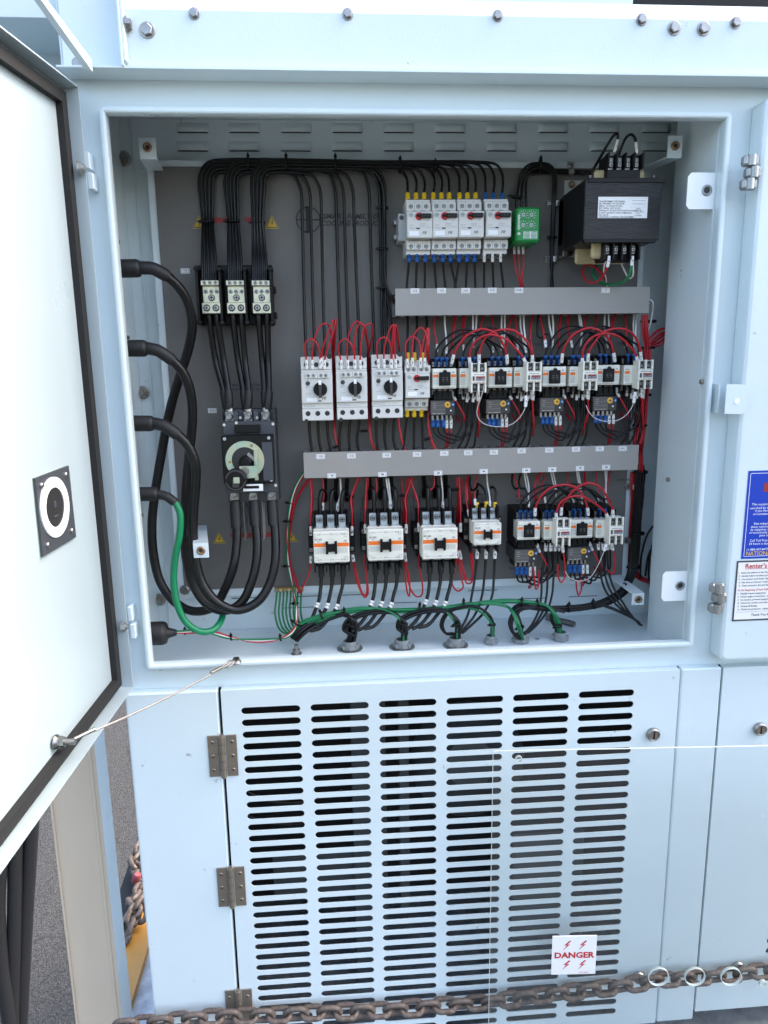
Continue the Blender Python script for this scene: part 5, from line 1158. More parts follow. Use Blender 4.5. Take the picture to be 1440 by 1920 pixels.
# ================================================================ WIRES  (points: u, v in the photo, h metres in front of the panel)
WN = {'k': ('black_wire', 'wire_black', 'wire'), 'r': ('red_wire', 'wire_red', 'wire'), 'w': ('white_wire', 'wire_white', 'wire'), 'x': ('white_wire', 'wire_pale', 'wire'), 'g': ('green_wire', 'wire_green', 'wire'), 'K': ('black_cable', 'cable_black', 'cable'), 'G': ('green_cable', 'cable_green', 'cable')}
SLM = {'b': 'sleeve_blue', 'y': 'sleeve_yellow', 'w': 'sleeve_white', 'k': 'black_rubber', 'z': 'steel'}
def wire(c, pts, r, label, group=None, s=None, e=None, n=8, seg=5, jit=0.0, mids=()):
    name, m, cat = WN[c]; q = []
    if c in 'rwx': r *= .80
    elif c == 'k' and r < .0036: r *= .86
    elif c == 'k': r *= .88
    for i, p in enumerate(pts):
        v = P(p[0], p[1], p[2])
        if jit and 0 < i < len(pts)-1: v += Vector((random.uniform(-jit, jit), random.uniform(-jit, jit), random.uniform(-jit, jit)))
        q.append(v)
    path = catmull(q, seg); org = path[0].copy(); b = MB(m); b.tube([p-org for p in path], r, n)
    o = b.build(name); o.location = org; tag(o, label, cat, group)
    acc = [0]
    for i in range(1, len(path)): acc.append(acc[-1]+(path[i]-path[i-1]).length)
    def ptat(t):
        t = max(0, min(acc[-1]-1e-6, t)); i = 0
        while acc[i+1] < t: i += 1
        return path[i].lerp(path[i+1], (t-acc[i])/max(1e-9, acc[i+1]-acc[i]))
    def sleeve(t0, t1, col, rr, nm='crimp_sleeve', plug=True):
        d_ = t1-t0; pp = [ptat(t0+d_*k)-org for k in (0, .08, .42, .5, .58, .92, 1)]
        b = MB(SLM[col])
        if nm == 'crimp_sleeve' and col in 'by': b.tube(pp, rr, 12, radii=[rr*.85, rr, rr*.98, rr*.80, rr*1.02, rr*1.08, rr*.95])
        else: b.tube(pp, rr, 12, radii=[rr*.9, rr, rr, rr, rr, rr, rr*.9])
        if nm == 'crimp_sleeve' and col == 'w':
            dr = (pp[4]-pp[3]).normalized(); side = Vector((1, 0, 0)); b.box(pp[3]+Vector((0, -rr*.95, 0)), (rr*.5, rr*.2, rr*1.1), 'print', .0001)
        part(nm, b, o)
    if s: sleeve(-.0 if s[1] > 0 else 0, abs(s[1]), s[0], s[2])
    if e: sleeve(acc[-1]-e[1], acc[-1], e[0], e[2])
    for (t, L_, col, rr) in mids: sleeve(acc[-1]*t, acc[-1]*t+L_, col, rr, 'wire_marker')
    return o
def tie(u, v, h, rx, ry=None, ang=0, lab='black cable tie', ln=.004, head=True):
    """strap round a bundle running vertically (ang 0) or horizontally (90)"""
    c = P(u, v, h); b = MB('black_plastic'); ry = ry or rx; R_ = Matrix.Rotation(math.radians(ang), 3, 'Y'); n = 20; q = []
    prof = [(-ln/2, 1), (-ln/2, 1.06), (ln/2, 1.06), (ln/2, 1)]; vs = []; fs = []
    for k in range(n):
        a = 2*math.pi*k/n
        for (t, s_) in prof: vs.append(c+R_ @ Vector((math.cos(a)*(rx*s_ if s_ == 1 else rx+.0009), math.sin(a)*(ry if s_ == 1 else ry+.0009), t)))
    for k in range(n):
        for i in range(4): j = (i+1) % 4; fs.append([k*4+i, k*4+j, ((k+1) % n)*4+j, ((k+1) % n)*4+i])
    b.add(vs, fs, None, True)
    if head: b.box(c+R_ @ Vector((-rx-.001, -ry*.3, 0)), (.005, .004, .0055), None, .0008, R_); b.box(c+R_ @ Vector((-rx-.004, -ry*.4, 0)), (.005, .0015, .0025), None, .0003, R_)
    o = b.build('cable_tie', None, True); return tag(o, lab, 'cable tie', 'black cable ties round the wires')
ORD = ['first', 'second', 'third', 'fourth', 'fifth', 'sixth', 'seventh', 'eighth', 'ninth']
# ---- feed wires: lugs -> top run -> breakers. destination order inside a bundle, outermost first
MX = [[764, 781, 796.5], [815, 829, 842], [861.5, 877.5, 892], [910, 927, 943]]
MTOP = [[(764.5, 366), (780, 366), (795, 366)], [(812.5, 366), (827.5, 366), (842, 366)], [(861.5, 366), (876.5, 366), (891.5, 366)], [(910.5, 367), (925, 367), (941.5, 367)]]
RX = [[(566, 571.5), (582, 588), (602, 607)], [(630, 637), (645, 652), (663, 672)], [(693, 700), (712, 716), (720, 724)]]
BX = [(379, 380, 373, 3.7), (428, 428, 421, 3.5), (474, 474, 471, 3.6)]
GRP_F = 'black feed wires from the distribution block'
rtn = ['leftmost', 'middle', 'rightmost']
for i in range(3):
    x0, xt, xu, st = BX[i]
    for k in range(8):
        j = 7-k        # k=0 outermost (leftmost) -> goes farthest
        xl = x0+k*st*1.0; xm = xt+k*2.6; xp = xu+k*st
        row = 299.5+k*3.3+i*.3; hh = .009+.0062*i+(.003 if k % 2 else 0)
        pts = [(xl, 527, .045), (xl, 500, .040), (xl*.5+xm*.5, 455, .026+.002*(k % 2)), (xm, 414, hh+.002), ((xm+xp)/2, 380, hh), (xp, 350, hh), (xp+1, 332-(8-k)*.2, hh)]
        r0_ = 30-k*2.2
        cx_ = xp+r0_; pts += [(xp+r0_*.22, row+r0_*.52, hh), (xp+r0_*.6, row+r0_*.14, hh), (xp+r0_*1.25, row, hh)]
        if j >= 4:      # to the top-row starters
            m_ = 7-k; mi = m_-4; dx = MX[mi][i]; sl = .004
            pts += [(600, row+.5, hh), (700, row+3, hh), (dx-34, row+5-i*.5, hh), (dx-12, row+10-i*.5, hh), (dx-2, row+24, hh+.004), (dx, 345, .03), (MTOP[mi][i][0], 362, .045), (MTOP[mi][i][0], 376, .052)]
            col = 'y' if mi < 3 else 'b'
            o = wire('k', pts, .0027, 'black wire from the %s silver lug to the %s top-row breaker' % (rtn[i], ORD[mi]), GRP_F, e=(col, .0145, .0042 if col == 'y' else .0036), seg=4)
        elif j == 3:    # through the tied drop behind the upper duct
            dx = 713+3.6*i
            pts += [(560, row, hh), (650, row+1, hh), (dx-30, row+2, hh), (dx-10, row+8, hh), (dx-1, row+26, hh), (dx, 360, hh), (dx+.5, 400, hh), (dx+1, 470, hh), (dx+3, 530, hh), (dx+14, 556, hh+.004), (dx+30, 572, .02)]
            wire('k', pts, .0027, 'black wire from the %s silver lug dropping to the upper duct end' % rtn[i], GRP_F, seg=4)
        else:
            # j=2: third rotary, 1 second, 0 first
            dx, dx2 = RX[j][i]
            pts += [(xp+r0_*1.25+12, row, hh)] if j == 0 else [(560+20*j, row, hh)]
            dd = 36-6*(i == 0)
            pts += [(dx-dd, row+1.5, hh), (dx-dd*.45, row+7, hh), (dx-6, row+22, hh), (dx-1, 362, hh), (dx+.5, 400, hh), (dx+(dx2-dx)*.5, 500, .012), (dx2, 600, .018), (dx2+2, 655, .03), (dx2+2, 680, .04)]
            wire('k', pts, .0033, 'black wire from the %s silver lug down to the back of rotary breaker %s' % (rtn[i], ORD[j]), GRP_F, seg=4)
for (u, v) in ((389, 416), (437, 415), (484.5, 418)): tie(u, v, .020, .0115, .009, lab='black cable tie round the wire bundle above the silver lugs')
for (u, v, r_) in ((466, 300, .011), (537, 301, .012), (629, 302, .012), (750, 305, .011), (816, 307, .008)): tie(u, v+7, .020, r_, .012, 90, lab='black cable tie on the horizontal wire run at the top of the panel')
for v in (390, 467, 540): tie(718.5, v, .018, .0085, .006, lab='black cable tie on the vertical drop left of the upper duct')
for (u0, u1, v1, nm_) in ((716, 716, 628, 'left'), (722, 733, 628, 'right')): wire('k', [(u0, 345, .012), (u0, 460, .012), (u0+1, 540, .012), (u1, 600, .018), (u1+2, 650, .03), (u1+3, 682, .04)], .0030, '%s black wire passing left of the upper duct to the rightmost rotary breaker' % nm_)
# ---- top-row bottoms into the duct
for i, (u, v, u2, col) in enumerate([(767, 477, 762.5, 'b'), (781.4, 477, 780, 'b'), (796.7, 477, 796.5, 'b'), (814, 477, 818, 'b'), (829.8, 477, 835, 'b'), (844.4, 477, 855, 'b'), (860.5, 477, 853, 'b'), (875.5, 477, 873.5, 'b'), (889.5, 477, 891.5, 'b'), (908, 477, 907.5, 'w'), (923.5, 477, 925.5, 'w'), (938.5, 477, 944, 'w')]):
    wire('k', [(u, v-2, .056), (u, v+10, .050), (u+(u2-u)*.3, 505, .045), (u2, 540, .04), (u2, 552, .04)], .0026, '%s black wire under the %s top-row breaker into the duct' % (rtn[i % 3], ORD[i//3]), 'black wires between the top row and the upper duct', s=(col, .0155, .0038 if col == 'b' else .0027))
# ---- relay wires and the black arch
for i, (u, u2) in enumerate(((964.4, 977), (972.6, 979.5), (981, 983))): wire('r', [(u, 458, .03), (u, 474, .032), (u+1, 495, .034), (u2-4, 525, .034), (u2, 545, .03)], .0018, '%s red wire under the green relay' % ['left', 'middle', 'right'][i], 'red wires under the green relay', s=('w', .018, .0024))
for i in range(3): k = 4.6*i; wire('k', [(968+9.5*i, 392, .03), (969+8.5*i, 372, .03), (973+6.5*i, 345, .014+.004*i), (979+5*i, 322+k*.8, .014+.004*i), (992+3*i, 309+k, .014+.004*i), (1015, 306+k, .014+.004*i), (1030-1.5*i, 309+k, .014+.004*i), (1042-3*i, 325+k*.6, .014+.003*i), (1041-2*i, 370, .010), (1038-1.5*i, 430, .008), (1036-1.3*i, 490, .008), (1033+2*i, 545, .02)], .0028, 'black wire arching from the green relay over to the clamped vertical run', 'arched black wires right of the green relay')
for i in range(3): wire('k', [(992, 318+3.5*i, .010), (1030, 318+3*i, .008), (1069, 320+2.5*i, .007), (1090, 320+2.5*i, .007), (1108, 322+2*i, .02)], .0024, 'black wire running level to the transformer through the top clamp', 'level black wires left of the transformer')
tie(1013, 310, .020, .010, .008, 90, lab='black cable tie on top of the arch of black wires'); tie(1037, 445, .010, .006, .005, lab='black cable tie on the clamped vertical black wires'); tie(968, 370, .028, .010, .005, 10, lab='black cable tie above the green relay')
wire('k', [(1108, 322, .05), (1118, 308, .11), (1140, 270, .145), (1151, 254, .15), (1158, 252, .15), (1158, 262, .148), (1152, 285, .142)], .0026, 'black wire bent in a sharp peak to the leftmost top screw of the transformer', e=('w', .019, .0026))
wire('k', [(1160, 292, .135), (1165, 278, .140), (1174, 258, .145), (1183, 252, .148), (1190, 258, .148), (1193, 272, .145), (1194, 288, .142)], .0026, 'black wire looping to the rightmost top screw of the transformer', e=('w', .018, .0026))
wire('r', [(1142, 480, .14), (1140, 496, .14), (1133, 513, .13), (1120, 528, .11), (1106, 530, .09), (1094, 518, .07), (1093, 503, .06), (1102, 497, .05), (1114, 500, .05), (1127, 512, .05), (1135, 525, .045), (1138, 545, .04)], .0022, 'red wire curling under the transformer left side', s=('w', .018, .0028))
wire('w', [(1140, 482, .13), (1134, 495, .12), (1132, 508, .11), (1136, 520, .09), (1138, 545, .05)], .0015, 'thin white wire behind the red curl under the transformer')
wire('g', [(1186, 480, .14), (1183, 505, .14), (1176, 522, .13), (1160, 532, .11), (1140, 533, .08), (1122, 528, .06), (1112, 514, .05), (1117, 500, .04), (1130, 492, .04)], .0026, 'green wire curling under the transformer right side', s=('w', .016, .0028))
wire('w', [(1184, 480, .14), (1187, 500, .14), (1186, 518, .13), (1180, 522, .12), (1172, 510, .10), (1163, 490, .09)], .0018, 'white wire looping under the rightmost transformer screw')
wire('w', [(1205, 575, .06), (1215, 562, .07), (1223, 565, .07), (1224, 580, .06), (1220, 605, .05), (1214, 625, .04), (1210, 650, .035)], .0018, 'white wire looping out of the right end of the upper duct')
# ---- rotary breakers: red loops, black tails
def PQ(u, v, h): return (u, v, h)
RO = [(540, 580), (540, 580), (540, 580)]
def c7(x, y): return (540+x/5.143, 580+y/5.143)
loops = [
 [[(178, 500), (163, 400), (170, 320), (225, 287), (285, 340), (305, 420), (310, 500)],
  [(232, 500), (238, 400), (262, 260), (320, 150), (375, 140), (410, 210), (425, 330), (430, 460)],
  [(322, 480), (335, 380), (370, 270), (410, 160), (440, 100), (442, 200), (438, 330), (430, 460)],
  [(352, 500), (368, 420), (405, 310), (440, 200), (463, 95), (458, 230), (450, 350), (440, 460)]],
 [[(512, 500), (488, 400), (498, 320), (550, 287), (610, 340), (638, 430), (642, 500)],
  [(575, 500), (570, 380), (590, 230), (650, 120), (700, 130), (745, 250), (770, 380), (765, 470)],
  [(645, 500), (640, 380), (650, 240), (690, 140), (740, 170), (765, 270), (775, 380), (770, 470)],
  [(695, 500), (700, 400), (710, 280), (750, 150), (800, 140), (815, 230), (795, 350), (775, 470)]],
 [[(868, 490), (853, 390), (868, 310), (920, 270), (970, 300), (1000, 390), (1000, 500)],
  [(925, 490), (925, 400), (955, 270), (1000, 160), (1025, 150), (1060, 280), (1075, 400), (1070, 460)],
  [(992, 490), (1000, 380), (1010, 250), (1022, 145), (1050, 260), (1070, 370), (1078, 450)],
  [(1038, 490), (1025, 380), (1025, 250), (1040, 150), (1062, 270), (1075, 380), (1082, 450)]]]
for i, L3 in enumerate(loops):
    for k, lp_ in enumerate(L3):
        n = len(lp_); pts = []
        for q, (x, y) in enumerate(lp_):
            u, v = c7(x, y); t = q/(n-1); hq = .088+.010*math.sin(math.pi*t) if k == 0 else .088+.012*math.sin(math.pi*t)-.05*max(0, t-.55)/.45
            pts.append((u, v, hq))
        pts.insert(0, (pts[0][0]+.3, pts[0][1]+15, .088))
        if k == 0: pts.append((pts[-1][0], pts[-1][1]+14, .088))
        else:
            xr = [623.5, 689.5, 750][i]+[0, .5, 1.5, 2.5][k]
            if i < 2: pts += [(xr+2, 700, .03), (xr+1, 760, .03), (xr+2, 800, .045), (xr+6, 828, .05), (xr+14, 848, .05)]
        wire('r', pts, .0019, 'red wire loop, %s from the left, on the %s rotary breaker' % (ORD[k], rtn[i]), 'red wire loops on the rotary breakers', s=('w', .0165, .0027), e=('w', .0165, .0027) if k == 0 else None)
def c5(lst, h0, h1=None):
    n = len(lst); return [(540+x/5.143, 580+y/5.143, h0 if h1 is None else h0+(h1-h0)*i/(n-1)) for i, (x, y) in enumerate(lst)]
for i, (g_, lst) in enumerate([(0, [(205, 1060), (205, 1120), (215, 1250), (232, 1370)]), (0, [(290, 1060), (290, 1130), (300, 1260), (322, 1370)]), (0, [(378, 1060), (380, 1130), (392, 1260), (415, 1370)]), (1, [(515, 1060), (505, 1130), (495, 1240), (500, 1370)]), (1, [(600, 1060), (592, 1130), (588, 1250), (595, 1370)]), (1, [(690, 1060), (678, 1150), (665, 1260), (685, 1370)]), (2, [(850, 1050), (850, 1150), (855, 1260), (868, 1370)]), (2, [(940, 1050), (932, 1150), (935, 1270), (955, 1370)]), (2, [(1028, 1050), (1018, 1150), (1020, 1270), (1045, 1365)])]):
    wire('k', c5(lst, .055, .055), .0031, '%s black wire from the %s rotary breaker into the lower duct' % (rtn[i % 3], rtn[g_]), 'black wires under the rotary breakers')
for a0, xs_ in ((0, (1062, 1140)), (1, (1068, 1146))): wire('r', c5([(1062+6*a0, 1050), (1070+6*a0, 1140), (1095+6*a0, 1260), (1125+10*a0, 1365)], .05), .0019, 'red wire from the rightmost rotary breaker down into the lower duct', 'paired red wires into the lower duct')
tie(633, 836, .048, .0050, .004, -20, 'black cable tie on the red wires between the leftmost and middle rotary breakers'); tie(684.5, 808, .045, .0045, .004, 0, 'black cable tie on the red wires right of the middle rotary breaker')
# toggle breaker with aux in the middle row
for k, lst in enumerate([[(1150, 500), (1132, 390), (1150, 300), (1200, 262), (1255, 300), (1278, 390), (1276, 500)], [(1200, 490), (1200, 350), (1225, 230), (1275, 178), (1310, 195), (1335, 260), (1345, 360), (1340, 480)], [(1278, 490), (1290, 400), (1310, 290), (1345, 180), (1350, 250), (1340, 380), (1345, 490)], [(1318, 490), (1325, 400), (1340, 290), (1356, 180), (1360, 280), (1352, 380), (1352, 490)]]):
    pts = c5(lst, .085); pts.insert(0, (pts[0][0], pts[0][1]+13, .084))
    if k == 0: pts.append((pts[-1][0], pts[-1][1]+13, .084))
    else: pts = pts[:-1]+[(803.5+k*.6, 690, .05), (802.5+k*.6, 760, .045), (802.5+k*.8, 800, .05), (807+k, 825, .05), (815+k*1.4, 846, .05)]
    wire('r', pts, .0019, 'red wire loop, %s from the left, on the middle-row toggle breaker' % ORD[k], 'red wire loops on the middle toggle breaker', s=('w', .0165, .0026), e=('w', .0165, .0026) if k == 0 else None)
tie(803.5, 822, .048, .0045, .004, -20, 'black cable tie on the red wires right of the middle toggle breaker')
for i, (u, ut) in enumerate(((764.5, 763.5), (777, 781), (792, 799))):
    wire('k', [(ut, 585, .03), (ut+1, 610, .035), (ut*.4+u*.6, 640, .045), (u, 662, .055), (u, 677, .058)], .0027, '%s black wire from the upper duct to the top of the middle toggle breaker' % rtn[i], 'black wires above the middle toggle breaker', e=('y', .0150, .0040))
for i, (u, ub) in enumerate(((763, 756), (776.5, 776), (790.5, 793))): wire('k', [(u, 767, .056), (u, 782, .052), (u+(ub-u)*.4, 805, .05), (ub, 845, .05)], .0027, '%s black wire from the middle toggle breaker into the lower duct' % rtn[i], 'black wires under the middle toggle breaker', s=('y', .0150, .0040))
# ---- reversing contactor pairs: generic wiring
def kx(i, n): return SC[i][0]+(-16.4, -5.5, 5.5, 16.4)[n]
vt = lambda i: SC[i][1]-27         # top terminals
vb = lambda i: SC[i][1]+26
place = ['first', 'second', 'third', 'fourth', 'fifth', 'sixth', 'seventh', 'eighth', 'ninth', 'tenth', 'eleventh', 'twelfth']
def tops(i, blues, grp, base_v):
    u0 = SC[i][0]
    for n in blues:
        pass
def arcs(a, b_, peak, lab):
    for n in range(3):
        ua, ub = kx(a, n), kx(b_, n)+1
        va, vb_ = vt(a), vt(b_); H_ = peak+5*n
        if b_ % 2 == 1 and n == 2: ub -= 0
        wire('k', [(ua, va+4, .060), (ua, va-14, .062), (ua+3+n, va-28, .062), (ua+(ub-ua)*.22, H_+12, .066+.004*n), (ua+(ub-ua)*.42, H_+1, .070+.004*n), (ua+(ub-ua)*.62, H_+1, .070+.004*n), (ub-(ub-ua)*.16, H_+16, .066+.004*n), (ub-3, vb_-26, .062), (ub, vb_-14, .062), (ub, vb_+4, .060)], .0022, '%s black jumper %s' % (['outer', 'middle', 'inner'][n], lab), 'black jumpers arching between contactors', s=('b', .0165, .0040), e=('b', .0165, .0040) if not (b_ % 2 == 1 and n == 2) else ('w', .010, .0022), jit=.0012)
arcs(0, 2, 617, 'arching from the first to the third contactor of the middle row'); arcs(1, 3, 616, 'arching from the second to the fourth contactor of the middle row')
arcs(4, 6, 612, 'arching from the fifth to the seventh contactor of the middle row'); arcs(5, 7, 612, 'arching from the sixth to the last contactor of the middle row')
arcs(8, 10, 909, 'arching over the ninth to the eleventh small contactor, bottom row'); arcs(9, 11, 908, 'arching between the two blocked contactors of the bottom row')
def rarc(lst, lab, r=.0025): wire('r', [(u, v, .09+.016*math.sin(math.pi*i/(len(lst)-1))) for i, (u, v) in enumerate(lst)], r, lab, 'red jumper arcs between contactors', s=('w', .0175, .0030), e=('w', .0175, .0030))
rarc([(847, 682), (851, 665), (862, 644), (880, 626), (905, 617), (930, 626), (942, 643), (950, 665), (951, 682)], 'red arc from the first to the third contactor of the middle row')
rarc([(882, 687), (880, 668), (884, 652), (896, 636), (919, 627.6), (950, 637), (968, 655), (981, 671), (987, 686)], 'lower red arc from the second to the fourth contactor of the middle row')
rarc([(898.3, 682), (898.5, 664), (904, 644), (916, 627), (936, 619), (961, 619), (982, 633), (993, 650), (998, 665), (998, 683)], 'upper red arc from the second to the fourth contactor of the middle row')
rarc([(1053, 680), (1055, 662), (1063, 642), (1080, 624), (1105, 615), (1126, 621), (1142, 637), (1150, 660), (1153, 678)], 'red arc from the fifth to the seventh contactor of the middle row')
rarc([(1092.5, 688), (1092, 670), (1097, 648), (1111, 632), (1135, 625), (1158, 630), (1178, 646), (1193, 667), (1196, 684)], 'lower red arc from the sixth to the last contactor of the middle row')
rarc([(1102, 680), (1104, 661), (1114, 643), (1132, 623), (1158, 616), (1180, 621), (1194, 637), (1200, 656), (1203, 676)], 'upper red arc from the sixth to the last contactor of the middle row')
rarc([(1003, 967), (1004, 952), (1012, 934), (1030, 916), (1054, 909), (1075, 912), (1092, 928), (1101, 950), (1103, 966)], 'red arc over the ninth to the eleventh contactor in the bottom row')
rarc([(1044, 975), (1043, 962), (1052, 941), (1072, 931), (1092, 931), (1114, 943), (1136, 962), (1140, 975)], 'lower red arc between the blocked contactors of the bottom row')
rarc([(1052, 966), (1054, 948), (1066, 930), (1088, 910), (1108, 906), (1128, 916), (1142, 940), (1148, 952), (1150, 970)], 'upper red arc between the blocked contactors of the bottom row')
# wires dropping from the ducts onto the contactor tops
def drop(c, lst, r, lab, e=None, h0=.035, h1=.06, grp=None): n = len(lst); wire(c, [(u, v, h0+(h1-h0)*i/(n-1)) for i, (u, v) in enumerate(lst)], r, lab, grp, e=e)
def c8(x, y): return (740+x/5.143, 580+y/5.143)
for x0_, y0_, pts8, c, e in [
 (0, 0, [(405, 55), (380, 120), (378, 200), (395, 270), (408, 340), (405, 410)], 'r', ('w', .0145, .0024)), (0, 0, [(485, 55), (484, 150), (495, 260), (500, 360), (497, 430)], 'w', ('w', .0145, .0024)),
 (0, 0, [(585, 55), (570, 150), (560, 250), (548, 350), (545, 430)], 'r', None), (0, 0, [(593, 55), (578, 150), (566, 260), (556, 370)], 'r', None), (0, 0, [(665, 55), (655, 180), (660, 300), (668, 400)], 'r', ('w', .012, .0022)), (0, 0, [(680, 55), (665, 180), (672, 250)], 'r', None),
 (0, 0, [(757, 55), (755, 160), (750, 240)], 'w', None), (0, 0, [(788, 55), (785, 160), (765, 280), (760, 370)], 'w', None), (0, 0, [(870, 55), (840, 120), (825, 200), (830, 280)], 'r', None), (0, 0, [(943, 55), (945, 200), (950, 330), (945, 420)], 'r', ('w', .0145, .0024)),
 (0, 0, [(1033, 55), (1030, 160), (1035, 300), (1030, 400)], 'w', None), (0, 0, [(1062, 55), (1060, 200), (1050, 330), (1040, 400)], 'w', None), (0, 0, [(1135, 55), (1105, 150), (1090, 260), (1075, 370)], 'r', None), (0, 0, [(1155, 55), (1170, 150), (1180, 260), (1185, 400)], 'r', ('w', .0145, .0024)), (0, 0, [(1212, 55), (1215, 180), (1240, 300), (1265, 420)], 'w', ('w', .012, .0022)), (0, 0, [(1245, 55), (1248, 180), (1262, 300), (1270, 420)], 'w', None),
 (0, 0, [(1330, 55), (1310, 160), (1310, 290), (1330, 400)], 'r', None), (0, 0, [(1400, 55), (1420, 150), (1440, 260), (1455, 370)], 'r', ('w', .014, .0024))]:
    q = [c8(x, y) for x, y in pts8]; n_ = {'r': 'red', 'w': 'white'}[c]; drop(c, q, .0022, '%s wire dropping from the upper duct near the %s contactor of the middle row' % (n_, place[min(3, int(max(0, (q[-1][0]-805)/50)))]), e, grp='%s wires dropping from the upper duct' % n_)
def c9(x, y): return (980+x/5.143, 580+y/5.143)
for pts8, c, e in [([(250, 40), (258, 150), (285, 280), (292, 370)], 'w', None), ([(285, 40), (295, 150), (292, 300), (285, 380)], 'w', None), ([(370, 40), (350, 160), (345, 300), (340, 370)], 'r', None), ([(378, 40), (358, 160), (352, 280)], 'r', None), ([(455, 40), (440, 160), (462, 270), (478, 370)], 'r', ('w', .014, .0024)), ([(440, 40), (432, 160), (450, 260)], 'r', None), ([(540, 40), (550, 130), (568, 250), (560, 370)], 'w', None), ([(548, 40), (570, 150), (572, 280)], 'w', None), ([(635, 40), (605, 110), (590, 180)], 'r', None), ([(715, 40), (705, 130), (698, 200), (720, 340)], 'r', ('w', .012, .0022)), ([(793, 40), (790, 150), (800, 270), (822, 370)], 'w', None), ([(828, 40), (832, 160), (828, 300)], 'w', None), ([(900, 40), (875, 120), (850, 260), (845, 360)], 'r', None), ([(893, 40), (868, 110), (838, 220)], 'r', None), ([(985, 40), (995, 150), (1000, 280), (990, 370)], 'r', ('w', .014, .0024)), ([(1075, 40), (1068, 160), (1075, 300), (1070, 380)], 'w', None), ([(1098, 40), (1092, 150), (1085, 280)], 'w', None),
 ([(8, 40), (12, 160), (30, 330)], 'w', None), ([(100, 40), (80, 160), (75, 300)], 'r', None), ([(165, 40), (185, 150), (215, 270), (228, 370)], 'r', ('w', .016, .0024)), ([(150, 40), (142, 160), (150, 260), (185, 275), (215, 240), (255, 250), (262, 330)], 'k', None)]:
    q = [c9(x, y) for x, y in pts8]; n_ = {'r': 'red', 'w': 'white', 'k': 'black'}[c]; drop(c, q, .0022, '%s wire dropping from the upper duct near the %s contactor of the middle row' % (n_, place[min(7, 4+int(max(0, (q[-1][0]-1010)/50)))]), e, grp='%s wires dropping from the upper duct' % n_)
def c3(x, y): return (860+x/3.789, 840+y/3.789)
for pts8, c, e, r_ in [([(65, 195), (50, 260), (55, 380), (75, 490)], 'r', ('w', .0145, .0026), .0019), ([(75, 195), (58, 260), (62, 370)], 'r', None, .0019), ([(130, 195), (118, 250), (115, 360), (118, 410)], 'r', ('w', .0145, .0026), .0019), ([(200, 185), (205, 260), (220, 350), (222, 420)], 'w', ('w', .012, .0024), .0019), ([(80, 200), (80, 260), (95, 300), (120, 290), (135, 260)], 'k', None, .0028), ([(130, 250), (165, 275), (192, 320), (195, 430)], 'k', ('y', .0135, .0040), .0028), ([(135, 300), (130, 350), (132, 435)], 'k', ('y', .0135, .0040), .0028), ([(228, 285), (240, 275), (262, 300), (262, 360), (255, 435)], 'k', ('y', .0135, .0040), .0028), ([(390, 185), (410, 250), (425, 320), (430, 360)], 'r', None, .0019), ([(382, 185), (380, 250), (400, 290), (425, 285)], 'k', None, .0024), ([(440, 185), (428, 240), (440, 285), (470, 290), (490, 330)], 'k', None, .0024),
 ([(465, 175), (480, 260), (495, 340), (498, 420)], 'w', ('w', .014, .0024), .0019), ([(478, 175), (495, 250), (502, 330)], 'w', None, .0019), ([(575, 175), (545, 240), (540, 330), (545, 380)], 'r', None, .0019), ([(583, 175), (560, 230), (600, 300), (618, 390)], 'r', ('w', .012, .0022), .0019), ([(600, 175), (605, 230), (560, 300), (550, 360)], 'r', None, .0019), ([(655, 170), (670, 240), (690, 300), (692, 350)], 'w', None, .0019), ([(670, 170), (685, 240), (695, 310)], 'w', None, .0019), ([(768, 165), (775, 230), (805, 300), (815, 390)], 'r', ('w', .014, .0024), .0019), ([(838, 160), (850, 240), (870, 330), (880, 400)], 'w', None, .0019), ([(850, 160), (862, 240), (872, 330)], 'w', None, .0019), ([(900, 160), (890, 240), (895, 300)], 'r', None, .0019), ([(888, 160), (900, 220), (905, 300)], 'r', None, .0019), ([(975, 160), (985, 250), (990, 330), (985, 390)], 'r', ('w', .014, .0024), .0019), ([(1040, 160), (1045, 240), (1042, 330), (1050, 390)], 'w', None, .0019), ([(1052, 160), (1050, 240), (1048, 320)], 'w', None, .0019), ([(1075, 160), (1060, 230), (1055, 310)], 'r', None, .0019)]:
    q = [c3(x, y) for x, y in pts8]; n_ = {'r': 'red', 'w': 'white', 'k': 'black'}[c]; drop(c, q, r_, '%s wire dropping from the lower duct near the %s contactor of the bottom row' % (n_, ['medium', 'left small', 'second small', 'third small', 'last small'][0 if q[-1][0] < 950 else min(4, 1+int((q[-1][0]-955)/48))]), e, grp='%s wires dropping from the lower duct' % n_)
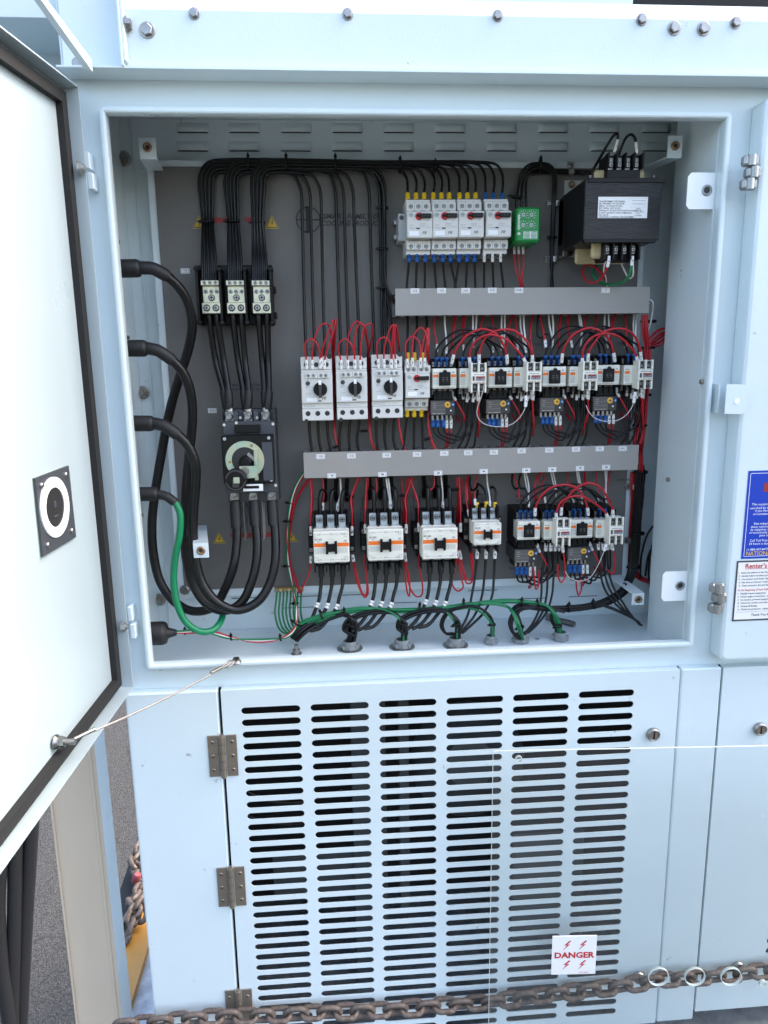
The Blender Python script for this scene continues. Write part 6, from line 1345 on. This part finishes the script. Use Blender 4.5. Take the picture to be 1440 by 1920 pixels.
# ---- under the contactors: relay outputs swing round to the next contactor
def under(a, b_, ov, duct_v, lab, row):
    ua = OL[ov][0]; va = OL[ov][1]
    for n in range(3):
        x = ua-17.5+9*n; xb = kx(b_, n)
        low = va+(66-5*n if row == 0 else 55-5*n)
        wire('k', [(x, va+20, .058), (x, va+38, .055), (x+4, va+48, .055), (x+20-3*n, low-6, .058), (x+38, low, .060), (xb-12+2*n, low-12, .060), (xb-1+n*.5, va+26, .058), (xb, va+6, .056), (xb, vb(b_)+10, .055), (xb, vb(b_)-2, .058)], .0022, '%s black wire swinging up right from the %s' % (['lowest', 'middle', 'upper'][n], lab), 'black wires swinging under the thermal relays', s=('b', .0165, .0040), e=('w', .0165, .0030), jit=.001)
    for n in range(2): wire('r', [(ua+7.5+8*n, va+20, .058), (ua+7.5+8*n, va+40, .056), (ua+8+6*n, va+52, .054), (ua+6+4*n, va+70 if row == 0 else va+55, .045), (ua+4+3*n, va+80 if row == 0 else va+60, .035)], .0019, '%s red wire hanging under the %s' % (['left', 'right'][n], lab), 'red wires under the thermal relays', s=('w', .0185, .0028))
    u4 = kx(a, 3); wire('r', [(u4-1, vb(a)-2, .058), (u4+1, vb(a)+9, .060), (u4+6, vb(a)+18, .062), (u4+13, vb(a)+30, .064), (u4+20, vb(a)+44, .062), (u4+20, vb(a)+54, .055), (u4+11, vb(a)+53, .045), (u4+6, vb(a)+44, .035)], .0022, 'red wire curling beside the %s' % lab, 'red wires beside the thermal relays', s=('w', .0185, .0030))
    # wires of the right-hand contactor going down
    for n in range(3):
        xb = kx(b_, n)+7
        if row == 0: wire('k', [(xb+2, vb(b_)+2, .060), (xb+1, vb(b_)+18, .060), (xb-1, vb(b_)+50, .058), (xb-4, vb(b_)+80, .055), (xb-14+3*n, duct_v-10, .052), (xb-22+3*n, duct_v+2, .05)], .0024, '%s black wire going down right of the %s' % (rtn[n], lab), 'black wires into the lower duct', jit=.001, s=('w', .0165, .0028))
    xr = SC[b_][0]+12
    if row == 0: wire('r', [(xr, vb(b_)-2, .09), (xr, vb(b_)+14, .086), (xr+1, vb(b_)+40, .075), (xr+(2 if b_ != 5 else -6), vb(b_)+66, .06), (xr+(0 if b_ != 5 else -10), vb(b_)+84, .04)], .0023, 'red wire from the front block right of the %s' % lab, 'red wires dropping from the front blocks', s=('w', .0185, .0032))
under(0, 1, 0, 846, 'leftmost thermal relay of the middle row', 0); under(2, 3, 1, 844, 'second thermal relay of the middle row', 0)
under(4, 5, 2, 840, 'third thermal relay of the middle row', 0); under(6, 7, 3, 836, 'rightmost thermal relay of the middle row', 0)
under(8, 9, 4, 0, 'left thermal relay of the bottom row', 1); under(10, 11, 5, 0, 'right thermal relay of the bottom row', 1)
# white loops
wire('x', [(907, 700, .11), (908, 718, .112), (903, 742, .11), (895, 765, .108), (895, 780, .106), (905, 793, .106), (922, 799, .108), (940, 800, .11), (962, 794, .112), (978, 778, .114), (985, 762, .115), (986, 742, .112)], .0011, 'thin white wire loop hanging in front of the second thermal relay', e=('w', .02, .003))
wire('x', [(1099, 760, .10), (1104, 772, .105), (1116, 784, .108), (1135, 790, .11), (1158, 788, .112), (1176, 776, .114), (1187, 758, .115), (1191, 735, .112)], .0011, 'thin white wire loop hanging in front of the rightmost thermal relay', e=('w', .02, .003))
wire('x', [(1060, 1071, .09), (1066, 1082, .095), (1078, 1088, .10), (1092, 1089, .105), (1106, 1083, .11), (1118, 1066, .112), (1128, 1045, .114), (1137, 1020, .112)], .0011, 'thin white wire loop under the right thermal relay of the bottom row', e=('w', .014, .003))
# bottom row reds under contactors
for lst, lab in (([(1054, 1022), (1056, 1036), (1059, 1060), (1058, 1085), (1052, 1092), (1046, 1078), (1047, 1058)], 'red wire hanging in a narrow loop between the bottom thermal relays'), ([(1147, 1018), (1149, 1030), (1153, 1050), (1152, 1070), (1148, 1076), (1138, 1068)], 'red wire hanging under the last contactor of the bottom row'), ([(1000, 1064), (1002, 1085), (1005, 1105), (1009, 1100), (1010, 1070)], 'red wire hanging lowest under the left thermal relay of the bottom row'), ([(1080, 1090), (1082, 1108), (1085, 1116), (1090, 1104), (1089, 1085)], 'red wire hanging lowest under the right thermal relay of the bottom row')):
    wire('r', [(u, v, .075) for u, v in lst], .0020, lab, s=('w', .015, .003) if 'between' in lab or 'last' in lab else None)
# ---- large contactors: hooked black tops, side reds, heavy tails
BC = [(621.5, 1026), (723.2, 1022), (825, 1019.5)]
bl = ['leftmost', 'second', 'third']
for i, (u, v) in enumerate(BC):
    for n in range(3):
        x = u-20.5+20.3*n+(-1 if i else 0); top = v-106; sg = 1 if i == 0 else -1
        wire('k', [(x, v-58, .060), (x-.5, v-72, .058), (x-1, v-92, .056), (x+3*sg, top, .050), (x+8*sg, top+3, .040), (x+9*sg, top+18, .025), (x+8*sg, top+6, .014), (x+9*sg, top-22, .02)], .0046, '%s thick black hooked wire above the %s large contactor' % (rtn[n], bl[i]), 'thick black hooked wires above the large contactors', n=10)
        xs_ = [-17.5, -6, 10][n]; ends = [[(590, 1165), (574, 1183)], [(606, 1166), (588, 1184)], [(622, 1160), (600, 1186)]][n]
        du = BC[i][0]-BC[0][0]; dv = BC[i][1]-BC[0][1]
        e1_, e2_ = ends; lowx = u+[-28, -8, 8][n]; 
        pts = [(u-19.5+20.5*n, v+33, .066), (u-19+20.5*n, v+54, .066), (u-20+20*n, v+75, .070), (u-23+18.5*n, v+97, .078), (u-28+19*n, v+112, .082), (u-37+16*n, v+133, .092), (u-52+15*n, v+152, .102), (u-64+12*n, v+163-3*n, .108)]
        wire('k', pts, .0040, '%s thick black wire with a white marker under the %s large contactor' % (rtn[n], bl[i]), 'thick black wires under the large contactors', s=('k', .024, .0058), n=10, mids=((.50, .005, 'w', .0046), (.54, .005, 'w', .0046)))
    for s_, nm in ((-1, 'left'), (1, 'right')):
        x = u+s_*38.5
        top = [(x-3*s_ if i else x-2, 895, .045), (x-1*s_, 930, .05), (x, 960, .056), (x, v-37, .062), (x, v-22, .064)]
        if s_ == 1 and i < 2: top[0] = (x+12, 895, .045); top[1] = (x-2, 935, .05)
        if s_ == -1 and i == 2: top = [(768, 897, .045), (775, 915, .05), (783, 940, .055), (785, 975, .060), (785, v-22, .064)]
        wire('r', top, .0021, 'red wire down to the %s side block of the %s large contactor' % (nm, bl[i]), 'red wires at the side blocks', e=('w', .0175, .0030))
        if not (s_ == 1 and i == 2): wire('r', [(top[0][0]+3, 895, .035), (top[1][0]+3, 930, .035), (x+2, 960, .03), (x+3*s_, 1000, .02)], .0019, 'red wire passing behind the %s side of the %s large contactor' % (nm, bl[i]), 'red wires passing behind the large contactors')
for (i, lst, lab) in ((0, [(583, 1043), (583, 1056), (578, 1080), (566, 1104)], 'red wire from the left foot of the leftmost large contactor to the ground bar'), (1, [(660.5, 1040), (662, 1052), (668, 1085), (678, 1112), (685, 1120), (690, 1110), (687, 1080), (684, 1052), (684.5, 1040)], 'left red loop hanging between the leftmost and second large contactors'), (2, [(661, 1040), (664, 1054), (672, 1090), (681, 1114), (686, 1116), (688, 1090), (685, 1055)], 'red loop doubling the one between the leftmost and second large contactors'), (3, [(759, 1036), (760, 1048), (760, 1080), (764, 1112), (767, 1118), (768, 1090), (760, 1050)], 'narrow red loop hanging right of the second large contactor'), (4, [(759, 1040), (764, 1070), (768, 1100), (780, 1118), (790, 1117), (792, 1095), (786, 1065), (785, 1040)], 'wide red loop hanging between the second and third large contactors'), (5, [(861, 1032), (863, 1044), (869, 1075), (876, 1094), (884, 1092), (885, 1070), (882, 1035), (881, 1010)], 'wide red loop hanging right of the third large contactor'), (6, [(859, 1034), (852, 1068), (848, 1095), (858, 1108), (868, 1102), (864, 1080), (860, 1050)], 'lowest red loop hanging right of the third large contactor'), (7, [(862, 1036), (868, 1065), (875, 1085), (882, 1088), (887, 1060), (884, 1030)], 'inner red loop hanging right of the third large contactor')):
    wire('r', [(u, v, .066) for u, v in lst], .0020, lab, s=('w', .0135, .0030))
for (u0, v0, u1, v1, c, h1, lab) in ((605, 896, 605, 957, 'r', .05, 'leftmost'), (638, 897, 633, 958, 'w', .05, 'leftmost'), (705, 897, 702, 940, 'r', .03, 'second'), (724, 897, 731, 954, 'w', .05, 'second'), (728, 897, 733, 954, 'w', .05, 'second'), (814, 893, 805, 932, 'r', .03, 'third'), (827, 893, 830, 955, 'w', .05, 'third')):
    wire(c, [(u0, v0, .045), (u0*.7+u1*.3+2, v0*.5+v1*.5, .048), (u1, v1-12, .05), (u1, v1, h1)], .0020, '%s wire dropping onto the coil terminal of the %s large contactor%s' % ('red' if c == 'r' else 'white', lab, ', right one' if u0 == 728 else ''), e=('w', .015, .0030) if v1 > 950 else None)
for (u0, u1, v1) in ((763, 756, 990), (766, 759, 990), (752, 757, 985), (858, 857, 985), (862, 859, 980), (868, 858, 975), (880, 884, 970), (876, 882, 960), (855, 860, 990)): wire('r', [(u0, 896, .03), (u0*.5+u1*.5+1, 930, .032), (u1, 960, .025), (u1, v1+20, .015), (u1+1, 1060, .015)], .0019, 'red wire running behind the gap beside the %s large contactor' % ('second' if u0 < 800 else 'third'), 'red wires behind the gaps of the bottom row')
tie(658.5, 931, .042, .005, .004, 0, 'black cable tie on red wires right of the leftmost large contactor'); tie(757.5, 929, .04, .005, .004, 0, 'black cable tie on red wires right of the second large contactor'); tie(855, 918, .04, .006, .004, 0, 'black cable tie on red wires right of the third large contactor')
# medium contactor tails
for n in range(3): wire('k', [(895+16.5*n, 1030, .066), (894+16.8*n, 1048, .066), (890+18*n, 1085, .072), (884+19*n, 1120, .082), (878+14*n, 1150, .092), (868+8*n, 1172, .102), (856+5*n, 1186+n, .11)], .0029, '%s black wire hanging from the medium contactor down to the glands' % rtn[n], 'black wires hanging from the medium contactor', s=('w', .0185, .0036))
# small contactors of the bottom row: tails to the glands
for n in range(3):
    wire('k', [(1023+10*n, 1018, .062), (1022+9*n, 1040, .062), (1016+11*n, 1080, .068), (1015+10*n, 1115, .076), (1010+8*n, 1145, .085), (998+5*n, 1170, .095), (986+2*n, 1185+n, .10)], .0026, '%s black wire from the bottom thermal relays to the fifth gland' % rtn[n], 'black wires falling to the fifth gland', s=('w', .0165, .0028))
    wire('k', [(1121+9*n, 1016, .062), (1123+8*n, 1040, .062), (1126+8*n, 1075, .066), (1134+9*n, 1105, .076), (1152+8*n, 1130, .088), (1176+4*n, 1152+n, .10), (1200, 1168+2*n, .11)], .0026, '%s black wire from the last contactor trailing right over the floor' % rtn[n], 'black wires trailing to the right on the floor', s=('w', .0165, .0028))
# ---- floor bundles arching into the glands
def lerp2(a, b_, t): return (a[0]+(b_[0]-a[0])*t, a[1]+(b_[1]-a[1])*t)
def bundle(c, n, pts, r, lab, grp, spread):
    for k in range(n):
        a = k*2.399; rr = spread*math.sqrt((k+.5)/n); ox, oh = rr*math.cos(a), rr*math.sin(a)
        q = []
        for i, p in enumerate(pts):
            f = p[3] if len(p) > 3 else 1.0
            q.append((p[0]+ox*f/.001, p[1]+ox*f*.6/.001, p[2]+oh*f))
        wire(c, q, r, lab, grp, jit=.0009)
def hz(i): return YP-glp[i].y        # h of gland i
G = GL
bundle('k', 5, [(553, 1200, .11), (566, 1186, .11), (590, 1170, .10), (620, 1156, .095), (647, 1152, .10), (663, 1164, .112), (663, 1188, hz(0)+.002), (657, 1212, hz(0), .9)], .0038, 'black wire arching down into the first gland from the left', 'black wires entering the first gland', .0070)
for i, g_ in ((1, 1), (2, 2)):
    u0 = G[g_][0]; v0 = G[g_][1]; hx = hz(g_)
    bundle('k', 4, [(u0-92, v0-23, .104), (u0-106, v0-30, .10), (u0-104, v0-44, .10), (u0-84, v0-58, .095), (u0-50, v0-66, .095), (u0-18, v0-64, .10), (u0+1, v0-48, .11), (u0+4, v0-22, hx+.002), (u0, v0-3, hx, .9)], .0038, 'black wire looping round and down into the %s gland' % ORD[g_], 'black wires entering the %s gland' % ORD[g_], .0055)
bundle('k', 3, [(852, 1188, .10), (836, 1188, .10), (828, 1172, .10), (838, 1150, .095), (868, 1138, .095), (898, 1140, .10), (918, 1155, .11), (924, 1180, hz(3)), (921, 1203, hz(3), .6)], .0029, 'black wire looping round and down into the smallest gland', 'black wires entering the smallest gland', .003)
bundle('k', 4, [(1056, 1146, .09), (1020, 1140, .09), (985, 1140, .09), (966, 1148, .095), (957, 1166, .10), (960, 1184, .105), (968, 1192, .11), (975, 1200, hz(4), .8)], .0029, 'black wire arching down into the fifth gland', 'black wires entering the fifth gland', .0045)
bundle('k', 3, [(990, 1184, .10), (972, 1193, .105), (960, 1183, .105), (960, 1165, .10), (968, 1152, .10), (976, 1170, .11), (979, 1200, hz(4), .6)], .0026, 'black wire hooking round the left side of the fifth gland', 'black wires hooking round the fifth gland', .003)
bundle('k', 3, [(1170, 1108, .07), (1148, 1125, .08), (1115, 1138, .085), (1070, 1142, .085), (1040, 1144, .09), (1034, 1160, .10), (1044, 1180, hz(5)), (1049, 1196, hz(5), .7)], .0027, 'black wire running along the back of the floor and into the rightmost gland', 'black wires entering the rightmost gland', .003)
bundle('k', 9, [(1176, 1096, .045), (1168, 1108, .06), (1140, 1126, .075), (1105, 1136, .082), (1060, 1141, .085), (1010, 1140, .085), (975, 1138, .085), (962, 1150, .09)], .0024, 'black wire in the tied bundle along the floor under the right contactors', 'black wires in the tied floor bundle', .0075)
bundle('k', 4, [(1115, 1130, .08), (1140, 1138, .09), (1165, 1148, .10), (1190, 1162, .108), (1202, 1172, .112)], .0025, 'black wire branching to the right at the floor corner', 'black wires branching at the floor corner', .0035)
# green wires
bundle('g', 9, [(553, 1188, .10), (566, 1172, .10), (600, 1158, .098), (640, 1148, .095), (680, 1142, .09), (730, 1144, .088), (790, 1143, .088), (840, 1140, .088), (890, 1132, .086)], .0022, 'green wire in the long green bundle along the floor', 'green wires in the long floor bundle', .0065)
bundle('g', 6, [(850, 1138, .088), (900, 1131, .086), (950, 1127, .086), (1000, 1130, .088), (1025, 1136, .095), (1040, 1152, .105), (1048, 1175, hz(5)+.004), (1051, 1196, hz(5)+.004, .6)], .0022, 'green wire arching down into the rightmost gland', 'green wires entering the rightmost gland', .0045)
bundle('g', 4, [(900, 1131, .088), (930, 1132, .09), (952, 1138, .095), (962, 1150, .112), (972, 1172, .125), (980, 1200, hz(4)+.006, .6)], .0024, 'green wire falling into the fifth gland', 'green wires entering the fifth gland', .004)
for (g_, st) in ((1, 718), (2, 826), (3, 890)): bundle('g', 2, [(st-20, 1141-(g_-1)*2, .092), (st+6, 1145, .10), (G[g_][0]-6, 1158, .112), (G[g_][0]+4, 1178, hz(g_)+.007), (G[g_][0]+2, G[g_][1]-4, hz(g_)+.005, .5)], .0022, 'green wire falling into the %s gland' % ORD[g_], 'green wires entering the %s gland' % ORD[g_], .0018)
for i in range(8):
    x = 519+6.6*i; lx = 524+3.5*i
    wire('g', [(x, 1108, .024), (x-1, 1125, .035), (x-1-(7-i)*.3, 1150, .05), (x+4, 1170+(7-i)*1.2, .07), (x+16-i, 1181+(7-i)*1.0, .085), (545+i, 1180+(7-i)*.8, .095), (556+i*.5, 1170, .10)], .0019, 'green wire dropping from the ground bar, %s from the left' % ORD[i], 'green wires from the ground bar')
for (u, v, h, r_, a_, l_) in ((558, 1168, .10, .012, 30, 'the gathered wires under the ground bar'), (603, 1153, .10, .010, 70, 'the green and black bundle left of the first gland'), (647, 1150, .10, .010, 80, 'the bundle above the first gland'), (787, 1140, .092, .009, 90, 'the green bundle between the second and third glands'), (869, 1132, .09, .008, 90, 'the green bundle behind the smallest gland'), (978, 1130, .09, .008, 90, 'the green bundle behind the fifth gland'), (1008, 1133, .092, .009, 80, 'the green bundle left of the rightmost gland'), (1066, 1140, .088, .010, 90, 'the black floor bundle, middle'), (1113, 1134, .084, .010, 80, 'the black floor bundle near the bracket'), (661, 1172, .11, .009, 10, 'the wires entering the first gland'), (757, 1170, .112, .009, 10, 'the wires entering the second gland'), (856, 1170, .112, .008, -20, 'the wires entering the third gland'), (924, 1171, .112, .006, 0, 'the wires entering the smallest gland'), (976, 1176, .118, .008, -15, 'the wires entering the fifth gland'), (1047, 1174, .112, .008, -10, 'the wires entering the rightmost gland')):
    tie(u, v, h, r_*.8, r_*.75, a_, 'black cable tie round '+l_, .0035)
# ---- ground/white/red trio from the cap
cpx = 331
for i, (c, n_) in enumerate((('g', 'green'), ('w', 'white'), ('r', 'red'))):
    o_ = (i-1)*2.2
    wire(c, [(322, 1186+o_*.4, YP-1.26), (345, 1185+o_, .125), (375, 1184+o_*1.2, .12), (400, 1187-o_, .118), (430, 1195-o_, .115), (470, 1201+o_, .112), (510, 1200+o_, .112), (540, 1192-o_, .112), (553, 1178-o_, .108), (556+o_, 1150, .09), (553-o_*.6, 1120, .06), (546+o_*.8, 1085, .03), (540+o_, 1050, .02), (539-o_*.6, 1000, .018), (543+o_, 960, .02), (552+o_, 920, .03), (566+o_, 893, .04), (575+o_, 882, .045)], .0019, 'long %s wire from the black cap up to the lower duct' % n_, 'three twisted wires from the black cap')
for k in range(2): wire('r', [(578+2*k, 899, .045), (566+3*k, 915, .03), (552+2*k, 945, .02), (543+2*k, 990, .015), (541+k, 1030, .015), (545+2*k, 1065, .02), (556+3*k, 1095, .025), (562+2*k, 1112, .03), (566, 1106, .03)], .0018, 'red wire from the left end of the lower duct down to the ground bar', 'red wires left of the leftmost large contactor')
for (u, v, a_) in ((347, 1185, 90), (434, 1196, 85), (526, 1197, 85), (555, 1131, 0), (539, 1061, 0), (540, 977, 0), (544, 943, 10)): tie(u, v, .115 if v > 1170 else (.06 if v == 1131 else .02), .0045, .0045, a_, 'black cable tie on the thin red, white and green wires', .003)
# ---- right-hand red bundle
RGP = 'red wires in the thick bundle at the right'
rg = random.Random(5)
for k in range(15):
    t = k/14; lay = (k*7) % 4; hh = .025+.008*lay; x1 = 1192+20*t; 
    if k % 2 == 0: st_ = [(1290, 600+28*t, hh-.02), (1250, 613+24*t, hh), (1232+8*t, 620+26*t, hh)]
    else: st_ = [(1203+12*t, 590, .05), (1205+11*t, 620, .05)]
    pts = st_+[(1209+12*t, 653, hh), (1206+11*t, 690, hh), (1203+12*t, 735, hh), (1191+23*t, 772, hh), (1191+19*t, 798, hh), (1188+21*t, 818, hh), (1189+16*t, 832, hh), (1198+5*t, 846, .02), (1198+6*t, 880, .02), (1196+8*t, 905, .012)]
    wire('r', pts, .0021, 'red wire in the thick tied bundle beside the middle row', RGP, jit=.0017)
for (u, v, r_) in ((1216, 603, .013), (1216, 652, .010), (1209, 740, .011), (1200, 797, .012)): tie(u, v, .035, r_, .016, 0, 'black cable tie round the thick red bundle', .0045)
for k in range(8): t = k/7; wire('r', [(1183+8*t, 885, .006), (1183+8*t, 905, .008), (1184+7*t, 940, .006), (1180+8*t, 1000, .002), (1180+9*t, 1060, -.02), (1196+14*t, 1085, -.02), (1222+6*t, 1095-10*t, -.01)], .0020, 'red wire behind the black bundle at the lower right', 'red wires behind the black bundle')
for k in range(14):
    t = (k % 7)/6; lay = k//7; hh = .012+.008*lay
    wire('k', [(1198+8*t, 872, .02), (1193+15*t, 890, hh), (1191+15*t, 925, hh), (1187+15*t, 975, hh), (1182+15*t, 1030, hh), (1178+15*t, 1072, hh+.004), (1168+12*t, 1098, .04), (1158+10*t, 1112, .065)], .0023, 'black wire in the thick bundle down the lower right side', 'black wires in the lower right bundle', jit=.0012)
for (v, u) in ((885, 1202), (1000, 1196), (1062, 1189)): tie(u, v, .016, .0125, .011, 0, 'black cable tie round the black bundle at the lower right', .0045)
for k, lst in enumerate(([(1232, 978), (1215, 1000), (1203, 1040), (1200, 1085)], [(1232, 1010), (1216, 1040), (1210, 1080)], [(1234, 990), (1222, 1025), (1216, 1070), (1220, 1110)])): wire('k', [(u, v, -.005) for u, v in lst], .0025, '%s curved black wire in the dark corner right of the panel' % ORD[k], 'curved black wires right of the panel')
# ---- lug cables to the main breaker
for i, (a_, b2) in enumerate(((((391, 588), (405, 680), (420, 735), (426, 768)), ((406, 590), (420, 680), (428, 733), (429, 768))), (((436, 588), (447, 680), (457, 735), (462, 768)), ((452, 587), (460, 680), (466, 733), (464, 768))), (((484, 588), (492, 680), (496, 733), (499, 768)), ((501, 587), (503, 680), (504, 733), (501, 768))))):
    for k, L3 in enumerate((a_, b2)):
        L3 = [(L3[0][0]-1, 578)]+list(L3)
        wire('K', [(u, v, (.040, .045, .03, .045, .048)[q]+.004*k) for q, (u, v) in enumerate(L3)], .0057, '%s cable of the %s pair from the silver lugs to the main breaker' % (['left', 'right'][k], rtn[i]), 'paired black cables above the main breaker', n=12, e=('k', .034, .0080))
# ---- three main supply cables and the green earth cable
XB = .125
def boot(u0, v0, u1, v1, h, r0, label):
    a = P(u0, v0, h); c = P(u1, v1, h); a.x = WX; b = MB('black_rubber'); d_ = (c-a)
    b.tube([a, a+d_*.90, a+d_*.97, c], r0, 20, radii=[r0, r0, r0*.9, r0*.72]); o = b.build('cable_boot', None, True); tag(o, label, 'cable boot', 'black rubber boots on the left wall'); return o
boot(222, 504, 264, 503, .14, .0145, 'topmost black rubber boot on the left wall'); boot(238, 653, 276, 653, .14, .0140, 'second black rubber boot from the top on the left wall'); boot(250, 793, 289, 794, .14, .0135, 'third black rubber boot from the top on the left wall'); boot(260, 926, 297, 926, .13, .0125, 'lowest black rubber boot on the left wall, green cable leaving it')
def cab_(pts, lab, sl): return wire('K', pts, .0084, lab, 'thick black supply cables on the left', n=16, seg=8, s=sl)
cab_([(258, 503, .14), (272, 501, .14), (297, 508, .135), (330, 533, .12), (352, 566, .105), (360, 610, .09), (353, 655, .075), (337, 705, .06), (318, 772, .045), (303, 850, .04), (290, 929, .045), (285, 985, .05), (288, 1040, .055), (301, 1092, .06), (327, 1128, .07), (362, 1146, .08), (400, 1138, .085), (424, 1100, .085), (438, 1060, .085), (444, 1015, .075), (443, 975, .066), (440, 940, .058)], 'thick black cable from the topmost boot, leftmost riser under the main breaker', ('k', .050, .0106))
cab_([(272, 653, .14), (286, 653, .14), (313, 668, .135), (341, 695, .125), (356, 731, .115), (361, 775, .105), (357, 830, .098), (350, 903, .094), (347, 960, .094), (346, 1000, .094), (350, 1050, .098), (364, 1100, .10), (390, 1134, .105), (422, 1145, .105), (452, 1130, .10), (472, 1090, .095), (482, 1040, .085), (480, 985, .07), (475, 940, .058)], 'thick black cable from the second boot, middle riser under the main breaker', ('k', .050, .0106))
cab_([(284, 794, .14), (298, 794, .14), (323, 808, .14), (350, 832, .135), (366, 868, .13), (367, 905, .125), (363, 955, .12), (362, 1000, .12), (367, 1050, .12), (381, 1097, .122), (410, 1131, .125), (445, 1144, .12), (481, 1130, .11), (505, 1096, .10), (516, 1050, .09), (516, 1000, .075), (510, 940, .058)], 'thick black cable from the third boot, rightmost riser under the main breaker', ('k', .050, .0106))
for (u, v0, v1, lab) in ((441.5, 940, 990, 'left'), (477, 940, 985, 'middle'), (511, 940, 985, 'right')): 
    b = MB('black_rubber'); b.tube([P(u-1, v0, .060), P(u, v0+15, .063), P(u+2, v1, .070)], .0135, 18, radii=[.0095, .0106, .0102]); tag(b.build('shrink_sleeve', None, True), '%s black shrink sleeve at the foot of the main breaker' % lab, 'sleeve', 'black shrink sleeves under the main breaker')
wire('G', [(290, 926, .13), (310, 930, .13), (326, 940, .13), (337, 960, .132), (337, 1000, .135), (328, 1050, .138), (326, 1095, .14), (333, 1135, .142), (350, 1168, .142), (375, 1184, .14), (398, 1182, .13), (414, 1165, .11), (417, 1148, .09), (405, 1135, .07), (388, 1120, .05), (372, 1110, .035)], .0061, 'thick green earth cable looping down from the lowest boot', n=14, seg=8, s=('k', .040, .0082), e=('z', .014, .0072))
for (u, v) in ((347, 1106), ): c = P(u, v, .0); b = MB('steel'); b.lathe(c, (0, -1, 0), [(0, .010), (.002, .010), (.0022, .007), (.010, .0065)], 12); tag(b.build('panel_bolt', None, True), 'steel bolt at the lower left corner of the panel', 'bolt')
